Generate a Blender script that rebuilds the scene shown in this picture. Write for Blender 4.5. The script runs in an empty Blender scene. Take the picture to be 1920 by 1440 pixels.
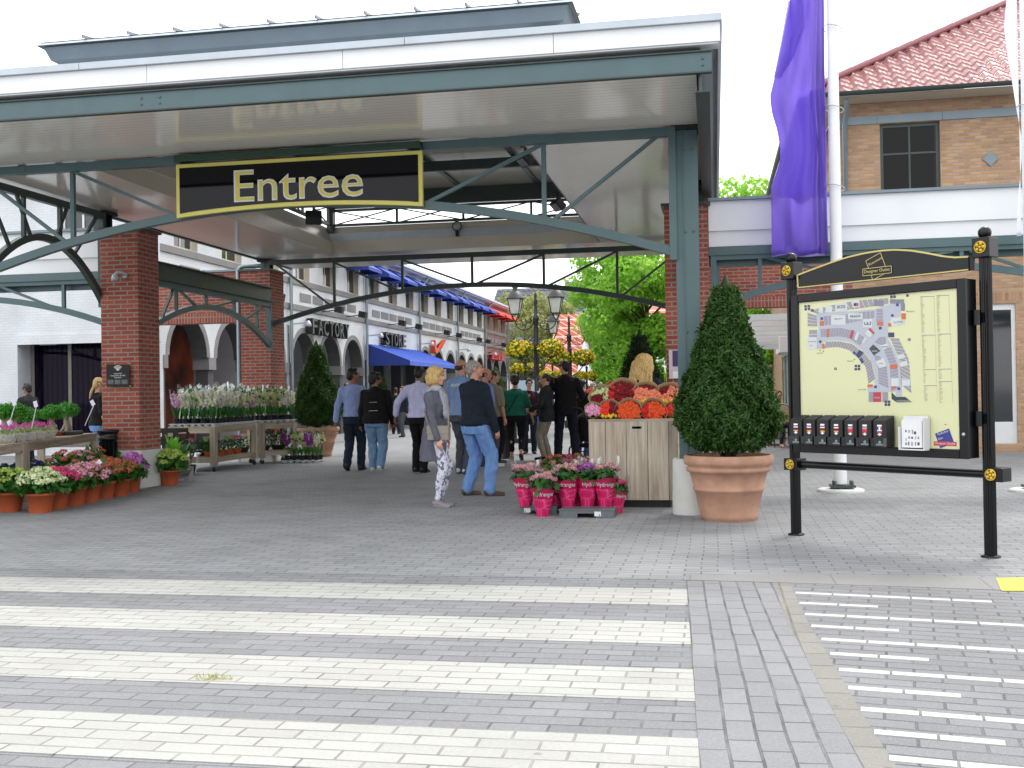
import bpy, bmesh, math, random
import numpy as np
from mathutils import Vector, Matrix, noise as mnoise
PI = math.pi
random.seed(7); rng = np.random.default_rng(7)
sc = bpy.context.scene
COL = sc.collection

# ---------------------------------------------------------------- camera
FPX = 2024.48
YAW, PITCH, ROLL = 0.1857, 0.0084, -0.0155
CAMZ = 1.36
cy, sy = math.cos(YAW), math.sin(YAW)
FW = Vector((-sy*math.cos(PITCH), cy*math.cos(PITCH), math.sin(PITCH)))
r0 = Vector((cy, sy, 0)); u0 = r0.cross(FW)
RT = r0*math.cos(ROLL) + u0*math.sin(ROLL)
UP = -r0*math.sin(ROLL) + u0*math.cos(ROLL)
cam = bpy.data.cameras.new('camera'); camo = bpy.data.objects.new('camera', cam); COL.objects.link(camo)
cam.sensor_width = 36.0; cam.lens = FPX/1920*36; cam.clip_start = 0.1; cam.clip_end = 2000
camo.matrix_world = Matrix(((RT.x, UP.x, -FW.x, 0), (RT.y, UP.y, -FW.y, 0), (RT.z, UP.z, -FW.z, CAMZ), (0, 0, 0, 1)))
sc.camera = camo

# ---------------------------------------------------------------- light
SUN_EL, SUN_AZ = math.radians(56), math.radians(28)      # azimuth: from +Y towards +X
w = bpy.data.worlds.new('World'); sc.world = w; w.use_nodes = True
nt = w.node_tree; nt.nodes.clear()
sky = nt.nodes.new('ShaderNodeTexSky'); sky.sky_type = 'NISHITA'; sky.sun_disc = False
sky.sun_elevation = SUN_EL; sky.sun_rotation = SUN_AZ; sky.dust_density = 4; sky.air_density = 1.0; sky.ozone_density = 1
hsv = nt.nodes.new('ShaderNodeHueSaturation'); hsv.inputs['Saturation'].default_value = 0.30; hsv.inputs['Value'].default_value = 1.0
mx = nt.nodes.new('ShaderNodeMix'); mx.data_type = 'RGBA'; mx.inputs[0].default_value = 0.75
mx.inputs[7].default_value = (10.8, 10.85, 10.95, 1)       # thin bright overcast veil over the sky
bg = nt.nodes.new('ShaderNodeBackground'); bg.inputs[1].default_value = 0.122
ow = nt.nodes.new('ShaderNodeOutputWorld')
nt.links.new(sky.outputs[0], hsv.inputs['Color']); nt.links.new(hsv.outputs[0], mx.inputs[6])
nt.links.new(mx.outputs[2], bg.inputs[0]); nt.links.new(bg.outputs[0], ow.inputs[0])
sl = bpy.data.lights.new('sun', 'SUN'); sl.energy = 1.0; sl.angle = math.radians(16); sl.color = (1.0, 0.96, 0.9)
so = bpy.data.objects.new('sun', sl); COL.objects.link(so)
sd = Vector((math.sin(SUN_AZ)*math.cos(SUN_EL), math.cos(SUN_AZ)*math.cos(SUN_EL), math.sin(SUN_EL)))
so.rotation_euler = sd.to_track_quat('Z', 'Y').to_euler(); so.location = (0, 20, 30)
sc.view_settings.view_transform = 'Standard'; sc.view_settings.look = 'None'
sc.view_settings.exposure = 0.95; sc.view_settings.gamma = 1.0; sc.view_settings.use_curve_mapping = False
sc.cycles.max_bounces = 8; sc.cycles.transparent_max_bounces = 24; sc.cycles.diffuse_bounces = 4
sc.cycles.caustics_reflective = False; sc.cycles.caustics_refractive = False

# ---------------------------------------------------------------- measuring helpers (photo pixel -> place in the world)
def ray(x, y): return FW*FPX + RT*(x-960) - UP*(y-720)
def G(x, y, z=0.0):
    d = ray(x, y); t = (z-CAMZ)/d.z; return Vector((d.x*t, d.y*t, z))
def AY(x, y, Y):
    d = ray(x, y); t = Y/d.y; return Vector((d.x*t, Y, d.z*t+CAMZ))
def AX(x, y, X):
    d = ray(x, y); t = X/d.x; return Vector((X, d.y*t, d.z*t+CAMZ))
def AP(x, y, p0, n):
    d = ray(x, y); o = Vector((0, 0, CAMZ)); t = (p0-o).dot(n)/d.dot(n); return o + d*t

# ---------------------------------------------------------------- object helpers
def tag(o, label=None, cat=None, group=None, kind=None):
    if label: o['label'] = label
    if cat: o['category'] = cat
    if group: o['group'] = group
    if kind: o['kind'] = kind
    return o
def thing(name, label, cat, loc=(0, 0, 0), rz=0.0, group=None):
    o = bpy.data.objects.new(name, None); COL.objects.link(o); o.empty_display_size = .1
    o.location = loc; o.rotation_euler = (0, 0, rz)
    return tag(o, label, cat, group)
def wloc(o):
    v = Vector((0, 0, 0))
    while o: v += Vector(o.location); o = o.parent
    return v
def link(name, me, parent=None):
    o = bpy.data.objects.new(name, me); COL.objects.link(o)
    if parent: o.parent = parent
    return o
def kids(o): return [c for c in o.children]
def copy_tree(o, parent=None):
    c = o.copy(); COL.objects.link(c)
    if parent is not None: c.parent = parent
    for ch in kids(o): copy_tree(ch, c)
    return c
def place(root, loc, rz=0.0, label=None, group=None, scale=None):
    c = copy_tree(root); c.location = loc; c.rotation_euler = (0, 0, rz)
    if scale: c.scale = (scale,)*3 if not hasattr(scale, '__len__') else scale
    if label: c['label'] = label
    if group: c['group'] = group
    return c

class MB:
    def __init__(s): s.v = []; s.f = []; s.m = []; s.s = []
    def add(s, vs, fs, mat=None, smooth=False):
        b = len(s.v); s.v.extend([tuple(v) for v in vs])
        for f in fs: s.f.append(tuple(i+b for i in f)); s.m.append(mat); s.s.append(smooth)
        return s
    def box(s, x0, x1, y0, y1, z0, z1, mat=None):
        if x0 > x1: x0, x1 = x1, x0
        if y0 > y1: y0, y1 = y1, y0
        if z0 > z1: z0, z1 = z1, z0
        vs = [(x0,y0,z0),(x1,y0,z0),(x1,y1,z0),(x0,y1,z0),(x0,y0,z1),(x1,y0,z1),(x1,y1,z1),(x0,y1,z1)]
        return s.add(vs, [(0,3,2,1),(4,5,6,7),(0,1,5,4),(1,2,6,5),(2,3,7,6),(3,0,4,7)], mat)
    def obox(s, c, ax, ay, az, mat=None):            # centre and three half-axis vectors
        c, ax, ay, az = map(Vector, (c, ax, ay, az))
        vs = [c-ax-ay-az, c+ax-ay-az, c+ax+ay-az, c-ax+ay-az, c-ax-ay+az, c+ax-ay+az, c+ax+ay+az, c-ax+ay+az]
        return s.add(vs, [(0,3,2,1),(4,5,6,7),(0,1,5,4),(1,2,6,5),(2,3,7,6),(3,0,4,7)], mat)
    def bar(s, p, q, wd, ht, mat=None, up=(0, 0, 1)):
        p, q = Vector(p), Vector(q); d = q-p; L = d.length; d = d/L; up = Vector(up)
        if abs(d.dot(up)) > .98: up = Vector((0, 1, 0))
        sx = d.cross(up).normalized(); uz = sx.cross(d)
        return s.obox((p+q)/2, sx*wd/2, d*L/2, uz*ht/2, mat)
    def path(s, pts, wd, ht, mat=None, side=(0, 1, 0)):   # rectangular section swept along a planar path; side = width direction
        pts = [Vector(p) for p in pts]; side = Vector(side).normalized(); vs = []; fs = []
        for i, p in enumerate(pts):
            t = (pts[min(i+1, len(pts)-1)] - pts[max(i-1, 0)]).normalized(); n = side.cross(t).normalized()
            vs += [p-side*wd/2-n*ht/2, p+side*wd/2-n*ht/2, p+side*wd/2+n*ht/2, p-side*wd/2+n*ht/2]
        for i in range(len(pts)-1):
            a = 4*i
            for k in range(4): fs.append((a+k, a+(k+1) % 4, a+4+(k+1) % 4, a+4+k))
        e = 4*(len(pts)-1); fs += [(3, 2, 1, 0), (e, e+1, e+2, e+3)]
        return s.add(vs, fs, mat)
    def tube(s, pts, r, n=8, mat=None, caps=True, smooth=True):
        pts = [Vector(p) for p in pts]; vs = []; fs = []; prev = None
        for i, p in enumerate(pts):
            t = (pts[min(i+1, len(pts)-1)] - pts[max(i-1, 0)])
            t = t.normalized() if t.length > 1e-9 else Vector((0, 0, 1))
            if prev is None:
                a = Vector((0, 0, 1)) if abs(t.z) < .9 else Vector((1, 0, 0)); prev = t.cross(a).normalized()
            prev = (prev - t*prev.dot(t)).normalized(); b = t.cross(prev)
            rr = r[i] if hasattr(r, '__len__') else r
            for k in range(n):
                an = 2*PI*k/n; vs.append(p + prev*math.cos(an)*rr + b*math.sin(an)*rr)
        for i in range(len(pts)-1):
            for k in range(n): fs.append((i*n+k, i*n+(k+1) % n, (i+1)*n+(k+1) % n, (i+1)*n+k))
        s.add(vs, fs, mat, smooth)
        if caps:
            s.add([vs[k] for k in range(n)], [tuple(range(n))[::-1]], mat)
            s.add([vs[-n+k] for k in range(n)], [tuple(range(n))], mat)
        return s
    def lathe(s, prof, c=(0, 0, 0), n=20, mat=None, smooth=True, caps=True, sx=1, sy=1):
        c = Vector(c); vs = []; fs = []
        for r, z in prof:
            for k in range(n): vs.append(c + Vector((r*math.cos(2*PI*k/n)*sx, r*math.sin(2*PI*k/n)*sy, z)))
        for i in range(len(prof)-1):
            for k in range(n): fs.append((i*n+k, i*n+(k+1) % n, (i+1)*n+(k+1) % n, (i+1)*n+k))
        s.add(vs, fs, mat, smooth)
        if caps:
            if prof[0][0] > 1e-4: s.add(vs[:n], [tuple(range(n))[::-1]], mat)
            if prof[-1][0] > 1e-4: s.add(vs[-n:], [tuple(range(n))], mat)
        return s
    def ell(s, c, r, nu=12, nv=8, mat=None, R=None, smooth=True):
        c = Vector(c); r = r if hasattr(r, '__len__') else (r, r, r); vs = []; fs = []
        for j in range(1, nv):
            th = PI*j/nv
            for i in range(nu):
                ph = 2*PI*i/nu; v = Vector((r[0]*math.sin(th)*math.cos(ph), r[1]*math.sin(th)*math.sin(ph), -r[2]*math.cos(th)))
                vs.append(c + (R @ v if R else v))
        b = len(vs); v = Vector((0, 0, -r[2])); vs.append(c + (R @ v if R else v)); vs.append(c - (R @ v if R else v))
        for j in range(nv-2):
            for i in range(nu): fs.append((j*nu+i, j*nu+(i+1) % nu, (j+1)*nu+(i+1) % nu, (j+1)*nu+i))
        for i in range(nu): fs.append((b, (i+1) % nu, i)); fs.append((b+1, (nv-2)*nu+i, (nv-2)*nu+(i+1) % nu))
        return s.add(vs, fs, mat, smooth)
    def prism(s, poly, ext, mat=None):               # planar polygon (3D points) extruded by vector
        poly = [Vector(p) for p in poly]; ext = Vector(ext); n = len(poly)
        vs = poly + [p+ext for p in poly]
        fs = [tuple(range(n))[::-1], tuple(range(n, 2*n))] + [(k, (k+1) % n, n+(k+1) % n, n+k) for k in range(n)]
        return s.add(vs, fs, mat)
    def quad(s, a, b, c, d, mat=None, smooth=False): return s.add([a, b, c, d], [(0, 1, 2, 3)], mat, smooth)
    def cap(s, p, q, ra, rb, n=12, mat=None, fl=1.0, fdir=None):    # tapered capsule
        p, q = Vector(p), Vector(q); d = q-p; L = max(d.length, 1e-6); d = d/L
        a = Vector(fdir) if fdir is not None else (Vector((0, 0, 1)) if abs(d.z) < .9 else Vector((0, 1, 0)))
        a = (a - d*a.dot(d)).normalized(); b = d.cross(a); rings = []
        for th in (-80, -55, -28): rings.append((p + d*ra*math.sin(math.radians(th)), ra*math.cos(math.radians(th))))
        rings += [(p, ra), (p.lerp(q, .5), (ra+rb)/2), (q, rb)]
        for th in (28, 55, 80): rings.append((q + d*rb*math.sin(math.radians(th)), rb*math.cos(math.radians(th))))
        vs = [c + (a*math.cos(2*PI*k/n)*fl + b*math.sin(2*PI*k/n))*r for c, r in rings for k in range(n)]
        m = len(rings); fs = [(i*n+k, i*n+(k+1) % n, (i+1)*n+(k+1) % n, (i+1)*n+k) for i in range(m-1) for k in range(n)]
        fs += [tuple(range(n))[::-1], tuple(range((m-1)*n, m*n))]
        return s.add(vs, fs, mat, True)
    def loft(s, rings, n=18, mat=None):              # rings: (centre, rx, ry) elliptical, closed ends
        vs = [Vector(c) + Vector((rx*math.cos(2*PI*k/n), ry*math.sin(2*PI*k/n), 0)) for c, rx, ry in rings for k in range(n)]
        m = len(rings); fs = [(i*n+k, i*n+(k+1) % n, (i+1)*n+(k+1) % n, (i+1)*n+k) for i in range(m-1) for k in range(n)]
        fs += [tuple(range(n))[::-1], tuple(range((m-1)*n, m*n))]
        return s.add(vs, fs, mat, True)
    def build(s, name, mat=None, parent=None, world=False, bevel=0.0, recalc=False):
        off = wloc(parent) if (world and parent) else Vector((0, 0, 0))
        me = bpy.data.meshes.new(name)
        vs = [(v[0]-off.x, v[1]-off.y, v[2]-off.z) for v in s.v] if world else s.v
        me.from_pydata(vs, [], s.f)
        mats = []; idx = []
        for m in s.m:
            m = m or mat
            if m not in mats: mats.append(m)
            idx.append(mats.index(m))
        for m in mats: me.materials.append(m)
        me.polygons.foreach_set('material_index', idx); me.polygons.foreach_set('use_smooth', s.s)
        me.update()
        if recalc:
            bm = bmesh.new(); bm.from_mesh(me); bmesh.ops.recalc_face_normals(bm, faces=bm.faces); bm.to_mesh(me); bm.free()
        o = link(name, me, parent)
        if bevel: b = o.modifiers.new('b', 'BEVEL'); b.width = bevel; b.segments = 2; b.limit_method = 'ANGLE'
        return o

def quads_mesh(name, V, mats, midx, parent=None, smooth=False):   # V (N,4,3) float array
    N = len(V); me = bpy.data.meshes.new(name)
    me.vertices.add(N*4); me.vertices.foreach_set('co', V.reshape(-1).astype(np.float32))
    me.loops.add(N*4); me.loops.foreach_set('vertex_index', np.arange(N*4, dtype=np.int32))
    me.polygons.add(N); me.polygons.foreach_set('loop_start', np.arange(0, N*4, 4, dtype=np.int32))
    me.polygons.foreach_set('material_index', np.asarray(midx, dtype=np.int32))
    for m in mats: me.materials.append(m)
    me.update(calc_edges=True); me.validate()
    if smooth: me.polygons.foreach_set('use_smooth', [True]*N)
    return link(name, me, parent)
def leaf_quads(P, Nrm, L, W, tilt=.7, droop=0.0):    # leaves at points P, facing roughly Nrm, length L and width W (arrays or numbers)
    n = len(P); Nrm = Nrm + rng.normal(0, tilt, (n, 3)); Nrm /= np.linalg.norm(Nrm, axis=1)[:, None]
    T = rng.normal(0, 1, (n, 3)); T[:, 2] -= droop; T -= Nrm*(T*Nrm).sum(1)[:, None]; T /= np.linalg.norm(T, axis=1)[:, None]
    B = np.cross(Nrm, T); L = np.broadcast_to(L, (n,))[:, None]; W = np.broadcast_to(W, (n,))[:, None]
    a = P; b = P + T*L*.5 + B*W*.5; c = P + T*L; d = P + T*L*.5 - B*W*.5
    c = c - Nrm*L*.18; b = b + Nrm*W*.15; d = d + Nrm*W*.15
    return np.stack([a, b, c, d], axis=1)

def text_geo(body, size=1.0, extrude=0.0, offset=0.0, bold=False):
    cu = bpy.data.curves.new('t', 'FONT'); cu.body = body; cu.size = size; cu.extrude = extrude; cu.offset = offset
    cu.align_x = 'LEFT'; cu.resolution_u = 3
    o = bpy.data.objects.new('t', cu); COL.objects.link(o); bpy.context.view_layer.update()
    dg = bpy.context.evaluated_depsgraph_get(); me = o.evaluated_get(dg).to_mesh()
    vs = [tuple(v.co) for v in me.vertices]; fs = [tuple(p.vertices) for p in me.polygons]
    o.evaluated_get(dg).to_mesh_clear(); bpy.data.objects.remove(o); bpy.data.curves.remove(cu)
    return vs, fs
def add_text(mb, body, org, ux, uz, width=None, height=None, extrude=.002, offset=0.0, mat=None, center=True):
    """writes BODY with its box centred (or starting) at org, scaled to width (and cap height)"""
    vs, fs = text_geo(body, 1.0, 0.5, offset)
    if not vs: return mb
    xs = [v[0] for v in vs]; ys = [v[1] for v in vs]; x0, x1, y0, y1 = min(xs), max(xs), min(ys), max(ys)
    sx = width/(x1-x0) if width else None; sy = height/(y1-y0) if height else None
    if sx is None: sx = sy
    if sy is None: sy = sx
    ux = Vector(ux).normalized(); uz = Vector(uz).normalized(); n = ux.cross(uz); org = Vector(org)
    cx = (x0+x1)/2 if center else x0; cyy = (y0+y1)/2
    return mb.add([org + ux*(v[0]-cx)*sx + uz*(v[1]-cyy)*sy + n*(v[2]+.5)*extrude for v in vs], fs, mat)
# ---------------------------------------------------------------- materials
def lin(c):
    if isinstance(c, str):
        c = c.lstrip('#'); c = [int(c[i:i+2], 16)/255 for i in (0, 2, 4)]
        c = [x/12.92 if x <= .04045 else ((x+.055)/1.055)**2.4 for x in c]
    return (c[0], c[1], c[2], 1.0)
MATS = {}
class NT:
    def __init__(s, name):
        s.m = bpy.data.materials.new(name); s.m.use_nodes = True; s.t = s.m.node_tree
        s.b = s.t.nodes['Principled BSDF']; s.out = s.t.nodes['Material Output']
    def n(s, t, **k):
        x = s.t.nodes.new(t)
        for a, b in k.items(): setattr(x, a, b)
        return x
    def l(s, a, b): s.t.links.new(a, b)
    def coord(s, which='Object'): return s.n('ShaderNodeTexCoord').outputs[which]
    def noise(s, scale, detail=3, vec=None, rough=.55):
        x = s.n('ShaderNodeTexNoise'); x.inputs['Scale'].default_value = scale; x.inputs['Detail'].default_value = detail; x.inputs['Roughness'].default_value = rough
        s.l(vec if vec is not None else s.coord(), x.inputs['Vector']); return x.outputs['Fac']
    def ramp(s, fac, stops):
        x = s.n('ShaderNodeValToRGB'); cr = x.color_ramp
        while len(cr.elements) < len(stops): cr.elements.new(.5)
        for e, (p, c) in zip(cr.elements, stops): e.position = p; e.color = lin(c)
        s.l(fac, x.inputs[0]); return x.outputs[0]
    def mix(s, fac, a, b, mode='MIX'):
        x = s.n('ShaderNodeMix', data_type='RGBA', blend_type=mode)
        for i, v in ((0, fac), (6, a), (7, b)):
            if hasattr(v, 'is_linked') or hasattr(v, 'links'): s.l(v, x.inputs[i])
            elif i == 0: x.inputs[0].default_value = v
            else: x.inputs[i].default_value = lin(v)
        return x.outputs[2]
    def math(s, op, a, b=None):
        x = s.n('ShaderNodeMath', operation=op)
        for i, v in ((0, a), (1, b)):
            if v is None: continue
            if hasattr(v, 'links'): s.l(v, x.inputs[i])
            else: x.inputs[i].default_value = v
        return x.outputs[0]
    def bump(s, h, strength=.3, dist=.01):
        x = s.n('ShaderNodeBump'); x.inputs['Strength'].default_value = strength; x.inputs['Distance'].default_value = dist
        s.l(h, x.inputs['Height']); s.l(x.outputs[0], s.b.inputs['Normal']); return x
    def set(s, **k):
        for a, v in k.items():
            nm = {'color': 'Base Color', 'rough': 'Roughness', 'metal': 'Metallic', 'spec': 'Specular IOR Level', 'trans': 'Transmission Weight', 'alpha': 'Alpha', 'sub': 'Subsurface Weight', 'coat': 'Coat Weight', 'ior': 'IOR'}[a]
            if hasattr(v, 'links'): s.l(v, s.b.inputs[nm])
            elif a == 'color': s.b.inputs[nm].default_value = lin(v)
            else: s.b.inputs[nm].default_value = v
        return s
def M(name, color, rough=.6, var=.12, scale=6, bump=0, bscale=60, metal=0, spec=.5, coat=0, var2=None):
    if name in MATS: return MATS[name]
    q = NT(name); c = lin(color); f = q.noise(scale, 4)
    lo = tuple(x*(1-var) for x in c[:3]); hi = tuple(min(1, x*(1+var)) for x in c[:3])
    q.set(color=q.ramp(f, [(.3, lo), (.7, hi)]), rough=rough, metal=metal, spec=spec, coat=coat)
    if bump: q.bump(q.noise(bscale, 3), bump, .01)
    MATS[name] = q.m; return q.m
def wall_vec(q):      # (x+y, z) so that walls along x or y take the same bricks
    sp = q.n('ShaderNodeSeparateXYZ'); g = q.n('ShaderNodeNewGeometry'); q.l(g.outputs['Position'], sp.inputs[0])
    cb = q.n('ShaderNodeCombineXYZ'); q.l(q.math('ADD', sp.outputs[0], sp.outputs[1]), cb.inputs[0]); q.l(sp.outputs[2], cb.inputs[1]); return cb.outputs[0]
def brick(name, c1, c2, mortar, bw=.22, rh=.0667, ms=.011, rough=.85, vertical=False, ground=None, bump=.6, speck=0.0, offset=.5, dirt=None):
    if name in MATS: return MATS[name]
    q = NT(name)
    if ground is None: vec = wall_vec(q)
    else:
        g = q.n('ShaderNodeNewGeometry'); mp = q.n('ShaderNodeMapping'); mp.vector_type = 'TEXTURE'
        mp.inputs['Location'].default_value = (ground[0], ground[1], 0); mp.inputs['Rotation'].default_value = (0, 0, ground[2]); q.l(g.outputs['Position'], mp.inputs['Vector']); vec = mp.outputs[0]
        # hand-laid pavers never run dead straight
        nz = q.n('ShaderNodeTexNoise'); nz.inputs['Scale'].default_value = .9; q.l(g.outputs['Position'], nz.inputs['Vector'])
        sb = q.n('ShaderNodeVectorMath', operation='SUBTRACT'); q.l(nz.outputs['Color'], sb.inputs[0]); sb.inputs[1].default_value = (.5, .5, .5)
        sc_ = q.n('ShaderNodeVectorMath', operation='SCALE'); q.l(sb.outputs[0], sc_.inputs[0]); sc_.inputs['Scale'].default_value = .035
        ad = q.n('ShaderNodeVectorMath', operation='ADD'); q.l(vec, ad.inputs[0]); q.l(sc_.outputs[0], ad.inputs[1]); vec = ad.outputs[0]
    if vertical:
        sp = q.n('ShaderNodeSeparateXYZ'); q.l(vec, sp.inputs[0]); cb = q.n('ShaderNodeCombineXYZ'); q.l(sp.outputs[1], cb.inputs[0]); q.l(sp.outputs[0], cb.inputs[1]); vec = cb.outputs[0]
    b = q.n('ShaderNodeTexBrick'); b.inputs['Scale'].default_value = 1; b.inputs['Brick Width'].default_value = bw; b.inputs['Row Height'].default_value = rh
    b.inputs['Mortar Size'].default_value = ms; b.inputs['Mortar Smooth'].default_value = .25; b.inputs['Bias'].default_value = 0; b.offset = offset
    b.inputs['Color1'].default_value = lin(c1); b.inputs['Color2'].default_value = lin(c2); b.inputs['Mortar'].default_value = lin(mortar); q.l(vec, b.inputs['Vector'])
    col = b.outputs['Color']
    if ground is not None:      # joints show more in some places than in others
        b.inputs['Mortar'].default_value = tuple((x+y)/2 for x, y in zip(lin(c1), lin(c2)))
        jn = q.ramp(q.noise(3.5, 3, vec=q.n('ShaderNodeNewGeometry').outputs['Position']), [(.35, (.35, .35, .35)), (.65, (1, 1, 1))])
        col = q.mix(q.math('MULTIPLY', b.outputs['Fac'], jn), col, mortar)
    n1 = q.noise(1.1, 5, vec=q.n('ShaderNodeNewGeometry').outputs['Position'])
    col = q.mix(1.0, col, q.ramp(n1, [(.3, (.82, .82, .82)), (.7, (1, 1, 1))]), 'MULTIPLY')
    fine = q.noise(55, 4)
    col = q.mix(1.0, col, q.ramp(fine, [(.3, (.86, .86, .86)), (.7, (1, 1, 1))]), 'MULTIPLY')
    if speck:
        sv = q.noise(230, 2); col = q.mix(q.math('MULTIPLY', q.math('GREATER_THAN', sv, .66), speck), col, '#e6e4de')
    if ground is not None:      # trodden gum and small spots
        gv = q.n('ShaderNodeTexVoronoi'); gv.inputs['Scale'].default_value = 2.3; q.l(q.n('ShaderNodeNewGeometry').outputs['Position'], gv.inputs['Vector'])
        col = q.mix(q.ramp(gv.outputs['Distance'], [(.028, (.45, .45, .45)), (.045, (0, 0, 0))]), col, '#5d5e5e')
    if dirt:
        col = q.mix(q.ramp(q.noise(.55, 6, rough=.7), [(.5, (0, 0, 0)), (.72, (.35, .35, .35))]), col, dirt)
    q.set(color=col, rough=rough, spec=.3)
    h = q.math('SUBTRACT', q.math('MULTIPLY', fine, .25), b.outputs['Fac']); q.bump(h, bump, .006)
    MATS[name] = q.m; return q.m
def glass(name, tint='#dfe8ea', rough=.02, refl=1.0, op=.35):
    if name in MATS: return MATS[name]
    q = NT(name); t = q.t; t.nodes.remove(q.b)
    tr = q.n('ShaderNodeBsdfTransparent'); tr.inputs[0].default_value = lin(tint); gl = q.n('ShaderNodeBsdfGlossy'); gl.inputs['Roughness'].default_value = rough
    lw = q.n('ShaderNodeLayerWeight'); lw.inputs['Blend'].default_value = op; ms = q.n('ShaderNodeMixShader')
    q.l(q.math('MULTIPLY', lw.outputs['Fresnel'], refl), ms.inputs[0]); q.l(tr.outputs[0], ms.inputs[1]); q.l(gl.outputs[0], ms.inputs[2]); q.l(ms.outputs[0], q.out.inputs[0])
    MATS[name] = q.m; return q.m
def leaf(name, c1, c2, rough=.5, trans=.35, scale=9):
    if name in MATS: return MATS[name]
    q = NT(name); g = q.n('ShaderNodeNewGeometry')
    rnd = g.outputs['Random Per Island']; a = lin(c1); b = lin(c2)
    q.set(color=q.mix(q.noise(scale, 2), q.ramp(rnd, [(0, a[:3]), (1, b[:3])]), q.ramp(rnd, [(0, b[:3]), (1, a[:3])])), rough=rough, spec=.35)
    tl = q.n('ShaderNodeBsdfTranslucent'); tl.inputs[0].default_value = lin(c2); ms = q.n('ShaderNodeMixShader'); ms.inputs[0].default_value = trans
    q.l(q.b.outputs[0], ms.inputs[1]); q.l(tl.outputs[0], ms.inputs[2]); q.l(ms.outputs[0], q.out.inputs[0])
    MATS[name] = q.m; return q.m
def cloth(name, color, scale=18, fold=.5, rough=.85, pattern=None):
    if name in MATS: return MATS[name]
    q = NT(name); c = lin(color)
    mp = q.n('ShaderNodeMapping'); mp.inputs['Scale'].default_value = (1, 1, .45); q.l(q.coord(), mp.inputs['Vector'])
    f = q.noise(scale, 4, vec=mp.outputs[0]); col = q.ramp(f, [(.3, tuple(x*.82 for x in c[:3])), (.7, tuple(min(1, x*1.1) for x in c[:3]))])
    if pattern: col = q.mix(q.ramp(q.noise(24, 3), [(.50, (0, 0, 0)), (.56, (1, 1, 1))]), col, pattern)
    q.set(color=col, rough=rough, spec=.25); q.bump(f, fold, .03); MATS[name] = q.m; return q.m
def wood(name, c1='#cbc3b6', c2='#aca395', axis='Z'):
    if name in MATS: return MATS[name]
    q = NT(name); mp = q.n('ShaderNodeMapping'); sc3 = {'Z': (9, 9, .6), 'Y': (9, .6, 9), 'X': (.6, 9, 9)}[axis]
    mp.inputs['Scale'].default_value = sc3; q.l(q.coord(), mp.inputs['Vector']); f = q.noise(2.2, 8, vec=mp.outputs[0], rough=.65)
    big = q.noise(2.5, 2); col = q.ramp(f, [(.2, '#7d7466'), (.42, c2), (.62, c1), (.85, '#cfc7b9')]); col = q.mix(q.math('MULTIPLY', big, .28), col, '#a08c70')
    vo = q.n('ShaderNodeTexVoronoi'); vo.inputs['Scale'].default_value = 3.2; q.l(q.coord(), vo.inputs['Vector'])
    col = q.mix(q.ramp(vo.outputs['Distance'], [(.03, (1, 1, 1)), (.07, (0, 0, 0))]), col, '#4d4238')
    oi = q.n('ShaderNodeObjectInfo'); col = q.mix(1.0, col, q.ramp(oi.outputs['Random'], [(0, (.60, .58, .56)), (.5, (.88, .84, .79)), (1, (1.0, .99, .98))]), 'MULTIPLY')
    q.set(color=col, rough=.8, spec=.2); q.bump(f, .35, .006); MATS[name] = q.m; return q.m

m_green = M('green_steel_paint', '#486266', .38, .08, 3, .05, 40, spec=.5)
m_greend = M('dark_green_steel', '#34423f', .4, .1, 3, .05, 40)
m_white = M('white_panel', '#e4e7ea', .45, .03, 1.5, .03, 5)
m_coping = M('grey_zinc_coping', '#b3bcc4', .4, .06, 4, metal=.3)
m_cream = M('cream_panel', '#c9c3b4', .22, .04, 1.5, .02, 4)
m_zinc = M('zinc_roof', '#76838c', .42, .08, 2, .05, 10, metal=.4)
m_black = M('black_paint', '#16181b', .3, .2, 5, .05, 30, coat=.2)
m_blackm = M('matt_black', '#1b1c1e', .6, .2, 8)
m_grey = M('grey_render', '#7f7f7f', .75, .06, 3, .1, 50)
m_greyd = M('dark_grey_render', '#4a4a4b', .7, .1, 3, .1, 50)
m_pipe = M('zinc_pipe', '#8e9ba3', .4, .08, 5, metal=.5)
m_concrete = M('white_concrete', '#c9cac6', .8, .07, 4, .15, 60)
m_red_brick = brick('red_brick', '#b15a47', '#93483b', '#9a9189', bump=.8)
m_red_sold = brick('red_soldier_brick', '#b15a47', '#984b3d', '#9a9189', vertical=True, bump=.8, offset=0)
m_white_brick = brick('white_painted_brick', '#e4e8ec', '#dfe4e9', '#d6dce2', ms=.008, bump=.35, rough=.6)
m_tan_brick = brick('tan_brick', '#cda67e', '#b38766', '#aaa093', bump=.8)
m_tan_sold = brick('tan_soldier_brick', '#c59b72', '#ab7c5c', '#a1978a', vertical=True, bump=.8, offset=0)
m_pink_brick = brick('pale_red_brick', '#a8756a', '#94645c', '#8d7f78', bump=.6)
m_brown_brick = brick('brown_brick', '#7d5f58', '#6b504b', '#74665f', bump=.6)
m_glass_dk = M('dark_window_glass', '#20262b', .06, .3, 1.2, spec=.8)
m_frame_w = M('white_frame', '#d8dadb', .5, .04, 4)
m_gold = M('gold_paint', '#c9a93a', .35, .1, 9, metal=.3)
m_yellow = M('sign_yellow', '#d8cf6a', .45, .03, 3)
m_wood = wood('grey_weathered_wood'); m_woodx = wood('grey_weathered_wood_x', axis='X'); m_woody = wood('grey_weathered_wood_y', axis='Y')
m_terra = M('terracotta_plastic', '#a9512e', .55, .1, 5, .05, 30)
m_pot = M('weathered_terracotta', '#b08872', .85, .18, 5, .25, 35)
m_soil = M('dark_soil', '#2c221b', .95, .3, 20, .6, 40)
m_trunk = M('tree_bark', '#4d4238', .9, .3, 12, .8, 30)
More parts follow.
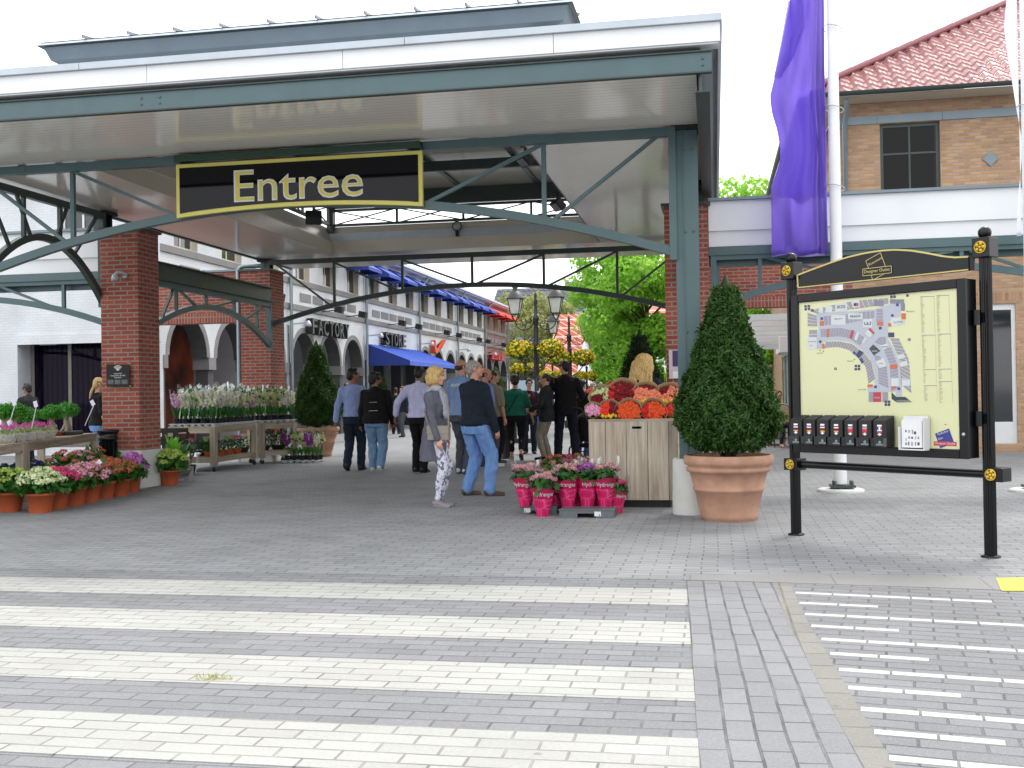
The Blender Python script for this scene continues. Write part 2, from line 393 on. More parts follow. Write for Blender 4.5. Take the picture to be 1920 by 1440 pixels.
m_skin = M('skin_light', '#c99a80', .5, .06, 12, .05, 40)
m_skin_r = M('skin_ruddy', '#c08a72', .5, .08, 12, .05, 40)
m_skin_b = M('skin_brown', '#8a5c45', .5, .06, 12, .05, 40)
def plastic_clear(name, tint='#eef2f2', refl=.9): return glass(name, tint, .12, refl, .28)
m_sleeve = plastic_clear('clear_flower_sleeve')
# ---------------------------------------------------------------- ground, road, markings
def sheet(name, pts, z, mat, kind='structure', th=.0035):
    n = len(pts); mb = MB(); mb.add([(p[0], p[1], z) for p in pts]+[(p[0], p[1], z-th) for p in pts], [tuple(range(n))]+[(k, n+k, n+(k+1) % n, (k+1) % n) for k in range(n)])
    o = mb.build(name, mat); o['kind'] = kind; return o
m_pave = brick('grey_concrete_pavers', '#989a9c', '#8a8c8e', '#595b5e', bw=.245, rh=.109, ms=.006, ground=(0, .06, 0), speck=.25, bump=.7, dirt='#83868a')
m_road = brick('grey_road_pavers', '#898a8d', '#7c7d80', '#5c5e62', bw=.245, rh=.109, ms=.006, ground=(.05, .035, 0), speck=.5, bump=.8, dirt='#77797c')
m_zebra = brick('white_road_pavers', '#b4b4b1', '#aaaaa7', '#807e78', bw=.245, rh=.109, ms=.006, ground=(.05, .035, 0), speck=0, bump=.8, dirt='#959490')
m_strip = brick('strip_pavers', '#8b8c8f', '#838487', '#55575b', bw=.245, rh=.1175, ms=.007, ground=(-.214+.0385*7.54, 0, PI/2+.0385), speck=.5, bump=.9)
m_bay = brick('bay_pavers', '#858689', '#7c7d80', '#5a5c60', bw=.245, rh=.109, ms=.007, ground=(.6, 7.4, math.radians(-9)), speck=.45, bump=.8)
m_kerb = brick('concrete_kerb', '#8f8f8e', '#888887', '#77756f', bw=1.0, rh=3, ms=.006, ground=(.3, 7.0, 0), bump=.4, speck=.25)
m_edge = brick('tan_edge_pavers', '#8c8a85', '#84827d', '#66635a', bw=.245, rh=.5, ms=.008, ground=(.42, .1, PI/2), speck=.3)
ZR = 7.86                                             # line where the road meets the pavement
sheet('ground', [(-600, -300), (600, -300), (600, 900), (-600, 900)], -.012, m_pave)
sheet('pavement', [(-60, ZR), (60, ZR), (60, 130), (-60, 130)], 0, m_pave)
sheet('road', [(-60, -20), (60, -20), (60, ZR), (-60, ZR)], -.004, m_road)
zx = lambda y: -.214+.0385*(7.54-y)                 # right-hand ends of the white stripes
for i, (pt, pb) in enumerate((((0, 1084, 1288, 1101.7), (0, 1111, 1284, 1131)), ((0, 1135.5, 1288, 1166), (0, 1172, 1292, 1208)),
                              ((0, 1210.5, 1297, 1258), (0, 1263, 1301, 1317)), ((0, 1323, 1310.6, 1387.5), (0, 1403, 1312, 1479)))):
    y1 = (G(640, (pt[1]+pt[3])/2).y); y0 = G(640, (pb[1]+pb[3])/2).y
    sheet('crosswalk_stripe', [(-16, y0), (zx(y0), y0), (zx(y1), y1), (-16, y1)], 0.0, m_zebra)
sheet('crosswalk_stripe', [(-16, 2.68), (zx(2.68), 2.68), (zx(3.23), 3.23), (-16, 3.23)], 0.0, m_zebra)
EL = [(.378, 7.84), (.385, 7.1), (.395, 6.5), (.425, 5.8), (.45, 5.08), (.476, 4.5), (.50, 4.1), (.60, 2.0), (.64, 1.0)]
sheet('road_strip', [(zx(1.0), 1.0)] + EL[::-1] + [(zx(7.84), 7.84)], 0.0, m_strip)
sheet('road_edging', [(x, y) for x, y in EL[::-1]] + [(x+.115, y) for x, y in EL], 0.001, m_edge, th=.001)
sheet('parking_bay', [(x+.115, y) for x, y in EL[::-1]] + [(1.79, 7.66), (9, 7.0), (9, 1.0)][::1], 0.0005, m_bay)
sheet('kerb', [(zx(7.84), 7.84), (.5, 7.79), (1.79, 7.66), (9, 7.0), (9, 7.75), (1.93, 8.13), (.59, 8.19), (-.2, 8.05)], .004, m_kerb)
m_yell = M('yellow_kerb_paint', '#dcd64a', .7, .05, 8, .1, 60)
a, b, c, d = G(1868, 1086), G(1990, 1084), G(1995, 1109), G(1878, 1109)
sheet('kerb_marking', [d, c, b, a], .008, m_yell)
m_wpav = M('white_paver', '#b4b4b1', .8, .05, 12, .2, 60)
dv = Vector((math.cos(math.radians(-9)), math.sin(math.radians(-9)), 0)); nv = Vector((-dv.y, dv.x, 0))
bay = MB()
for k, (px, py, n) in enumerate(((1490, 1112, 5), (1497, 1131, 2), (1507, 1152, 5), (1519, 1174, 2), (1538, 1199, 6), (1554, 1226, 2), (1571, 1256, 7),
                                 (1588, 1290, 2), (1611, 1330, 8), (1636, 1373, 2), (1664, 1422, 8))):
    p = G(px, py)
    for j in range(n):
        a = p + dv*(j*.242+.006); b = a + dv*.23; hh = nv*.026
        bay.obox(((a+b)/2).to_3d(), dv*.115, nv*.031, Vector((0, 0, .002)), m_wpav)
o = bay.build('bay_marking', m_wpav); o['kind'] = 'structure'; o.location.z = .002

# ---------------------------------------------------------------- canopy
SZ = 4.27; XL, XR = -9.40, -.12; YF, YB = 10.03, 23.3; OX0, OX1, OY0, OY1 = -7.62, -2.15, 12.35, 20.9
q = NT('glossy_soffit_panels'); g = q.n('ShaderNodeNewGeometry'); sp = q.n('ShaderNodeSeparateXYZ'); q.l(g.outputs['Position'], sp.inputs[0])
fr = q.math('FRACT', q.math('MULTIPLY', sp.outputs[1], 1/.105)); gap = q.math('LESS_THAN', fr, .05)
q.set(color=q.mix(gap, q.ramp(q.noise(.8, 3), [(.3, '#f1ebdf'), (.7, '#f6f1e7')]), '#a19c90'), rough=.13, spec=.8); q.bump(q.math('ADD', q.math('MULTIPLY', gap, -.5), q.math('MULTIPLY', q.noise(1.3, 2), .9)), .25, .01)
m_soffit = q.m
can = thing('entrance_canopy', 'large flat entrance canopy on dark green steel columns with white fascia', 'canopy', ((XL+XR)/2, 12, 0))
mb = MB()   # roof slab with opening
for x0, x1, y0, y1 in ((XL+.02, XR, YF+.02, OY0), (XL+.02, XR, OY1, YB-.02), (XL+.02, OX0, OY0, OY1), (OX1, XR, OY0, OY1)):
    mb.box(x0, x1, y0, y1, SZ, SZ+.06)
mb.build('soffit', m_soffit, can, world=True)
mb = MB()
for x0, x1, y0, y1 in ((XL-.1, .03, YF, OY0), (XL-.1, .03, OY1, YB-.1), (XL-.1, OX0-.3, OY0, OY1), (OX1+.3, .03, OY0, OY1)):
    mb.box(x0, x1, y0, y1, 4.50, 4.66)
mb.build('roof_deck', m_coping, can, world=True)
mb = MB(); FXL, FXR = XL-.22, .10
def seams(mb, x0, x1, y, z0, z1, mat, step=2.5):
    x = x0
    while x < x1-.1:
        e = min(x+step, x1); mb.box(x+.003, e-.003, y-.02, y, z0, z1, mat); x = e
seams(mb, FXL, FXR, 9.92, 4.51, 4.685, m_white, 2.05)
mb.box(FXR-.02, FXR, 9.921, YB, 4.51, 4.685); mb.box(FXL, FXL+.02, 9.921, YB, 4.51, 4.685); mb.box(FXL+.02, FXR-.02, YB-.02, YB, 4.51, 4.685)
mb.box(FXL+.02, FXR-.02, 9.922, YF+.06, 4.495, 4.51)
mb.build('fascia', m_white, can, world=True)
mb = MB(); x = FXL-.02
while x < FXR:
    e = min(x+3.4, FXR+.02); mb.box(x+.003, e-.003, 9.86, 10.06, 4.687, 4.752); x = e
mb.box(FXR-.15, FXR+.02, 10.062, YB+.02, 4.687, 4.752); mb.box(FXL-.02, FXL+.15, 10.062, YB+.02, 4.687, 4.752); mb.box(FXL+.151, FXR-.151, YB-.15, YB+.02, 4.687, 4.752)
mb.build('coping', m_coping, can, world=True)
mb = MB()   # front I-beam, web set back between flanges
mb.box(FXL+.05, .02, 9.97, 9.995, 4.262, 4.44); mb.box(FXL+.05, .02, 9.955, 10.02, 4.25, 4.2625, m_greend); mb.box(FXL+.05, .02, 9.945, 10.02, 4.44, 4.452, m_greend)
for x in (-5.62, -5.42, -.06): 
    for z in (4.32, 4.38): mb.ell((x, 9.968, z), (.013, .01, .013), 8, 6, m_green)
mb.build('front_beam', m_green, can, world=True)
for x0, x1, nm in ((-.10, -.08, 'side_beam'), (XL-.04, XL-.02, 'side_beam')):
    zz_ = 4.10 if x0 > -1 else 4.262; mb = MB(); mb.box(x0, x1, 10.025, YB-.05, zz_, 4.49); mb.box(x0-.03, x1+(.08 if x0 > -1 else .02), 10.025, YB-.05, zz_-.01, zz_-.0005); mb.build(nm, m_greend, can, world=True)
mb = MB()   # rim of the opening
for (x0, y0, x1, y1) in ((OX0, OY0, OX1, OY0), (OX1, OY0, OX1, OY1), (OX1, OY1, OX0, OY1), (OX0, OY1, OX0, OY0)):
    dx, dy = (x1-x0), (y1-y0); L = math.hypot(dx, dy); dx /= L; dy /= L; nx, ny = dy, -dx   # outward
    u = Vector((0, 0, 1)); o_ = Vector((nx, ny, 0)); a0, a1 = Vector((x0, y0, SZ-.012))-o_*.006, Vector((x1, y1, SZ-.012))-o_*.006
    b0, b1 = a0+u*.24, a1+u*.24; c0 = b0 + u*.05 + o_*.04 - Vector((dx, dy, 0))*.0; c1 = b1 + u*.05 + o_*.04
    d0 = c0 + u*.26 + o_*.10 - Vector((dx, dy, 0))*.14; d1 = c1 + u*.26 + o_*.10 + Vector((dx, dy, 0))*.14
    mb.quad(a0, a1, b1, b0); mb.quad(b0, b1, c1, c0); mb.quad(c0, c1, d1, d0)
    mb.quad(a0, a0+o_*.008, a1+o_*.008, a1, m_greend)
mb.build('opening_rim', m_cream, can, world=True)

# lantern (raised metal roof over the opening)
lan = bpy.data.objects.new('lantern_roof', None); COL.objects.link(lan); lan.parent = can
ex0, ex1, ey0, ey1, ez = -8.02, -1.50, 11.85, 21.9, 5.62
mb = MB()
cx, cyy, top = (ex0+ex1)/2, (ey0+ey1)/2, ez+.62
hx, hy = (ex1-ex0)/2, (ey1-ey0)/2; A = [(ex0, ey0, ez+.10), (ex1, ey0, ez+.10), (ex1, ey1, ez+.10), (ex0, ey1, ez+.10)]
R0, R1 = (cx, ey0+hx, top), (cx, ey1-hx, top)
mb.add(A+[R0, R1], [(0, 1, 4), (1, 2, 5, 4), (2, 3, 5), (3, 0, 4, 5)])
for k in range(1, 11):                                # standing seams
    x = ex0 + (ex1-ex0)*k/11; t = 1-abs(x-cx)/hx
    mb.bar((x, ey0-.03, ez+.125), (x, ey0+hx*t, ez+.125+(top-ez-.10)*t), .02, .035)
for k in range(1, 17):
    y = ey0 + (ey1-ey0)*k/17; t = min(1, (y-ey0)/hx, (ey1-y)/hx)
    for s_ in (-1, 1):
        mb.bar((cx+s_*(hx+.03), y, ez+.125), (cx+s_*hx*(1-t), y, ez+.125+(top-ez-.10)*t), .02, .035)
mb.build('metal_roof', m_zinc, lan, world=True)
mb = MB()
for (x0, y0, x1, y1) in ((ex0, ey0, ex1, ey0), (ex1, ey0, ex1, ey1), (ex1, ey1, ex0, ey1), (ex0, ey1, ex0, ey0)):
    d = Vector((x1-x0, y1-y0, 0)).normalized(); o_ = Vector((d.y, -d.x, 0)); a, b = Vector((x0, y0, 0)), Vector((x1, y1, 0)); z = Vector((0, 0, 1))
    for (oa, za), (ob, zb), mt in (((.0, ez+.09), (.03, ez+.055), m_coping), ((.03, ez+.055), (-.03, ez+.045), m_greend), ((-.03, ez+.045), (-.09, ez-.10), m_zinc), ((-.09, ez-.10), (-.30, ez-.17), m_zinc), ((-.30, ez-.17), (-.55, ez-.17), m_greyd)):
        mb.quad(a+o_*ob+z*zb-d*ob, b+o_*ob+z*zb+d*ob, b+o_*oa+z*za+d*oa, a+o_*oa+z*za-d*oa, mt)
mb.build('gutter', m_zinc, lan, world=True)
mb = MB()
ix0, ix1, iy0, iy1 = OX0-.12, OX1+.12, OY0-.1, OY1+.22
mb.box(ix0, ix1, iy0, iy1, 5.50, 5.56)
mb.build('ceiling', m_cream, lan, world=True)
mb = MB()
mb.box(ix0, ix1, iy0-.06, iy0, 4.665, 5.5); mb.build('front_panel', m_white, lan, world=True)
mb = MB()
for y in (13.6, 15.9, 18.3): mb.box(ix0+.05, ix1-.05, y, y+.09, 5.27, 5.44)
mb.box(ix0+.05, ix1-.05, iy1-.16, iy1-.06, 5.18, 5.49)
for x in (-6.4, -4.95, -3.4): mb.box(x, x+.09, iy0+.1, iy1-.2, 5.455, 5.499)
mb.build('roof_beam', m_greend, lan, world=True)
def xtruss(p, q, z0, z1, n, name):
    p, q = Vector(p), Vector(q); mb = MB(); t = .035
    mb.bar(p+Vector((0, 0, z0)), q+Vector((0, 0, z0)), .06, .05); mb.bar(p+Vector((0, 0, z1)), q+Vector((0, 0, z1)), .06, .05)
    for k in range(n+1):
        a = p.lerp(q, k/n); mb.bar(a+Vector((0, 0, z0+.02)), a+Vector((0, 0, z1-.02)), .045, .045)
        if k < n:
            b = p.lerp(q, (k+1)/n); mb.bar(a+Vector((0, 0, z0)), b+Vector((0, 0, z1)), .024, .024); mb.bar(a+Vector((0, 0, z1)), b+Vector((0, 0, z0)), .0235, .0235)
    mb.build(name, m_greend, lan, world=True)
xtruss((ix0+.1, iy1-.1, 0), (ix1-.1, iy1-.1, 0), 4.84, 5.14, 4, 'lattice_truss')
xtruss((ix1-.08, iy0+.1, 0), (ix1-.08, iy1-.25, 0), 4.84, 5.2, 6, 'lattice_truss')
xtruss((ix0+.08, iy0+.1, 0), (ix0+.08, iy1-.25, 0), 4.84, 5.2, 6, 'lattice_truss')
for x in (ix0+.08, ix1-.08):
    for y in (iy0+.1, iy1-.12): mb = MB(); mb.box(x-.07, x+.07, y-.07, y+.07, 4.66, 5.5); mb.build('corner_post', m_greend, lan, world=True)

# columns and arched trusses
def ibeam_col(name, x, y, z0, z1, foot=True, mat=m_green, w=.25):
    mb = MB(); h = w/2
    mb.box(x-h, x+h, y-h, y-h+.014, z0, z1); mb.box(x-h, x+h, y+h-.014, y+h, z0, z1); mb.box(x-.008, x+.008, y-h+.0145, y+h-.0145, z0, z1)
    mb.box(x-h+.085, x-h+.095, y-h-.012, y-h-.0005, z0, z1)
    for zz in (2.0, 3.1, 4.0):
        if z0 < zz < z1:
            for s_ in (-.02, .07): mb.ell((x+s_, y-h-.006, zz), (.013, .012, .013), 8, 6)
    mb.box(x-.16, x+.16, y-.16, y+.16, z1, z1+.05, m_blackm)
    c = mb.build(name, mat, can, world=True)
    if foot:
        f = MB(); f.lathe([(.215, 0), (.215, .02), (.205, .60), (.19, .612), (.0, .612)], (x, y, 0), 24, m_concrete); f.build('concrete_foot', m_concrete, c, world=True)
ibeam_col('column', -.27, 12.10, .60, 4.215); ibeam_col('column', -9.25, 12.10, .60, 4.215)
for x in (-9.30, -.22):
    for y in (15.3, 21.55): ibeam_col('column', x, y, 3.97, 4.215, foot=False, mat=m_greend, w=.2)
def arch_truss(name, a, b, ztop, zap, zend, verts, diag, mat=m_green, tw=.09, side=None, post=True, nseg=24, parent=None, chord=.10):
    """a,b: end points in plan; verts: list of fractions for uprights; diag: list of (fraction on chord, fraction on arch)"""
    a, b = Vector((a[0], a[1], 0)), Vector((b[0], b[1], 0)); d = (b-a).normalized(); sd_ = Vector((d.y, -d.x, 0))
    za = lambda t: zend + (zap-zend)*(1-(2*t-1)**2)
    mb = MB(); Z = Vector((0, 0, 1))
    mb.path([a+Z*(ztop-chord/2), b+Z*(ztop-chord/2)], tw, chord, side=sd_)
    mb.path([a.lerp(b, k/nseg)+Z*za(k/nseg) for k in range(nseg+1)], tw-.006, .095, side=sd_)
    for t in verts: mb.bar(a.lerp(b, t)+Z*(za(t)+.03), a.lerp(b, t)+Z*(ztop-chord+.01), .05, .05)
    for tc, ta in diag: mb.bar(a.lerp(b, tc)+Z*(ztop-chord+.005), a.lerp(b, ta)+Z*(za(ta)+.03), .04, .04)
    if post:
        for e in (a, b):
            mb.bar(e+Z*(zend-.09), e+Z*(ztop-.001), .1, .08, up=d)
    mb.build(name, mat, parent or can, world=True)
    return mb
dvs = [.5+s_*k*1.46/8.7 for s_ in (-1, 1) for k in (1, 2)] + [.5]
dgs = []
for s_ in (-1, 1):
    for k in (0, 1, 2): dgs.append((.5+s_*min((k+1)*1.46+ (0 if k < 2 else -.2), 4.25)/8.7, .5+s_*(k*1.46+.10)/8.7))
arch_truss('arched_truss', (-9.10, 11.97), (-.42, 11.97), 4.25, 3.62, 2.88, dvs, dgs)
arch_truss('arched_truss', (-9.15, 21.30), (-.42, 21.30), 4.22, 3.56, 2.86, dvs, dgs, m_greend, post=False, tw=.08)
for x in (-9.20, -.32):
    arch_truss('arched_truss', (x, 12.25), (x, 15.1), 4.23, 3.64, 2.86, (.33, .62), ((.28, .38), (.06, .22), (.68, .58), (.95, .74)), m_greend)
# pillars' low side beams with their own arched trusses
for x in (-9.05, -.42):
    t = thing('side_beam_truss', 'black-green steel beam with an arched truss between the two %s brick pillars' % ('left' if x < -5 else 'right'), 'beam', (x, 18.4, 3.3))
    mb = MB(); mb.box(x-.008, x+.008, 15.95, 21.15, 3.345, 3.605); mb.box(x-.09, x+.09, 15.95, 21.15, 3.605, 3.625); mb.box(x-.09, x+.09, 15.95, 21.15, 3.325, 3.345)
    mb.build('i_beam', m_greend, t, world=True)
    arch_truss('arched_truss', (x-.02, 16.05), (x-.02, 21.1), 3.322, 3.02, 2.42, (.22, .44, .67, .88), ((.2, .12), (.24, .36), (.70, .50), (.97, .76)), m_green, parent=t, post=True)

# sign with the word Entree
es = thing('entree_sign', 'glossy black hanging sign reading Entree with yellow border', 'sign', (-4.74, 11.88, 3.5))
sx0, sx1, sy0 = -6.25, -3.23, 11.86; n = 20
def arcz(x, base=3.50, rise=.075): t = (x-sx0)/(sx1-sx0); return base + rise*(1-(2*t-1)**2)
bot = [(sx0+(sx1-sx0)*k/n, sy0, arcz(sx0+(sx1-sx0)*k/n)) for k in range(n+1)]
mb = MB(); mb.prism(bot + [(sx1, sy0, 4.135), (sx0, sy0, 4.135)], (0, .05, 0), m_yellow); mb.build('border', m_yellow, es, world=True)
q = NT('glossy_black_sign'); q.set(color='#0b0b10', rough=.04, spec=.2); m_gloss = q.m
mb = MB(); bi = [(x + (.045 if k == 0 else -.045 if k == n else 0), sy0-.008, z+.048) for k, (x, y, z) in enumerate(bot)]
mb.prism(bi + [(sx1-.045, sy0-.008, 4.09), (sx0+.045, sy0-.008, 4.09)], (0, .007, 0), m_gloss); mb.build('panel', m_gloss, es, world=True)
mb = MB(); add_text(mb, 'Entree', (-4.72, sy0-.0095, 3.835), (1, 0, 0), (0, 0, 1), width=1.585, height=.378, extrude=.003, offset=.010, mat=m_frame_w)
m_letter = M('letter_yellow', '#cdbf4f', .45, .03, 3)
add_text(mb, 'Entree', (-4.72, sy0-.013, 3.835), (1, 0, 0), (0, 0, 1), width=1.545, height=.345, extrude=.004, offset=-.012, mat=m_letter); mb.build('lettering', m_letter, es, world=True)
m_sgreen = M('glossy_bottle_green', '#1d3d2e', .2, .06, 3)
mb = MB(); mb.box(sx0, sx1, 11.80, 11.925, 4.155, 4.235); mb.build('lamp_housing', m_sgreen, es, world=True, bevel=.01)

# brick pillars
def pillar(x0, x1, y0, y1, h, label, cap=True):
    t = thing('brick_pillar', label, 'pillar', ((x0+x1)/2, (y0+y1)/2, 0))
    mb = MB(); mb.box(x0, x1, y0, y1, .58, h); mb.build('shaft', m_red_brick, t, world=True)
    mb = MB(); mb.box(x0-.03, x1+.03, y0-.03, y1+.03, 0, .58); mb.build('plinth', m_concrete, t, world=True, bevel=.015)
    mb = MB(); mb.box(x0-.04, x1+.04, y0-.04, y1+.04, h, h+.04); mb.build('coping', m_greend, t, world=True)
pillar(-9.17, -8.55, 15.0, 15.62, 3.93, 'red brick pillar carrying the black wireless internet plate')
pillar(-9.76, -9.10, 21.22, 21.95, 4.00, 'red brick pillar behind the clear wrapped orchids')
pillar(-.66, -.06, 15.2, 15.82, 3.93, 'red brick pillar behind the right green column')
pillar(-.62, .05, 21.3, 21.9, 3.95, 'red brick pillar at the back right corner of the canopy')

# walkways beside the canopy: cream fascia + truss in front, red brick portal behind
def wing(sgn, x0, x1, label):
    t = thing('walkway_fascia', label, 'fascia', ((x0+x1)/2, 15.5, 3.1))
    mb = MB()
    mb.box(x0, x1, 15.30, 15.55, 3.575, 3.99, m_white); mb.box(x0, x1, 15.34, 15.53, 3.36, 3.5745, m_white); mb.build('board', m_white, t, world=True)
    mb = MB(); mb.box(x0, x1, 15.25, 15.60, 3.991, 4.03); mb.build('coping', m_zinc, t, world=True)
    mb = MB(); mb.box(x0, x1, 15.32, 15.34, 3.25, 3.355); mb.box(x0, x1, 15.30, 15.44, 3.235, 3.2495); mb.box(x0, x1, 15.5, 15.6, 3.10, 3.355); mb.build('beam', m_green, t, world=True)
    L = 5.4; x = x0 if sgn > 0 else x1-L
    k = 0
    while (x < x1 if sgn > 0 else x+L > x0):
        arch_truss('arched_truss', (x+.06, 15.37), (x+L-.06, 15.37), 3.234, 3.0, 2.52, (.12, .36, .62, .85), ((.14, .30), (.60, .40), (.64, .8)), m_green, parent=t, chord=.06, tw=.07)
        x += L*sgn; k += 1
    for xx in ([x0+.08, x0+L] if sgn > 0 else [x1-L]):
        mb = MB(); mb.box(xx-.06, xx+.06, 15.42, 15.54, 0, 3.1); mb.build('post', m_green, t, world=True)
    return t
wing(-1, -24.0, -9.18, 'cream fascia with green arched truss left of the canopy')
wing(1, -.05, 14.0, 'white fascia with green arched truss right of the canopy')
def portal(x0, x1, y, z0, z1, label, leg=None):
    t = thing('brick_wall', label, 'wall', ((x0+x1)/2, y, 0)); mb = MB()
    mb.box(x0, x1, y, y+.3, z0+.21, z1, m_red_brick); mb.box(x0, x1, y-.003, y+.303, z0, z0+.21, m_red_sold)
    if leg: mb.box(leg[0], leg[1], y, y+.3, 0, z0, m_red_brick)
    mb.build('brickwork', m_red_brick, t, world=True); mb = MB(); mb.box(x0, x1, y-.04, y+.34, z1, z1+.04); mb.build('coping', m_zinc, t, world=True)
portal(-13.0, -9.765, 21.4, 2.95, 4.03, 'red brick wall bridging from the pillar to the white building')
portal(.06, 2.62, 21.5, 2.95, 3.80, 'red brick wall over the passage beside the tan building')
t = thing('drainpipe', 'grey drainpipe bending over the red brick wall beside the orchids', 'drainpipe', (-9.82, 21.3, 0))
mb = MB(); mb.tube([(-9.86, 21.33, 0.0), (-9.86, 21.33, 4.02), (-9.83, 21.36, 4.10), (-9.75, 21.40, 4.13), (-9.35, 21.5, 4.14)], .045, 10, m_pipe); mb.build('pipe', m_pipe, t, world=True)
mb = MB(); [mb.box(-9.92, -9.80, 21.36, 21.39, z, z+.03) for z in (1.2, 2.4, 3.5)]; mb.build('bracket', m_pipe, t, world=True)

# floodlights and lamps of the canopy
def flood(p, look, label):
    t = thing('floodlight', label, 'floodlight', p); d = Vector(look).normalized(); sx_ = d.cross(Vector((0, 0, 1))).normalized(); uz = sx_.cross(d)
    mb = MB(); mb.obox((0, 0, 0), sx_*.13, d*.07, uz*.10); mb.build('housing', m_blackm, t, bevel=.012)
    mb = MB(); mb.obox(d*.073, sx_*.11, d*.003, uz*.08); mb.build('lens', m_glass_dk, t)
    mb = MB(); mb.bar((0, 0, .08), (0, 0, .22), .03, .03); mb.obox((0, 0, .22), (.08, 0, 0), (0, .02, 0), (0, 0, .01)); mb.build('bracket', m_blackm, t)
flood(tuple(AY(588, 408, 16.5)), (.2, -.5, -.8), 'black floodlight on the left rim of the roof opening')
flood(tuple(AY(985, 300, 17.5)), (-.5, -.4, -.7), 'black floodlight high under the lantern ceiling')
flood(tuple(AY(1046, 384, 19.5)), (-.5, -.4, -.7), 'black floodlight on the right rim of the roof opening')
p = AY(857, 427, 20.85); t = thing('round_lamp', 'round glass bulkhead lamp on the back rim of the opening', 'lamp', p)
mb = MB(); mb.ell((0, 0, .03), (.085, .06, .085), 14, 10, M('frosted_lamp_glass', '#9a9c98', .2, .05)); mb.build('glass', None, t)
mb = MB(); mb.tube([(.09*math.cos(a_), -.01, .03+.09*math.sin(a_)) for a_ in [k*PI/8 for k in range(17)]], .012, 6, m_black); mb.box(-.03, .03, -.02, .06, -.17, -.06, m_black); mb.build('bracket', m_black, t)
t = thing('security_camera', 'grey outdoor lamp head on the pillar with the wireless plate', 'lamp', AY(228, 518, 14.97))
mb = MB(); mb.lathe([(0, .0), (.055, 0), (.05, .05), (.035, .09), (.0, .10)], (-.03, -.14, -.08), 14); mb.tube([(-.03, -.14, 0), (.0, -.12, .05), (.03, -.03, .05), (.05, .02, .02)], .025, 8); mb.build('lamp_head', m_coping, t)
mb = MB(); mb.box(.02, .08, .0, .03, -.03, .05); mb.build('mount', m_coping, t)
# plate on the pillar
pc = AY(222, 704, 14.95); t = thing('wireless_plate', 'glossy black acrylic plate about free wireless internet with yellow caps', 'sign', pc)
mb = MB(); mb.box(-.19, .19, -.012, 0, -.165, .165); mb.build('panel', m_gloss, t)
mb = MB()
for k, rr in enumerate((.022, .042, .062, .082)):
    pts = [(rr*math.sin(a_), -.014, .065+rr*math.cos(a_)) for a_ in np.linspace(-.85, .85, 9)]
    mb.path(pts, .002, .010 if k else .02, side=(0, 1, 0))
for k, tx in enumerate(('Gratis WiFi', 'Kostenloses W-LAN', 'Free WiFi')): add_text(mb, tx, (0, -.013, .028-.03*k), (1, 0, 0), (0, 0, 1), height=.02, extrude=.002)
mb.build('lettering', m_frame_w, t)
mb = MB(); m_card = M('grey_plate_card', '#55585c', .4, .2, 20)
for k in range(3): mb.box(-.17+.115*k, -.075+.115*k, -.014, -.012, -.13, -.065, m_card)
mb.build('card', m_card, t)
mb = MB()
for sx_ in (-.2, .2):
    for sz_ in (-.165, .175): mb.ell((sx_, -.012, sz_), .012, 8, 6, m_gold)
mb.build('fixing_cap', m_gold, t)
pc = AY(1268, 683, 15.16); t = thing('notice_plate', 'clear acrylic notice with purple and white print on the pillar', 'sign', pc)
mb = MB(); mb.box(-.10, .13, -.01, 0, -.2, .2); mb.build('plate', M('pale_acrylic', '#b9a9ae', .1, .05), t)
m_purp = M('purple_print', '#33205f', .4, .05)
mb = MB(); mb.box(-.05, .12, -.014, -.01, -.03, .19, m_purp); mb.box(-.05, .12, -.014, -.01, -.19, -.10, m_frame_w); mb.build('print', m_purp, t)
# ---------------------------------------------------------------- the white arcade building (street side) and its neighbour
WX = -13.1
YS = [24.0, 31.93, 39.40, 46.93, 54.30, 61.15, 68.1]
def arch_wall(mb, X, ya, yb, n, zspring, ri, ztop, mat, depth=.45, trim=.17, trimmat=None, pier=.34):
    """wall on the plane x=X from ya to yb with n arched openings; piers stand between them"""
    L = (yb-ya)/n; seg = 14
    for k in range(n):
        c = ya + L*(k+.5); R = min(ri, L/2-.08); ys = [c - R*math.cos(PI*j/seg) for j in range(seg+1)]; zs = [zspring + R*math.sin(PI*j/seg) for j in range(seg+1)]
        lo, hi = ya+L*k, ya+L*(k+1)
        for j in range(seg):
            mb.quad((X, ys[j], zs[j]), (X, ys[j+1], zs[j+1]), (X, ys[j+1], ztop), (X, ys[j], ztop), mat)
            mb.quad((X, ys[j+1], zs[j+1]), (X, ys[j], zs[j]), (X-depth, ys[j], zs[j]), (X-depth, ys[j+1], zs[j+1]), m_greyd)
            ra, rb = R, R+trim      # ring of the arch, 12 mm proud
            pa = [(X+.012, c-r_*math.cos(PI*jj/seg), zspring+r_*math.sin(PI*jj/seg)) for r_, jj in ((ra, j), (ra, j+1), (rb, j+1), (rb, j))]
            mb.quad(pa[0], pa[1], pa[2], pa[3], trimmat)
            mb.quad((X, *pa[3][1:]), pa[3], pa[2], (X, *pa[2][1:]), trimmat)
        for (a_, b_) in ((lo, ys[0]), (ys[-1], hi)): mb.quad((X, a_, zspring), (X, b_, zspring), (X, b_, ztop), (X, a_, ztop), mat)
    for k in range(n+1):
        y = ya + L*k; h0 = max(ya, y-.21); h1 = min(yb, y+.21)
        mb.box(X-depth, X+.02, h0, h1, zspring-.32, zspring, trimmat); mb.box(X-depth+.05, X-.04, max(ya, y-.15), min(yb, y+.15), 0, zspring-.32, m_greyd)
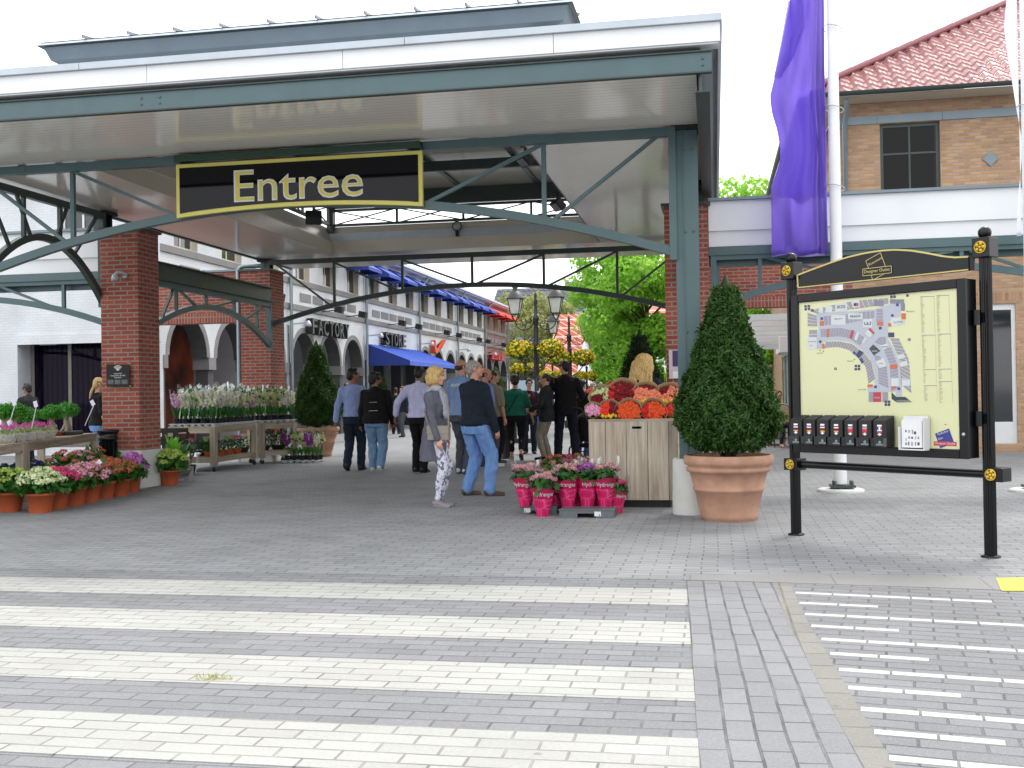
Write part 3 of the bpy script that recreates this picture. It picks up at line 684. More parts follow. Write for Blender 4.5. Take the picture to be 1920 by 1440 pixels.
def arcade_unit(k, label, wallm, ground='arch', bandm=m_grey, name='shop_building'):
    ya, yb = YS[k], YS[k+1]; t = thing(name, label, 'building', (WX, (ya+yb)/2, 0)); X = WX
    mb = MB(); zs = 2.42
    if ground == 'arch': arch_wall(mb, X, ya+.1, yb-.1, 3, zs, 1.0, 3.6, wallm, trimmat=m_grey)
    else:
        mb.quad((X, ya, 2.7), (X, yb, 2.7), (X, yb, 3.6), (X, ya, 3.6), wallm)
        for y in (ya+.3, ya+2.6, ya+5.0, yb-.3): mb.box(X-.45, X-.02, y-.15, y+.15, 0, 2.7, m_greyd)
    # windows upstairs: holes left by building the wall in strips
    L = (yb-ya)/3; ww = .62; z0, z1 = 5.12, 6.30
    mb.quad((X, ya, 3.6), (X, yb, 3.6), (X, yb, z0), (X, ya, z0), wallm); mb.quad((X, ya, z1), (X, yb, z1), (X, yb, 6.62), (X, ya, 6.62), wallm)
    for j in range(3):
        c = ya + L*(j+.5); mb.quad((X, ya+L*j, z0), (X, c-ww, z0), (X, c-ww, z1), (X, ya+L*j, z1), wallm); mb.quad((X, c+ww, z0), (X, ya+L*(j+1), z0), (X, ya+L*(j+1), z1), (X, c+ww, z1), wallm)
        for yy, s_ in ((c-ww, 1), (c+ww, -1)): mb.quad((X, yy, z0), (X-.3, yy, z0), (X-.3, yy, z1), (X, yy, z1), m_cream)
        mb.quad((X, c-ww, z0), (X, c+ww, z0), (X-.3, c+ww, z0), (X-.3, c-ww, z0), m_cream); mb.quad((X, c-ww, z1), (X-.3, c-ww, z1), (X-.3, c+ww, z1), (X, c+ww, z1), m_cream)
    mb.quad((X, ya, 0), (X-8, ya, 0), (X-8, ya, 6.6), (X, ya, 6.6), wallm) if k == 5 else None
    mb.quad((X, yb, 0), (X, yb, 6.6), (X-8, yb, 6.6), (X-8, yb, 0), wallm)
    mb.build('wall', wallm, t, world=True)
    for j in range(3):
        c = ya + L*(j+.5); f = MB(); Xf = X-.16
        f.box(Xf-.05, Xf, c-ww, c-ww+.07, z0, z1); f.box(Xf-.05, Xf, c+ww-.07, c+ww, z0, z1); f.box(Xf-.05, Xf, c-ww+.071, c+ww-.071, z0, z0+.07); f.box(Xf-.05, Xf, c-ww+.071, c+ww-.071, z1-.07, z1); f.box(Xf-.045, Xf-.005, c-.03, c+.03, z0+.07, z1-.07)
        fr = f.build('window', m_cream, t, world=True)
        g_ = MB(); g_.box(Xf-.03, Xf-.02, c-ww+.07, c+ww-.07, z0+.07, z1-.07); g_.build('pane', m_glass_dk, fr, world=True)
    for z, nm in ((4.93, 'string_course'), (4.12, 'string_course')):
        b_ = MB(); b_.box(X, X+.05, ya+.002, yb-.002, z, z+.17); b_.build(nm, bandm, t, world=True)
    b_ = MB()
    n5 = 5; y0_, y1_ = ya+.9, yb-.9; w5 = (y1_-y0_)/n5
    for j in range(n5): b_.box(X+.0, X+.02, y0_+w5*j+.09, y0_+w5*(j+1)-.09, 4.43, 4.70)
    b_.build('panel_row', m_grey, t, world=True)
    b_ = MB(); b_.box(X+.0, X+.42, ya+.001, yb-.001, 6.62, 6.70, m_white); b_.box(X-.001, X+.06, ya+.002, yb-.002, 6.36, 6.6199, m_grey if wallm is not m_white_brick else m_white); b_.build('cornice', m_white, t, world=True)
    b_ = MB(); b_.path([(X+.48, ya, 6.73), (X+.48, yb, 6.73)], .13, .11, side=(1, 0, 0)); gt = b_.build('gutter', m_coping, t, world=True)
    b_ = MB(); b_.quad((X+.42, ya, 6.76), (X+.42, yb, 6.76), (X-3.2, yb, 8.0), (X-3.2, ya, 8.0)); b_.quad((X-3.2, ya, 8.0), (X-3.2, yb, 8.0), (X-8, yb, 6.7), (X-8, ya, 6.7)); b_.build('roof', m_rooft, t, world=True)
    b_ = MB(); b_.box(X-3.3, X-3.2, ya+(1.3 if k == 0 else .01), yb-.01, 0, 4.0); b_.box(X-3.2, X-.46, ya+(1.3 if k == 0 else .001), yb-.001, 3.62, 3.66, m_white); b_.build('arcade_back', m_shop[k], t, world=True)
    b_ = MB(); b_.tube([(X+.11, yb, .0), (X+.11, yb, 6.0), (X+.18, yb+.05, 6.15), (X+.46, yb+.3, 6.62)], .055, 8); b_.build('drainpipe', m_pipe, t, world=True)
    for j in (1, 2):          # spot lights on arms
        y = ya + L*(j+.15); b_ = MB(); b_.bar((X+.05, y, 4.22), (X+.55, y, 4.26), .03, .03); b_.obox((X+.66, y, 4.27), (.13, 0, -.03), (0, .12, 0), (.02, 0, .11)); b_.build('spotlight', m_blackm, t, world=True)
    b_ = MB(); b_.bar((X+.06, yb, 3.62), (X+.62, yb, 3.66), .05, .05); b_.lathe([(.02, .06), (.05, .05), (.10, -.04), (.11, -.12), (0, -.12)], (X+.66, yb, 3.66), 10); b_.build('wall_lamp', m_coping, t, world=True)
    return t
m_rooft = brick('dark_grey_roof_tiles', '#4a4c50', '#3e4044', '#26282b', bw=.3, rh=.33, ms=.03, bump=1.0)
m_shop = []
for k in range(6):
    q = NT('shop_interior'); q.set(color=q.ramp(q.noise(.9, 3), [(.35, '#1c1d20'), (.55, ('#8e3a1d', '#3a3c3f', '#57595c', '#2f3033', '#3a3836', '#2f2c2c')[k]), (.7, ('#b8552a', '#6d6b66', '#8a8984', '#77736c', '#5c5a58', '#4a4646')[k])]), rough=.3); m_shop.append(q.m)
labs = ['white painted brick arcade house nearest the canopy, orange shop window inside', 'white arcade house with black FACTORY letters over three grey arches', 'white arcade house with black STORE letters and a big blue awning',
        'white arcade house with the orange-red tick emblem', 'white arcade house without emblem next to the red brick house', 'pale red brick arcade house with red awnings and a red sign']
units = [arcade_unit(k, labs[k], m_white_brick if k < 5 else m_pink_brick, 'arch' if k != 2 else 'door') for k in range(6)]
# the end wall facing the square
t = thing('shop_building', 'white painted brick front with purple curtained shop window left of the canopy', 'building', (-18, 24, 0))
mb = MB(); Y = 24.0
def hole_wall(mb, xs, zs, holes, Y, mat):      # xs, zs breakpoints; holes = set of (i,j) cells left open
    for i in range(len(xs)-1):
        for j in range(len(zs)-1):
            if (i, j) in holes: continue
            mb.quad((xs[i], Y, zs[j]), (xs[i+1], Y, zs[j]), (xs[i+1], Y, zs[j+1]), (xs[i], Y, zs[j+1]), mat)
hole_wall(mb, [-30, -16.95, -13.75, -13.1], [0, .2, 2.78, 5.1], {(1, 1)}, Y, m_white_brick)
hole_wall(mb, [-30, -15.75, -14.65, -13.1], [5.1, 5.2, 6.35, 6.7], {(1, 1)}, Y, m_white_brick)
for xx in (-16.95, -13.75): mb.quad((xx, Y, .2), (xx, Y+.9, .2), (xx, Y+.9, 2.78), (xx, Y, 2.78), m_white_brick)
mb.quad((-16.95, Y, 2.78), (-13.75, Y, 2.78), (-13.75, Y+.9, 2.78), (-16.95, Y+.9, 2.78), m_grey); mb.quad((-16.95, Y, .2), (-16.95, Y+.9, .2), (-13.75, Y+.9, .2), (-13.75, Y, .2), m_grey)
mb.quad((WX, Y, 3.6), (WX, Y+.1, 3.6), (WX, Y+.1, 0), (WX, Y, 0), m_white_brick)
mb.build('wall', m_white_brick, t, world=True)
mb = MB(); mb.box(-16.95, -13.1, Y-.03, Y, 2.74, 2.98, m_white_brick); mb.box(-30, -13.1, Y-.3, Y+.3, 6.7, 6.8, m_white); mb.build('lintel', m_white_brick, t, world=True)
f = MB()
for xx in (-16.93, -15.9, -14.62, -13.84): f.box(xx-.0, xx+.09, Y+.5, Y+.56, .2, 2.78)
f.box(-16.84, -13.84, Y+.505, Y+.555, .2, .32)
fr = f.build('window', M('bronze_frame', '#77706a', .5), t, world=True)
q = NT('purple_curtain'); wv = q.n('ShaderNodeTexWave'); wv.bands_direction = 'X'; wv.inputs['Scale'].default_value = 2.2; wv.inputs['Distortion'].default_value = 1.2; wv.inputs['Detail Scale'].default_value = .4; q.l(q.coord(), wv.inputs['Vector'])
q.set(color=q.ramp(wv.outputs['Fac'], [(.2, '#3a2352'), (.8, '#7d5a96')]), rough=.8); m_curt = q.m  # light and shade of the folds painted as bands on a flat sheet
g_ = MB(); g_.box(-16.84, -13.84, Y+.525, Y+.53, .2, 2.77); g_.build('pane', glass('shop_glass', '#b9b5c2', .02, 1.0, .15), fr, world=True)
g_ = MB(); g_.box(-16.95, -13.75, Y+.85, Y+.86, .2, 2.77); g_.build('curtain', m_curt, fr, world=True)
f = MB(); f.box(-15.75, -14.65, Y+.12, Y+.18, 5.2, 6.35); fr = f.build('window', m_glass_dk, t, world=True)
g_ = MB()
for xx in (-15.72, -15.2, -14.72): g_.box(xx, xx+.05, Y+.09, Y+.12, 5.2, 6.35)
g_.build('frame', m_frame_w, fr, world=True)
# fill behind
# upstairs awnings
m_blue = M('blue_awning_cloth', '#2c4aa8', .7, .1, 3, .1, 20); m_blued = M('dark_blue_awning_side', '#22398a', .7, .1, 3); m_redc = M('red_awning_cloth', '#d23a33', .7, .08, 3, .1, 20)
def awning(name, label, X, c, half, zt, zb, out, mat, group, sidemat=None, ribs=False, val=.12, parent=None):
    t = thing(name, label, 'awning', (X, c, zb), group=group)
    mb = MB(); a, b = (X+.02, c-half, zt), (X+.02, c+half, zt); p, q_ = (X+out, c+half, zb+val), (X+out, c-half, zb+val)
    mb.quad(a, q_, p, b, mat); mb.quad(q_, (X+out, c-half, zb), (X+out, c+half, zb), p, mat)
    for yy, tp, o in ((c-half, a, q_), (c+half, b, p)): mb.add([(X+.02, yy, zb), (X+out, yy, zb), o, tp], [(0, 1, 2, 3)], sidemat or mat)
    if ribs:
        for k in range(15): y = c-half+2*half*k/14; mb.bar((X+.02, y, zt+.012), (X+out, y, zb+val+.012), .02, .02, mat)
    mb.build('cover', mat, t, world=True, recalc=True)
    fr = MB()
    for yy in (c-half+.03, c+half-.03): fr.bar((X+.03, yy, zb+.02), (X+out-.03, yy, zb+.02), .025, .025)
    fr.bar((X+.03, c, zb-.05), (X+.3, c, zb+.02), .02, .02)
    fr.build('frame', m_blackm, t, world=True)
m_bluel = M('bright_blue_awning_cloth', '#4267c9', .65, .08, 3, .08, 20)
for k in (1, 2, 3, 4, 5):
    L = (YS[k+1]-YS[k])/3
    for j in range(3):
        if k == 1 and j == 0: continue
        red = k == 5; nth = {1: 'FACTORY', 2: 'STORE', 3: 'tick emblem', 4: 'plain wall'}.get(k)
        pos = ('nearest', 'middle', 'farthest')[j]
        lab = ('%s red wedge awning on the red brick house' % pos) if red else ('%s blue wedge awning over the %s house front' % (pos, nth))
        awning('window_awning', lab, WX, YS[k]+L*(j+.5), .78, 6.55, 5.90, .88, m_redc if red else m_blue, 'red window awnings upstairs' if red else 'blue window awnings along the upper floor', m_redc if red else m_blued)
awning('shop_awning', 'large ribbed blue awning under the STORE letters', WX, (YS[2]+YS[3])/2, 3.62, 3.33, 2.48, 1.75, m_bluel, None, m_blued, ribs=True, val=.17)
# letters on the wall
m_letd = M('letter_side_black', '#17181a', .5, .1); m_letf = M('letter_grey_face', '#3f4347', .4, .1)
def wall_letters(txt, y0_, y1_, zc, h, X, label, face, side, name='shop_sign', ext=.22):
    t = thing(name, label, 'sign', (X, (y0_+y1_)/2, zc)); n = len(txt); stp = (y1_-y0_)/n
    for i, ch in enumerate(txt):
        mb = MB(); add_text(mb, ch, (X, y0_+stp*(i+.5), zc), (0, 1, 0), (0, 0, 1), width=stp*(.80 if ch != 'I' else .2), height=h, extrude=ext, mat=side, offset=.02)
        add_text(mb, ch, (X+ext+.001, y0_+stp*(i+.5), zc), (0, 1, 0), (0, 0, 1), width=stp*(.76 if ch != 'I' else .18), height=h*.95, extrude=.004, mat=face, offset=.0)
        mb.build('letter', side, t, world=True)
wall_letters('FACTORY', 33.25, 36.95, 3.64, .52, WX+.06, 'black raised letters FACTORY on the white arcade wall', m_letf, m_letd)
wall_letters('STORE', 41.2, 44.2, 3.62, .52, WX+.06, 'black raised letters STORE above the blue awning', m_letf, m_letd)
m_or = M('orange_emblem', '#e2502c', .4, .05); m_rs = M('red_sign_face', '#e0322c', .4, .05); m_rsd = M('red_sign_side', '#8f1f1c', .5, .05)
wall_letters('Samsonite', 61.9, 65.3, 3.58, .46, WX+.06, 'red raised lettering on the pale red brick house', m_rs, m_rsd)
t = thing('tick_emblem', 'orange-red raised tick emblem on the white arcade wall', 'sign', (WX, 50, 3.6))
top = [(-1.0, .30), (-1.18, .0), (-1.05, -.26), (-.75, -.33), (-.3, -.2), (.4, .08), (1.2, .42)]
low = [(1.2, .42), (.35, .02), (-.35, -.12), (-.72, -.10), (-.88, .02), (-.9, .15), (-1.0, .30)]
mb = MB(); pts = top + low[1:-1]; mb.prism([(WX+.06, 50.0+x*.95, 3.6+z*1.0) for x, z in pts], (.22, 0, 0)); mb.build('emblem', m_or, t, world=True, recalc=True)

# ---------------------------------------------------------------- tan brick building on the right with its red tiled roof
t = thing('tan_building', 'tan brick two storey building with red pantile roof behind the white flagpole', 'building', (4, 23.4, 0)); Y = 23.4
mb = MB()
hole_wall(mb, [2.64, 5.42, 6.02, 16], [0, .18, 3.02, 5.0], {(1, 1)}, Y, m_tan_brick)
hole_wall(mb, [2.64, 3.45, 4.63, 16], [5.0, 5.35, 6.82, 7.30], {(1, 1)}, Y, m_tan_brick)
mb.quad((2.64, 23.4, 2.95), (2.64, 60, 2.95), (2.64, 60, 7.3), (2.64, 23.4, 7.3)); mb.quad((2.64, 23.4, 0), (2.64, 30, 0), (2.64, 30, 2.95), (2.64, 23.4, 2.95)); mb.quad((2.64, 44, 0), (2.64, 60, 0), (2.64, 60, 2.95), (2.64, 44, 2.95))
for xx, a_, b_ in ((3.45, 5.35, 6.82), (4.63, 5.35, 6.82), (5.42, .18, 3.02), (6.02, .18, 3.02)): mb.quad((xx, Y, a_), (xx, Y+.2, a_), (xx, Y+.2, b_), (xx, Y, b_))
mb.quad((3.45, Y, 6.82), (4.63, Y, 6.82), (4.63, Y+.2, 6.82), (3.45, Y+.2, 6.82)); mb.quad((5.42, Y, 3.02), (6.02, Y, 3.02), (6.02, Y+.2, 3.02), (5.42, Y+.2, 3.02))
mb.build('wall', m_tan_brick, t, world=True, recalc=False)
mb = MB(); mb.box(5.3, 6.15, Y-.006, Y, 3.03, 3.25); mb.build('lintel', m_tan_sold, t, world=True)
mb = MB(); x = 2.64
for e in (3.40, 4.68, 6.2, 7.8, 9.4, 11, 13): mb.box(x+.003, e-.003, Y-.03, Y, 6.83, 7.0); x = e
mb.build('string_course', m_zinc, t, world=True)
f = MB(); z0, z1 = 5.35, 6.82
for a_, b_, c_, d_ in ((3.45, 3.52, z0, z1), (4.56, 4.63, z0, z1), (3.521, 4.559, z0, z0+.06), (3.521, 4.559, z1-.07, z1), (4.02, 4.06, z0+.06, z1-.07)): f.box(a_, b_, Y+.08, Y+.14, c_, d_)
f.box(3.521, 4.019, Y+.082, Y+.138, 6.18, 6.22); f.box(4.061, 4.559, Y+.082, Y+.138, 6.18, 6.22)
fr = f.build('window', m_greend, t, world=True)
g_ = MB(); g_.box(3.52, 4.56, Y+.10, Y+.11, z0+.05, z1-.05); g_.build('pane', glass('dim_window_glass', '#4a5358', .02, 1.0, .25), fr, world=True)
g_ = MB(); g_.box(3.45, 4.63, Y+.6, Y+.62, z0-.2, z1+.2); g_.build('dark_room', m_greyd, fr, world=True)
g_ = MB(); g_.tube([(3.88, Y+.3, 5.4), (3.88, Y+.3, 6.28)], .008, 6, m_gold); g_.ell((3.88, Y+.3, 6.32), .03, 8, 6, m_gold); fv = [(3.88, Y+.3, 6.25), (3.86, Y+.29, 6.2), (3.62, Y+.25, 5.4), (3.88, Y+.33, 5.38)]; g_.prism(fv, (0, .01, 0), M('dark_red_flag', '#6e2420', .7)); g_.build('indoor_flag', m_gold, fr, world=True)
f = MB()
for a_, b_, c_, d_ in ((5.42, 5.50, .18, 3.02), (5.94, 6.02, .18, 3.02), (5.501, 5.939, .18, .62), (5.501, 5.939, 2.9, 3.02)): f.box(a_, b_, Y+.04, Y+.10, c_, d_)
fr = f.build('shop_door', m_frame_w, t, world=True); g_ = MB(); g_.box(5.5, 5.94, Y+.06, Y+.07, .62, 2.9); g_.build('pane', m_glass_dk, fr, world=True)
mb = MB(); c = Vector((5.59, Y-.03, 5.98)); mb.prism([c+Vector((0, 0, -.15)), c+Vector((.15, 0, 0)), c+Vector((0, 0, .15)), c+Vector((-.15, 0, 0))], (0, .028, 0)); mb.build('diamond_ornament', m_zinc, t, world=True, recalc=True)
# pantile roof as real waves
q = NT('glazed_red_pantiles'); q.set(color=q.ramp(q.noise(1.2, 4), [(.3, '#8f5c5c'), (.7, '#a87876')]), rough=.32, spec=.6); m_pan = q.m
q = NT('pink_ridge_tiles'); q.set(color='#8c5358', rough=.35); m_ridge = q.m
ex, ey, ez_ = 1.80, 22.75, 7.32; slope = .62
def pantile(name, x0, x1, y0, nrow, hipL, par, dirx=True):
    """courses rise away from the eave; hipL clips the left side along the 45 degree hip"""
    row = .36; tw_ = .28; V = []; F = []
    mb = MB()
    for r_ in range(nrow):
        ya, yb = y0 + row*r_*.85, y0 + row*(r_+1)*.85; za, zb = ez_ + (ya-y0)*slope + .05, ez_ + (yb-y0)*slope + .012
        xa = x0 + (ya-y0)*hipL; x = xa; nx = int((x1-xa)/(tw_/6)); pts = []
        for i in range(nx+1):
            xx = xa + i*tw_/6; wv_ = .038*math.sin((xx-x0)/tw_*2*PI) + .014*math.sin((xx-x0)/tw_*4*PI)
            pts.append((xx, wv_))
        vs = []; fs = []
        for xx, w_ in pts: vs += [(xx, ya, za+w_-.03), (xx, ya, za+w_), (max(xx, x0+(yb-y0)*hipL), yb, zb+w_*.9)]
        for i in range(len(pts)-1): a_ = 3*i; fs += [(a_, a_+3, a_+4, a_+1), (a_+1, a_+4, a_+5, a_+2)]
        mb.add(vs, fs, None, False)
    mb.build(name, m_pan, par, world=True)
pantile('roof', ex, 9.0, ey, 22, 1.0, t)
mb = MB(); mb.add([(ex, ey, ez_), (ex, 60, ez_), (ex+6.7, 60, ez_+6.7*slope), (ex+6.7, ey+6.7, ez_+6.7*slope)], [(0, 3, 2, 1)]); mb.build('side_roof', m_pan, t, world=True)
mb = MB(); a_ = Vector((ex-.02, ey-.02, ez_+.08)); dd = Vector((1, 1, slope)); 
for k in range(18): mb.tube([a_+dd*(k*.37), a_+dd*((k+1)*.37+.03)], [.085, .10], 10); mb.tube([a_+dd*(k*.37+.3)+Vector((0, 0, .09)), a_+dd*(k*.37+.3)+Vector((0, 0, .15))], .008, 5, m_pipe)
mb.build('hip_ridge', m_ridge, t, world=True)
mb = MB(); half = [(-.08*math.cos(a_), -.08*math.sin(a_)) for a_ in np.linspace(0, PI, 9)]
for p0, p1, sd_ in (((ex-.06, ey-.09, ez_+.02), (9, ey-.09, ez_+.02), (0, 1)), ((ex-.09, ey-.06, ez_+.02), (ex-.09, 60, ez_+.02), (1, 0))):
    vs = []; fs = []
    for P_ in (p0, p1):
        for u_, v_ in half: vs.append((P_[0]+u_*sd_[1], P_[1]+u_*sd_[0], P_[2]+v_)) if False else vs.append((P_[0]+(u_ if sd_[0] else 0), P_[1]+(u_ if sd_[1] else 0), P_[2]+v_))
    for i in range(8): fs.append((i, i+1, 9+i+1, 9+i))
    mb.add(vs, fs, None, True)
k = 0
mb.box(ex, 9, ey+.01, ey+.6, ez_-.06, ez_-.04, m_cream); mb.box(ex+.01, ex+.8, ey+.6, 60, ez_-.06, ez_-.04, m_cream)
mb.build('gutter', m_greend, t, world=True)
mb = MB(); mb.tube([(2.72, 22.75, 7.2), (2.74, 23.0, 6.95), (2.74, 23.3, 6.8), (2.74, 23.32, 0)], .05, 10); mb.build('drainpipe', m_pipe, t, world=True)
# side: glazed front behind the pergola
f = MB(); y = 30.0
for k in range(8):
    f.box(2.60, 2.68, 30+k*1.8, 30.1+k*1.8, 0, 2.6)
f.box(2.60, 2.68, 30, 44, 2.6, 2.72); f.box(2.4, 2.68, 30, 44, 2.72, 2.95); f.box(2.601, 2.679, 30, 44, .0, .14)
fr = f.build('glazed_front', m_frame_w, t, world=True); g_ = MB(); g_.box(2.635, 2.645, 30, 44, .14, 2.6); g_.build('pane', m_glass_dk, fr, world=True)
t = thing('pergola', 'white slatted pergola over the cafe terrace behind the brick passage', 'pergola', (1.2, 30, 0))
mb = MB()
for k in range(9): mb.box(-.6, 2.39, 24.2+k*2.2, 24.3+k*2.2, 2.86, 3.0)
mb.box(-.68, -.6, 24, 42.2, 2.78, 2.9)
mb.build('slats', m_frame_w, t, world=True)
for y in (24.3, 33, 42): mb = MB(); mb.box(-.68, -.58, y, y+.1, 0, 2.78); mb.build('post', m_frame_w, t, world=True)
t = thing('wall_heater', 'pale box heater hanging under the pergola', 'heater', (2.0, 30.5, 2.6)); mb = MB(); mb.box(-.25, .25, -.1, .1, -.25, .2); mb.box(-.02, .02, -.02, .02, .2, .35); mb.build('casing', m_frame_w, t, bevel=.02)

# ---------------------------------------------------------------- far buildings closing the street
def house(name, label, x0, x1, y0, y1, h, ridge, wallm, roofm, axis='x', wins=()):
    t = thing(name, label, 'house', ((x0+x1)/2, (y0+y1)/2, 0)); mb = MB(); mb.box(x0, x1, y0, y1, 0, h)
    if axis == 'x':
        ym = (y0+y1)/2
        for xx in (x0, x1): mb.add([(xx, y0, h), (xx, y1, h), (xx, ym, ridge-.05)], [(0, 1, 2)])
    else:
        xm = (x0+x1)/2
        for yy in (y0, y1): mb.add([(x0, yy, h), (x1, yy, h), (xm, yy, ridge-.05)], [(0, 1, 2)])
    mb.build('wall', wallm, t, world=True)
    mb = MB(); e = .35
    if axis == 'x':
        k = (ridge-h)/(ym-y0); A_ = [(x0-e, y0-e, h-e*k), (x1+e, y0-e, h-e*k), (x1+e, ym, ridge), (x0-e, ym, ridge)]; B_ = [(x0-e, ym, ridge), (x1+e, ym, ridge), (x1+e, y1+e, h-e*k), (x0-e, y1+e, h-e*k)]
    else:
        k = (ridge-h)/(xm-x0); A_ = [(x0-e, y0-e, h-e*k), (xm, y0-e, ridge), (xm, y1+e, ridge), (x0-e, y1+e, h-e*k)]; B_ = [(xm, y0-e, ridge), (x1+e, y0-e, h-e*k), (x1+e, y1+e, h-e*k), (xm, y1+e, ridge)]
    mb.prism(A_, (0, 0, -.15)); mb.prism(B_, (0, 0, -.15)); mb.build('roof', roofm, t, world=True, recalc=True)
    for (wx0, wx1, wz0, wz1) in wins:
        f = MB(); f.box(wx0, wx1, y0-.05, y0+.01, wz0, wz1); fr = f.build('window', m_frame_w, t, world=True)
        g_ = MB(); mx_ = (wx0+wx1)/2; g_.box(wx0+.08, mx_-.03, y0-.06, y0-.051, wz0+.08, wz1-.08); g_.box(mx_+.03, wx1-.08, y0-.06, y0-.051, wz0+.08, wz1-.08); g_.build('pane', m_glass_dk, fr, world=True)
    return t
m_tileg = brick('grey_blue_roof_tiles', '#6d727b', '#5d626b', '#3a3d43', bw=.5, rh=.55, ms=.07, bump=1)
m_tiler = brick('orange_red_roof_tiles', '#b5604c', '#a45443', '#d9b4a6', bw=.5, rh=.6, ms=.05, bump=1)
pA = AY(915, 590, 100); pB = AY(1032, 542, 106)
house('far_house', 'far house with a broad grey tiled roof behind the left street lamp', AY(905, 600, 98).x, AY(1030, 600, 98).x, 98, 116, AY(970, 640, 98).z, AY(970, 541, 107).z, m_white_brick, m_tileg, 'x')
house('gabled_house', 'far white gabled house with a tall narrow grey roof', AY(1030, 600, 95).x, AY(1062, 600, 95).x, 96, 112, AY(1040, 600, 95).z, AY(1045, 532, 95).z, m_white, m_tileg, 'y')
house('far_house', 'far house with a dark grey roof beside the cupola', AY(1046, 600, 108).x, AY(1180, 600, 108).x, 108, 126, AY(1100, 590, 108).z, AY(1090, 527, 117).z, m_brown_brick, m_tileg, 'x')
house('brown_house', 'brown brick house with a white framed window right of the second lamp', AY(1052, 640, 84).x, AY(1112, 640, 84).x, 84, 96, AY(1080, 612, 84).z, AY(1060, 574, 84).z, m_brown_brick, m_tileg, 'x', wins=((AY(1079, 640, 84).x, AY(1094, 640, 84).x, AY(1085, 640, 84).z, AY(1085, 602, 84).z),))
house('red_roofed_house', 'low house with an orange-red tiled roof behind the lamps', AY(1028, 700, 62).x, AY(1068, 700, 62).x, 62, 76, AY(1040, 706, 62).z, AY(1040, 590, 69).z, m_white, m_tiler, 'x')
house('white_house', 'white low house with orange shopfront at the end of the street', AY(948, 700, 82).x, AY(1020, 700, 82).x, 82, 92, AY(960, 655, 82).z, AY(960, 640, 87).z, m_white, m_rooft, 'x', wins=())
t = thing('shopfront', 'orange shopfront board at the end of the street', 'shopfront', AY(985, 700, 81.8)); mb = MB(); mb.box(-1.3, 1.3, -.1, .1, -.6, .4, M('orange_board', '#c98246', .6, .2, 2)); mb.box(-1.4, 1.4, -.12, .1, .4, .5, m_white); mb.build('board', m_white, t)
house('brick_house', 'pale red brick house seen between the tree and the right pillar', AY(1225, 640, 70).x, AY(1300, 640, 70).x, 70, 84, AY(1240, 585, 70).z, AY(1240, 556, 77).z, m_white, m_tiler, 'x')
p = AY(1100, 530, 118); t = thing('cupola', 'small open lantern cupola on the far dark grey roof', 'cupola', (p.x, 118, AY(1100, 538, 118).z))
k = 118/2024; mb = MB()
for i in range(6):
    a_ = i*PI/3; mb.tube([(.42*math.cos(a_), .42*math.sin(a_), 0), (.42*math.cos(a_), .42*math.sin(a_), 1.9)], .07, 6)
mb.lathe([(.5, -1.2), (.5, 0)], (0, 0, 0), 6, smooth=False); mb.lathe([(.55, 1.9), (.85, 1.9), (.45, 2.4), (0, 2.75)], (0, 0, 0), 12, smooth=False, caps=False); mb.tube([(0, 0, 2.7), (0, 0, 3.5)], .04, 5); mb.build('turret', m_zinc, t)
# ---------------------------------------------------------------- trees
def blob_points(blobs, n):
    w_ = np.array([b[3]**2 for b in blobs]); w_ = w_/w_.sum(); idx = rng.choice(len(blobs), n, p=w_); B = np.array([b[:3] for b in blobs])[idx]; R = np.array([b[3] for b in blobs])[idx]
    D = rng.normal(0, 1, (n, 3)); D /= np.linalg.norm(D, axis=1)[:, None]; rad = R*(.55+.5*rng.random(n)**.6); P = B + D*rad[:, None]*np.array([1, 1, .8]); return P, D
def tree(name, label, loc, H, crown_r, z0, n, lsize, m_leaf, group=None, seed=1, squash=1.0, nb=26, trunk_r=.14, m_tr=None):
    t = thing(name, label, 'tree', loc, group=group); r_ = random.Random(seed); mb = MB(); top = H*.8
    pts = [(0, 0, 0), (.05, 0, H*.2), (-.04, .03, H*.45), (.02, -.03, top)]; mb.tube(pts, [trunk_r, trunk_r*.8, trunk_r*.6, trunk_r*.15], 8); blobs = []
    for k in range(nb):
        f = r_.random(); z = z0 + (H-z0)*f; rr = crown_r*math.sin(PI*min(.97, .16+.84*(1-f)))**.8 * (.35+.65*r_.random()); a_ = r_.random()*2*PI
        c = (rr*math.cos(a_), rr*math.sin(a_)*squash, z); br = crown_r*(.22+.18*r_.random()); blobs.append((*c, br))
        zb = max(H*.22, z-rr*.8); mid = (c[0]*.45, c[1]*.45, (zb+z)/2+.1); mb.tube([(0, 0, zb), mid, c], [trunk_r*.35, trunk_r*.2, .012], 5)
    mb.build('trunk', m_tr or m_trunk, t)
    P, D = blob_points(blobs, n); V = leaf_quads(P, D+np.array([0, 0, .5]), lsize*(.7+.6*rng.random(n)), lsize*.75, .8)
    quads_mesh('crown', V, [m_leaf], np.zeros(n), t); return t
lf_bright = leaf('bright_maple_leaf', '#6ba32c', '#a6d855', trans=.5); lf_olive = leaf('olive_leaf', '#7f8a4a', '#a9b070', trans=.3); lf_dark = leaf('dark_leaf', '#28461c', '#3d6428', trans=.25)
tree('maple_tree', 'tall bright green maple tree right of the street lamps', (AY(1215, 700, 37).x, 37, 0), 6.5, 2.2, 1.9, 17000, .17, lf_bright, seed=3, nb=40)
tree('maple_tree', 'lower bright green tree in front of the brown house', (AY(1150, 700, 47).x, 47, 0), 5.6, 1.45, 1.6, 8000, .17, lf_bright, seed=9, nb=26)
tree('olive_tree', 'pale olive tree behind the left street lamp', (AY(985, 700, 74).x, 74, 0), 8.0, 3.0, 2.6, 9000, .26, lf_olive, seed=5, nb=30)
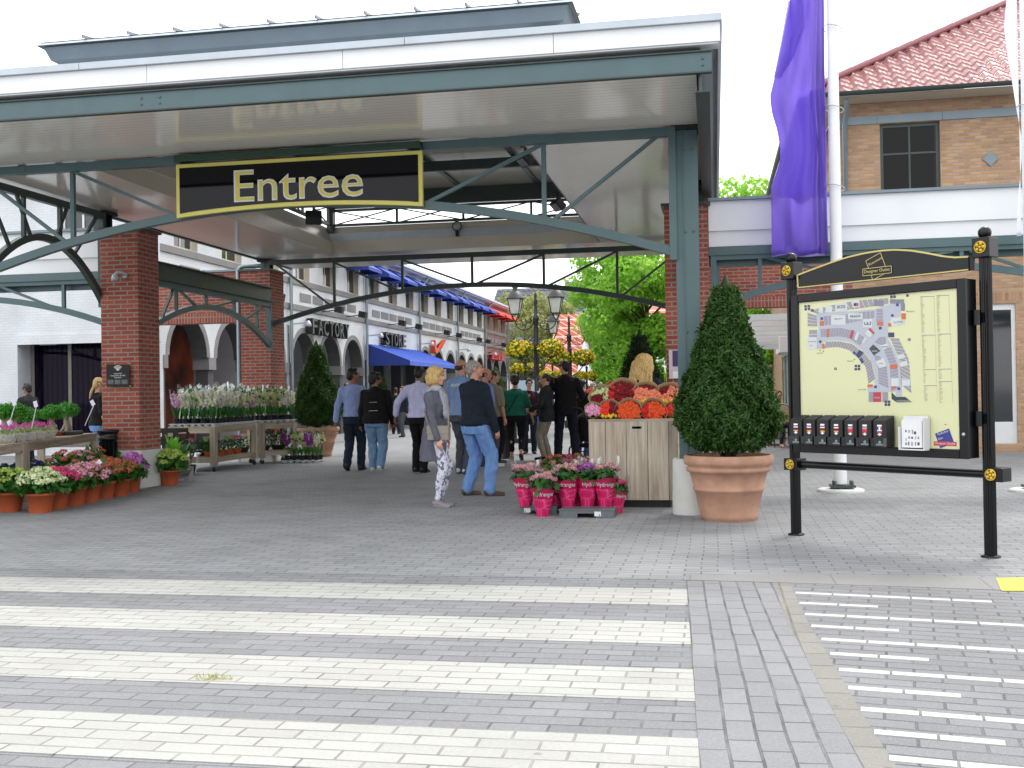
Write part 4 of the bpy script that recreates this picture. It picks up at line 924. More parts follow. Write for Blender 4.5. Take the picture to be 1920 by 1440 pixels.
tree('young_tree', 'bright green tree at the back of the cafe terrace', (AY(1415, 700, 52).x, 52, 0), 6.2, 2.0, 1.2, 6000, .22, lf_bright, seed=12)
tree('roof_tree', 'tree whose top shows over the white fascia beside the flag', (AY(1378, 380, 60).x, 60, 0), 12.35, 3.0, 6, 5000, .3, lf_bright, seed=14)
def bush(name, label, loc, r, h, n, mat, group=None, ls=.07):
    t = thing(name, label, 'bush', loc, group=group); m_ = MB(); [m_.tube([(0, 0, 0), (r*.5*math.cos(a_), r*.5*math.sin(a_), h*.6)], [.03, .01], 5) for a_ in (0, 1.3, 2.6, 3.9, 5.1)]; m_.build('stems', m_trunk, t)
    P, D = blob_points([(0, 0, h*.5, r*.8)]+[(r*.45*math.cos(a_), r*.45*math.sin(a_), h*(.45+.15*math.sin(a_*3)), r*.5) for a_ in (0, 1, 2, 3, 4, 5)], n); P[:, 2] = np.abs(P[:, 2]); quads_mesh('foliage', leaf_quads(P, D+np.array([0, 0, .4]), ls, ls*.6), [mat], np.zeros(n), t); return t
for i, (px, Y, r_, h_, mt, lb) in enumerate(((1100, 58, 1.3, 1.7, lf_dark, 'dark bush below the lower flower baskets'), (1140, 55, 1.5, 2.3, lf_dark, 'dark bush behind the people in red and white'), (1175, 50, 1.3, 2.0, lf_bright, 'light green bush left of the dark yew'), (1235, 30, .45, 2.05, lf_bright, 'round clipped bush beside the right brick pillar'),
                                        (1075, 66, 1.5, 2.2, lf_dark, 'dark bush under the red roofed house'), (1040, 70, 1.4, 2.3, lf_dark, 'dark bush behind the tall man in black'), (1225, 60, 2.0, 3.2, lf_bright, 'tall light bush between the yew and the pillar'))):
    bush('bush', lb, (AY(px, 700, Y).x, Y, 0), r_, h_, 2600, mt, ls=.13 if Y > 35 else .06)
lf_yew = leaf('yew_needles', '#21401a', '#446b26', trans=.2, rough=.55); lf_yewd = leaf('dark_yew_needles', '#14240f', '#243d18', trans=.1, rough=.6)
def cone_profile(z, power):      # measured half-width of the clipped cone against height
    p_ = np.interp(z, [0, .06, .17, .30, .46, .61, .77, .925, .98, 1], [.60, .88, 1, .90, .745, .55, .40, .23, .13, .05]); return p_**(1.7/power)
def yew(label, loc, potr, poth, h, rb, n, ls, mat, pot=True, group='clipped yew cones in terracotta tubs', power=1.15, name='yew_cone', pm=None):
    """a clipped cone on short stems in a round tub; h is the height of foliage above the tub"""
    t = thing(name, label, 'potted tree', loc, group=group)
    if pot:
        s_ = potr; mb = MB()
        mb.lathe([(s_*.60, 0), (s_*.62, .02), (s_*.645, .035), (s_*.64, .06), (s_*.76, poth*.45), (s_*.79, poth*.46), (s_*.79, poth*.50), (s_*.775, poth*.51), (s_*.87, poth*.74), (s_*.93, poth*.75), (s_*.95, poth*.80), (s_*.90, poth*.835),
                  (s_*.98, poth*.86), (s_*1.0, poth*.9), (s_*1.0, poth*.97), (s_*.97, poth), (s_*.90, poth), (s_*.88, poth*.93), (0, poth*.92)], n=40, caps=False)
        mb.build('tub', pm or m_pot, t); mb = MB(); mb.lathe([(s_*.87, poth*.925), (0, poth*.93)], n=24, caps=False); mb.build('soil', m_soil, t)
    mb = MB()
    for k in range(7):
        a_ = k*2.4; mb.tube([(0.03*math.cos(a_), .03*math.sin(a_), poth*.9), (rb*.25*math.cos(a_), rb*.25*math.sin(a_), poth+.10), (rb*.55*math.cos(a_), rb*.55*math.sin(a_), poth+h*.22)], [.02, .014, .006], 5)
    mb.tube([(0, 0, poth*.9), (0, 0, poth+h*.85)], [.035, .008], 6); mb.build('stems', m_trunk, t)
    u = rng.random(n); z = 1-np.sqrt(1-u*.985); z = np.clip(z, 0, 1); a_ = rng.random(n)*2*PI
    prof = cone_profile(z, power)
    lump = 1+.09*np.sin(a_*5+z*17)+.07*np.sin(a_*9-z*31)+.05*np.sin(a_*17+z*53)+.04*np.sin(a_*31+z*90); depth = 1-.22*rng.random(n)**2.2 + .05*(rng.random(n) > .95)
    r_ = np.maximum(rb*prof*lump*depth-.012, .004); P = np.stack([r_*np.cos(a_), r_*np.sin(a_), poth+.06+z*(h-.06)], 1); N = np.stack([np.cos(a_), np.sin(a_), .35+0*a_], 1)
    quads_mesh('foliage', leaf_quads(P, N, ls*(.6+.8*rng.random(n)), ls*.38, .95, droop=-.3), [mat], np.zeros(n), t)
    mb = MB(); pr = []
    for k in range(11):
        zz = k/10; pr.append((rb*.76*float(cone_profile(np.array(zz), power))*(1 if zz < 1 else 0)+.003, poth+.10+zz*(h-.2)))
    mb.lathe(pr, n=20); mb.build('dark_core', lf_yewd, t)  # solid core, coloured dark to stand for the shade inside the cone
    return t
p = G(1368, 980); yew('big clipped yew cone in a weathered terracotta tub beside the map board', (p.x, p.y+.30, 0), .465, .68, 1.99, .52, 42000, .055, lf_yew, power=1.45)
p = G(585, 857); yew('clipped yew cone in a tub behind the wrapped orchid tray', (p.x+.02, p.y+.3, 0), .50, .66, 2.08, .55, 26000, .06, lf_yew, power=1.35)
yew('dark narrow yew cone behind the blonde flower seller', (AY(1200, 700, 19).x, 19, 0), .45, .6, 1.95, .58, 14000, .06, lf_yewd, power=1.3)
yew('small clipped conifer in front of the blue shop awning', (AY(712, 700, 40).x, 40, 0), .5, .6, 1.75, .42, 6000, .09, lf_yew, power=1.6)
yew('tall clipped conifer standing before the red brick arches', (AY(929, 700, 56).x, 56, 0), .6, .3, 2.6, .62, 6000, .11, lf_yew, power=1.9)

# ---------------------------------------------------------------- street lamps, flower baskets
m_iron = M('black_cast_iron', '#26282b', .45, .15, 6, .1, 40); q = NT('lantern_glass'); q.set(color='#dfe3e2', rough=.3, alpha=.5); m_lglass = q.m
lf_pansy = [leaf('yellow_petals', '#e0c81a', '#f4e03a', trans=.3), leaf('rust_petals', '#8f3a16', '#b8641e', trans=.2), leaf('basket_leaves', '#3a6420', '#5b8a30', trans=.3)]
def lantern(par, x, z, s=1.0):
    l = bpy.data.objects.new('lantern', None); COL.objects.link(l); l.parent = par; l.location = (x, 0, z); b = .13*s; tt = .21*s; h = .46*s
    mb = MB()
    for k in range(4):
        a_ = PI/4+k*PI/2; a2 = a_+PI/2; ca, sa, c2, s2 = math.cos(a_), math.sin(a_), math.cos(a2), math.sin(a2)
        mb.bar((b*ca*1.3, b*sa*1.3, 0), (tt*ca*1.3, tt*sa*1.3, h), .02, .02); mb.bar((b*ca*1.3, b*sa*1.3, 0), (b*c2*1.3, b*s2*1.3, 0), .025, .025); mb.bar((tt*ca*1.3, tt*sa*1.3, h), (tt*c2*1.3, tt*s2*1.3, h), .05, .03)
        mb.bar((b*ca*1.3, b*sa*1.3, 0), (.03*ca, .03*sa, -.2*s), .018, .018)
    mb.build('cage', m_iron, l)
    mb = MB(); mb.lathe([(tt*1.38, h), (tt*1.1, h+.08*s), (tt*.75, h+.2*s), (tt*.42, h+.22*s), (tt*.42, h+.25*s), (.05*s, h+.28*s), (.09*s, h+.33*s), (.05*s, h+.38*s), (0, h+.40*s)], n=4 if False else 16); mb.build('roof', m_iron, l)
    mb = MB()
    for k in range(4):
        a_ = PI/4+k*PI/2; a2 = a_+PI/2; P_ = [(b*math.cos(a_)*1.27, b*math.sin(a_)*1.27, .01), (b*math.cos(a2)*1.27, b*math.sin(a2)*1.27, .01), (tt*math.cos(a2)*1.27, tt*math.sin(a2)*1.27, h-.01), (tt*math.cos(a_)*1.27, tt*math.sin(a_)*1.27, h-.01)]; mb.add(P_, [(0, 1, 2, 3)])
    mb.build('glass', m_lglass, l); mb = MB(); mb.tube([(0, 0, 0), (0, 0, .14*s)], .03*s, 8, m_grey); mb.ell((0, 0, .24*s), (.06*s, .06*s, .09*s), 10, 8, m_frame_w); mb.build('bulb', m_frame_w, l)
def scroll(mb, sgn, x1, zt, zl, s):
    pts = []
    for k in range(17):     # big S arm from the post collar down and out to the lantern
        a_ = PI*k/16; pts.append((sgn*(.06+ (x1-.06)*(1-math.cos(a_))/2), 0, zt - (.26*s)*math.sin(a_)*1.15 + (zl-zt)*k/16))
    mb.tube(pts, .02*s, 6); mb.tube([(sgn*.06, 0, zt), (sgn*.07, 0, zt+.06), (sgn*.12, 0, zt+.10), (sgn*.17, 0, zt+.05)], .015*s, 6)
    for cx_, cz_, rr in ((.22, zt-.12*s, .07*s), (.36, zt-.19*s, .055*s), (.30, zt-.08*s, .05*s)): mb.tube([(sgn*(cx_+rr*math.cos(a_)), 0, cz_+rr*math.sin(a_)) for a_ in np.linspace(0, 5.4, 14)], .009*s, 5)
def street_lamp(label, loc, top, s=1.0, arm=.62):
    t = thing('street_lamp', label, 'street lamp', loc, group='two-armed street lamps with lanterns'); mb = MB(); zt = top-.85*s
    mb.lathe([(.22, 0), (.22, .25), (.16, .3), (.14, .8), (.085, .9), (.075, zt-.35), (.06, zt-.05), (.095, zt), (.095, zt+.08), (.05, zt+.14), (.04, zt+.5), (.06, zt+.55), (.03, zt+.62), (.05, zt+.72), (0, zt+.85)], n=14)
    mb.build('post', m_iron, t)
    for sg in (-1, 1): mb = MB(); scroll(mb, sg, arm, zt, zt-.0, s); mb.build('arm', m_iron, t); lantern(t, sg*arm, zt+.18*s, s)
    return t
street_lamp('nearer two-armed black street lamp in the middle of the street', (AY(1007, 760, 32).x, 32, 0), 4.42, 1.02)
street_lamp('farther two-armed black street lamp beside the big tree', (AY(1069, 760, 41).x, 41, 0), 4.30, 1.0, .60)
def basket(t, x, z, r_, n=1500):
    b = bpy.data.objects.new('flower_basket', None); COL.objects.link(b); b.parent = t; b.location = (x, 0, z)
    D = rng.normal(0, 1, (n, 3)); D /= np.linalg.norm(D, axis=1)[:, None]; D[:, 2] = np.where(D[:, 2] < -.3, D[:, 2]*.7, D[:, 2]); P = D*np.array([r_, r_, r_*.72])*(.8+.3*rng.random(n))[:, None]
    mi = rng.choice([0, 1, 2], n, p=[.55, .10, .35]); mi = np.where((D[:, 2] < -.45) & (rng.random(n) < .6), 2, mi)
    quads_mesh('blooms', leaf_quads(P, D, r_*.26, r_*.2, .5), lf_pansy, mi, b); mb = MB(); mb.lathe([(r_*.2, -r_*.72), (r_*.75, -.05), (r_*.72, 0), (0, 0)], n=14); mb.build('liner', m_iron, b)
    return b
def flower_post(label, loc, h, items, lamp=False):
    t = thing('flower_post', label, 'flower post', loc, group='posts carrying balls of yellow flowers'); mb = MB(); mb.lathe([(.10, 0), (.09, .4), (.05, .5), (.045, h), (.07, h+.05), (0, h+.15)], n=10)
    for x, z, r_ in items: mb.tube([(0, 0, z-r_*1.6), (x*.5, 0, z-r_*1.35), (x, 0, z-r_*.7)], .022, 6); mb.tube([(0, 0, z-r_*1.6), (x*.3, 0, z-r_*1.7), (x*.8, 0, z-r_*1.2)], .012, 5)
    mb.build('post', m_iron, t)
    for x, z, r_ in items: basket(t, x, z, r_)
flower_post('flower post with the two largest yellow flower balls around the nearer lamp', (AY(1005, 700, 31).x, 31.0, 0), 2.7, ((-.47, 2.60, .37), (.45, 2.62, .36)))
flower_post('flower post with two yellow balls beside the farther lamp', (AY(1069, 700, 40).x, 40.2, 0), 2.9, ((-.46, 2.62, .42), (.46, 2.62, .42)))
flower_post('dark flower post with two lower yellow balls left of the nearer lamp', (AY(985, 700, 44).x, 44, 0), 3.0, ((-.30, 2.35, .30), (.33, 2.35, .30)))
flower_post('distant flower post with flat yellow balls behind the tall man', (AY(1036, 700, 52).x, 52, 0), 2.6, ((-.25, 2.2, .34), (.3, 2.2, .3)))
flower_post('distant flower post with flat yellow balls before the green tree', (AY(1100, 700, 48).x, 48, 0), 2.4, ((-.28, 2.05, .30), (.28, 2.05, .32)))
# advertising panel, bollards, stroller
p = G(985, 838); t = thing('poster_stand', 'black framed pale blue poster stand in the street', 'poster stand', (AY(985, 720, 29).x, 29, 0))
mb = MB(); mb.box(-.32, -.26, -.04, .04, 0, 1.78); mb.box(.26, .32, -.04, .04, 0, 1.78); mb.box(-.36, .36, -.05, .05, 1.78, 1.83); mb.box(-.26, .26, -.03, .03, .5, .56); mb.box(-.4, .4, -.2, .2, 0, .12); mb.build('frame', m_iron, t)
mb = MB(); mb.box(-.26, .26, -.02, .02, .56, 1.70); mb.build('poster', M('pale_blue_poster', '#a9c4d2', .3, .12, 2), t)
mb = MB(); add_text(mb, 'outlet', (0, -.021, .85), (1, 0, 0), (0, 0, 1), width=.3, extrude=.002); mb.build('lettering', m_rs, t)
def bollard(label, loc, h=.72, r_=.085):
    t = thing('bollard', label, 'bollard', loc, group='black cast bollards'); mb = MB(); mb.lathe([(r_*1.25, 0), (r_*1.25, .04), (r_*1.05, .08), (r_*.82, h*.8), (r_*.95, h*.82), (r_*.95, h*.86), (r_*.8, h*.9), (r_*.5, h*.97), (0, h)], n=16)
    for k in range(12): a_ = k*PI/6; mb.bar((r_*1.06*math.cos(a_), r_*1.06*math.sin(a_), .09), (r_*.86*math.cos(a_), r_*.86*math.sin(a_), h*.78), .012, .012)
    mb.build('post', m_iron, t)
bollard('black bollard beside the woman in the green top', G(950, 860)); bollard('black bollard between the yew tub and the map board', G(1415, 852), .66, .09)
bollard('black bollard behind the legs of the man in jeans', G(872, 842)); bollard('stout black bollard base under the nearer lamp', G(1006, 828), .45, .16)
# white flagpoles and flags
def flagpole(label, x, y, h, r_=.085):
    t = thing('flagpole', label, 'flagpole', (x, y, 0), group='white flagpoles'); mb = MB(); mb.tube([(0, 0, .10), (0, 0, h)], [r_, r_*.7], 20); mb.build('pole', M('white_pole_paint', '#e3e4e6', .35, .03, 2), t)
    mb = MB(); mb.lathe([(.30, 0), (.30, .03), (.27, .04), (0, .04)], n=28); mb.build('base', m_concrete, t)
    mb = MB(); mb.obox((.02, -.02, .075), (.16, 0, 0), (0, .12, 0), (0, 0, .015)); 
    for sx_, sy_ in ((-.1, -.08), (.12, -.08), (-.1, .06), (.12, .06)): mb.lathe([(.02, .08), (.02, .14), (0, .14)], (sx_+.02, sy_, 0), 6)
    mb.build('hinge_plate', m_greend, t); return t
fp = flagpole('white flagpole rising behind the map board', 1.60, 14.75, 9.0); fp2 = flagpole('white flagpole carrying the white flag', 3.98, 14.75, 9.0)
q = NT('purple_flag_cloth'); t_ = q.n('ShaderNodeBsdfTranslucent'); t_.inputs[0].default_value = lin('#bdaef0'); q.set(color='#8a72cc', rough=.6); ms = q.n('ShaderNodeMixShader'); ms.inputs[0].default_value = .75
q.l(q.b.outputs[0], ms.inputs[1]); q.l(t_.outputs[0], ms.inputs[2]); q.l(ms.outputs[0], q.out.inputs[0]); m_flag = q.m
q = NT('white_flag_cloth'); t_ = q.n('ShaderNodeBsdfTranslucent'); t_.inputs[0].default_value = lin('#f4f5fa'); q.set(color='#f4f5fa', rough=.6); ms = q.n('ShaderNodeMixShader'); ms.inputs[0].default_value = .5
q.l(q.b.outputs[0], ms.inputs[1]); q.l(t_.outputs[0], ms.inputs[2]); q.l(ms.outputs[0], q.out.inputs[0]); m_flagw = q.m
def flag(label, xp, y, left, ztop, mat, folds, rings, xoff=-.1, name='flag', group=None, layers=()):
    t = thing(name, label, 'flag', (xp, y, ztop)); nz, nx = 60, 30; vs = []; fs = []
    for j in range(nz+1):
        z = left[-1][0] + (left[0][0]-left[-1][0])*(1-j/nz); zs_ = [l[0] for l in left][::-1]; xs_ = [l[1] for l in left][::-1]; xl = float(np.interp(z, zs_, xs_)); xr_ = xp+xoff
        for i in range(nx+1):
            u = i/nx; x = xl + (xr_-xl)*u; amp = .09*(1-u*.8)
            yy = y + amp*math.sin(folds*PI*u + z*.9) + .05*math.sin(9*u + 3.1*z) + .02*math.sin(23*u-2*z)
            if u > .72: yy += .05*math.sin((u-.72)*70)
            yy = y + (yy-y)*min(1, (xr_-xl)/.65)**2
            vs.append((x, yy, z))
    for j in range(nz):
        for i in range(nx): a_ = j*(nx+1)+i; fs.append((a_, a_+1, a_+nx+2, a_+nx+1))
    mb = MB(); mb.add(vs, fs, None, True); o = mb.build('cloth', mat, t, world=True); s_ = o.modifiers.new('s', 'SOLIDIFY'); s_.thickness = .002
    for lx in layers:
        vs = []; fs = []; m_ = len(lx)
        for (pa, pb) in lx:
            for i in range(13): p_ = AY(pa[0]+(pb[0]-pa[0])*i/12, pa[1]+(pb[1]-pa[1])*i/12, y); u = (p_.x-(xp-.75))/.7; vs.append((p_.x, y+.03+.09*(1-u*.8)*math.sin(folds*PI*u+p_.z*.9)+.05*math.sin(9*u+3.1*p_.z), p_.z))
        for j in range(m_-1):
            for i in range(12): a_ = j*13+i; fs.append((a_, a_+1, a_+14, a_+13))
        mb = MB(); mb.add(vs, fs, None, True); mb.build('folded_layer', mat, t, world=True)
    for z in rings:
        mb = MB(); mb.tube([(xp+.125*math.cos(a_), y+.125*math.sin(a_), z+.035*math.cos(a_+2.6)) for a_ in np.linspace(0, 2*PI, 17)], .007, 5); mb.build('ring', m_coping, t, world=True)
    return t
Yf = 14.75; L_ = [(AY(x, y, Yf).z, AY(x, y, Yf).x) for x, y in ((1500, -120), (1481, 0), (1470, 60), (1456, 130), (1443, 185), (1447, 215), (1457, 245), (1463, 280), (1462, 305), (1454, 330), (1445, 352), (1446, 400), (1447, 480))]
fl = flag('translucent purple flag hanging beside the white flagpole', 1.60, Yf, L_, 6, m_flag, 3.2, (AY(1550, 55, Yf).z, AY(1555, 205, Yf).z, AY(1560, 352, Yf).z), layers=([((1478, 0), (1512, 0)), ((1466, 70), (1510, 50)), ((1458, 110), (1488, 105)), ((1450, 150), (1462, 148))], [((1500, 175), (1541, 165)), ((1490, 200), (1543, 200)), ((1472, 262), (1544, 260)), ((1462, 300), (1545, 300)), ((1446, 350), (1546, 350)), ((1446, 370), (1546, 370))], [((1447, 462), (1546, 462)), ((1448, 479), (1546, 480))]))
L_ = [(AY(x, y, Yf).z, AY(x, y, Yf).x) for x, y in ((1900, -120), (1887, 0), (1882, 50), (1888, 100), (1897, 150), (1905, 200), (1918, 272), (1912, 340), (1907, 390), (1906, 443))]
flag('white flag hanging at the right edge', 3.98, Yf, L_, 6, m_flagw, 2.6, (AY(1900, 205, Yf).z,), name='flag')
# cafe terrace
def cafe_chair(label, loc, rz):
    t = thing('cafe_chair', label, 'chair', loc, rz, group='rattan cafe chairs on the terrace'); mc = M('rattan_frame', '#6b3a20', .5, .1); mw = M('cream_weave', '#b9a77e', .7, .25, 60)
    mb = MB(); mb.tube([(-.2, .2, 0), (-.2, .2, .5), (-.21, .24, .75), (-.14, .26, .95), (0, .27, 1.0), (.14, .26, .95), (.21, .24, .75), (.2, .2, .5), (.2, .2, 0)], .016, 6); mb.tube([(-.2, -.2, 0), (-.2, -.2, .45), (-.2, .2, .45)], .014, 6); mb.tube([(.2, -.2, 0), (.2, -.2, .45), (.2, .2, .45)], .014, 6)
    mb.tube([(.2, -.2, .2), (-.2, -.2, .2), (-.2, .2, .2), (.2, .2, .2), (.2, -.2, .2)], .01, 5); mb.build('frame', mc, t)
    mb = MB(); mb.box(-.2, .2, -.2, .2, .44, .47); mb.build('seat', mw, t); mb = MB(); mb.add([(-.17, .245, .55), (.17, .245, .55), (.18, .255, .75), (.12, .262, .93), (0, .268, .97), (-.12, .262, .93), (-.18, .255, .75)], [(0, 1, 2, 3, 4, 5, 6)]); o = mb.build('backrest', mw, t); s_ = o.modifiers.new('s', 'SOLIDIFY'); s_.thickness = .015
p1 = G(1462, 838); cafe_chair('rattan cafe chair with the seated woman in white', (p1.x, p1.y, 0), PI+.3)
for px, Y, rz, lb in ((1410, 27.5, .6, 'rattan cafe chair behind the yew tub'), (1478, 29.5, 2.0, 'farther rattan cafe chair beside the glazed front')): cafe_chair(lb, (AY(px, 800, Y).x, Y, 0), rz)
p2 = G(1440, 835); t = thing('cafe_table', 'small round cafe table before the seated woman', 'table', (AY(1445, 800, 26.8).x, 26.8, 0)); mb = MB(); mb.lathe([(.35, .72), (.35, .75), (0, .75)], n=24); mb.build('tabletop', m_coping, t); mb = MB(); mb.tube([(0, 0, .02), (0, 0, .72)], .03, 8); mb.lathe([(.22, 0), (.2, .03), (0, .04)], n=16); mb.build('leg', m_iron, t)
# ---------------------------------------------------------------- map board
A0 = G(1493, 1003); B0 = G(1858, 1045); A0.z = B0.z = 0; SD = (B0-A0).normalized(); SN = Vector((SD.y, -SD.x, 0)); SLn = (B0-A0).length; ZZ = Vector((0, 0, 1))
bd = thing('map_board', 'black framed map board on two posts with a yellow centre plan', 'sign board', A0)
def SP(s_, t_, z): return A0 + SD*s_ + SN*t_ + ZZ*z
m_blk = M('glossy_black_paint', '#0b0c0f', .28, .15, 5, .03, 20, spec=.35)
def rosette(par, c, r_=.045):
    mb = MB(); n = SN
    for k in range(5): a_ = k*2*PI/5; mb.ell(c + (SD*math.cos(a_)+ZZ*math.sin(a_))*r_*.62 + n*.004, (r_*.36,)*3, 8, 6)
    mb.tube([c + (SD*math.cos(a_)+ZZ*math.sin(a_))*r_ + n*.004 for a_ in np.linspace(0, 2*PI, 17)], r_*.13, 6); mb.ell(c+n*.006, (r_*.3,)*3, 8, 6); mb.build('rosette', m_gold, par, world=True)
for s_ in (0, SLn):
    mb = MB(); c = SP(s_, 0, 0); vs = []; n = 36
    rr = [(.048 if k % 2 else .042) for k in range(n)]
    for z in (0, 2.39):
        for k in range(n): a_ = 2*PI*k/n; vs.append(c+Vector((rr[k]*math.cos(a_), rr[k]*math.sin(a_), z)))
    mb.add(vs, [(k, (k+1) % n, n+(k+1) % n, n+k) for k in range(n)]); mb.lathe([(.075, 0), (.075, .012), (.05, .02)], c, 20)
    po = mb.build('post', m_blk, bd, world=True)
    mb = MB(); mb.obox(c+ZZ*2.455, SD*.072, SN*.072, ZZ*.08); mb.build('socket', m_blk, po, world=True, bevel=.006); mb = MB(); mb.obox(c+SD*(.07 if s_ else -.0)+ZZ*.66+SN*0, SD*(.075), SN*.072, ZZ*.055); cb = mb.build('socket', m_blk, po, world=True, bevel=.006)
    mb = MB(); mb.ell(c+ZZ*2.575, .052, 16, 12); mb.tube([c+ZZ*2.52, c+ZZ*2.545], .03, 12); mb.build('finial', m_blk, po, world=True)
    rosette(po, c+ZZ*2.455+SN*.074); rosette(po, c+SD*(.05 if s_ else 0)+ZZ*.66+SN*.074, .042)
mb = MB(); mb.tube([SP(.07, 0, .66), SP(SLn-.02, 0, .66)], .035, 14); mb.build('rail', m_blk, bd, world=True)
# header with the waved top
hd = []; s0, s1 = .08, SLn-.13; N_ = 30
topc = [SP(s0+(s1-s0)*k/N_, .02, float(np.interp(s0+(s1-s0)*k/N_, [.07, .25, .46, .62, .79, .95, 1.1, 1.25, 1.4, 1.52, 1.63, 1.76], [2.405, 2.445, 2.488, 2.515, 2.531, 2.536, 2.528, 2.503, 2.464, 2.428, 2.404, 2.396]))) for k in range(N_+1)]
mb = MB(); poly = [SP(s0, .02, 2.285), SP(s1, .02, 2.285)] + topc[::-1]; mb.prism(poly, SN*-.035); hdo = mb.build('header', m_blk, bd, world=True, recalc=True)
m_cgold = M('pale_gold_paint', '#cbbb72', .4, .05)
mb = MB(); off = SN*.002
mb.path([p_+off for p_ in topc], .012, .014, side=SN); mb.bar(SP(s0+.006, .022, 2.293), SP(s1, .022, 2.293), .010, .010); mb.bar(SP(s0+.006, .022, 2.293), topc[0]+off, .012, .012); mb.build('gold_edge', m_cgold, hdo, world=True)
def WT(mb, txt, s_, z, w_, ang=0, t_=.0225, h_=None, mat=None, ext=.002, offset=0): 
    ux = SD*math.cos(ang)+ZZ*math.sin(ang); uz = -SD*math.sin(ang)+ZZ*math.cos(ang); add_text(mb, txt, SP(s_, t_, z), ux, uz, width=w_, height=h_, extrude=ext, mat=mat, offset=offset)
def frame_rect(mb, s_, z, w_, h_, ang, t_, th=.006, mat=None):
    ux = SD*math.cos(ang)+ZZ*math.sin(ang); uz = -SD*math.sin(ang)+ZZ*math.cos(ang); c = SP(s_, t_, z)
    P_ = [c-ux*w_/2-uz*h_/2, c+ux*w_/2-uz*h_/2, c+ux*w_/2+uz*h_/2, c-ux*w_/2+uz*h_/2]
    for k in range(4): mb.bar(P_[k], P_[(k+1) % 4], th, .002, mat, up=SN)
mb = MB(); sc_ = .92; ang = .36
WT(mb, 'Roermond', sc_-.015, 2.452, .14, ang); frame_rect(mb, sc_-.005, 2.405, .155, .185, ang, .0225, .005)
mb.build('emblem', m_cgold, hdo, world=True)
mb = MB(); mb.obox(SP(sc_, .0245, 2.365), SD*.14, SN*.001, ZZ*.030, m_blk); frame_rect(mb, sc_, 2.365, .28, .060, .0, .0262, .005, mat=m_cgold); WT(mb, 'Designer Outlet', sc_, 2.365, .25, .0, .0262, mat=m_cgold); mb.build('lettering', m_cgold, hdo, world=True)
for s_, sg in ((.02, 1), (SLn-.10, -1)): mb = MB(); mb.obox(SP(s_+.03*sg, 0.004, 2.34), SD*.045, SN*.006, ZZ*.055); [mb.ell(SP(s_+.05*sg, .012, z), .007, 6, 5, m_coping) for z in (2.31, 2.37)]; mb.build('bracket', m_blk, bd, world=True)
# case
TF = .20; ca0, ca1, cz0, cz1 = .15, 1.83, .785, 2.21
cs = bpy.data.objects.new('display_case', None); COL.objects.link(cs); cs.parent = bd
mb = MB(); fw = .075
mb.obox(SP((ca0+ca1)/2, TF/2+.02-.0, (cz0+cz1)/2), SD*((ca1-ca0)/2-.004), SN*(TF/2-.03), ZZ*((cz1-cz0)/2-.004))
mb.build('box', m_blk, cs, world=True)
mb = MB()
for a_, b_, zz0, zz1 in ((ca0, ca0+fw, cz0, cz1), (ca1-fw, ca1, cz0, cz1), (ca0+fw, ca1-fw, cz0, cz0+fw), (ca0+fw, ca1-fw, cz1-fw, cz1)):
    mb.obox(SP((a_+b_)/2, TF+.0, (zz0+zz1)/2), SD*(b_-a_)/2, SN*.018, ZZ*(zz1-zz0)/2)
mb.build('frame', m_blk, cs, world=True, bevel=.006)
m_map = M('map_pale_yellow', '#f5f2c0', .35, .02, 1)
PT = TF-.006; mb = MB(); mb.obox(SP((ca0+ca1)/2, PT-.004, (cz0+cz1)/2), SD*((ca1-ca0)/2-fw+.002), SN*.004, ZZ*((cz1-cz0)/2-fw+.002)); mp = mb.build('map_sheet', m_map, cs, world=True)
def MP(x, y, lift=.001): return AP(x, y, SP(0, PT+lift, 0), SN)          # measured point on the sheet
mc = {k: M('map_'+k, v, .4, .02) for k, v in dict(lilac='#a9a2b4', street='#c9cdd9', white='#e6e8ea', blue='#3b3f96', orange='#e0703f', red='#d23b58', dark='#3a464d', navy='#2b3a62', grey='#8b8a9b', line='#77728a', text='#8d8a5c').items()}
def poly(mb, pts, key, lift=.001):
    P_ = [MP(x, y, lift) for x, y in pts]; mb.prism(P_, SN*.0006, mc[key])
mm = MB()
cA = lambda x, y: (1480+x/6.26, 530+y/6.26); cB = lambda x, y: (1640+x/6.26, 530+y/6.26)
# streets
poly(mm, [cA(320, 365), cA(480, 345), cA(800, 330), cA(1000, 310), cA(1240, 235), cA(1310, 250), cA(1310, 400), cA(1200, 420), cA(1160, 520), cA(1160, 660), cA(1240, 800), cA(1310, 980), cA(1320, 1180), cA(1320, 1340), cA(1255, 1335), cA(1250, 1280), cA(920, 1285), cA(915, 1225), cA(1000, 1215), cA(1005, 1130), cA(985, 1000), cA(950, 900), cA(860, 800), cA(760, 720), cA(680, 690), cA(560, 680), cA(440, 680), cA(420, 700), cA(385, 700), cA(380, 780), cA(330, 780), cA(330, 620), cA(345, 520), cA(320, 380)], 'street', .0008)
def strip(pts_o, pts_i, n, key='lilac'):      # band of shop units between two polylines
    def lerp(pl, t):
        d = [0]
        for a_, b_ in zip(pl, pl[1:]): d.append(d[-1]+math.dist(a_, b_))
        x = t*d[-1]
        for i in range(len(pl)-1):
            if x <= d[i+1]+1e-9: u = (x-d[i])/(d[i+1]-d[i]); return (pl[i][0]+(pl[i+1][0]-pl[i][0])*u, pl[i][1]+(pl[i+1][1]-pl[i][1])*u)
        return pl[-1]
    for k in range(n):
        a_, b_ = k/n, (k+1)/n; g_ = .04/n*2
        poly(mm, [lerp(pts_o, a_+g_), lerp(pts_o, b_-g_), lerp(pts_i, b_-g_), lerp(pts_i, a_+g_)], key, .002)
strip([cA(230, 330), cA(560, 250), cA(840, 205), cA(1165, 180)], [cA(320, 365), cA(560, 330), cA(840, 300), cA(1165, 245)], 15)
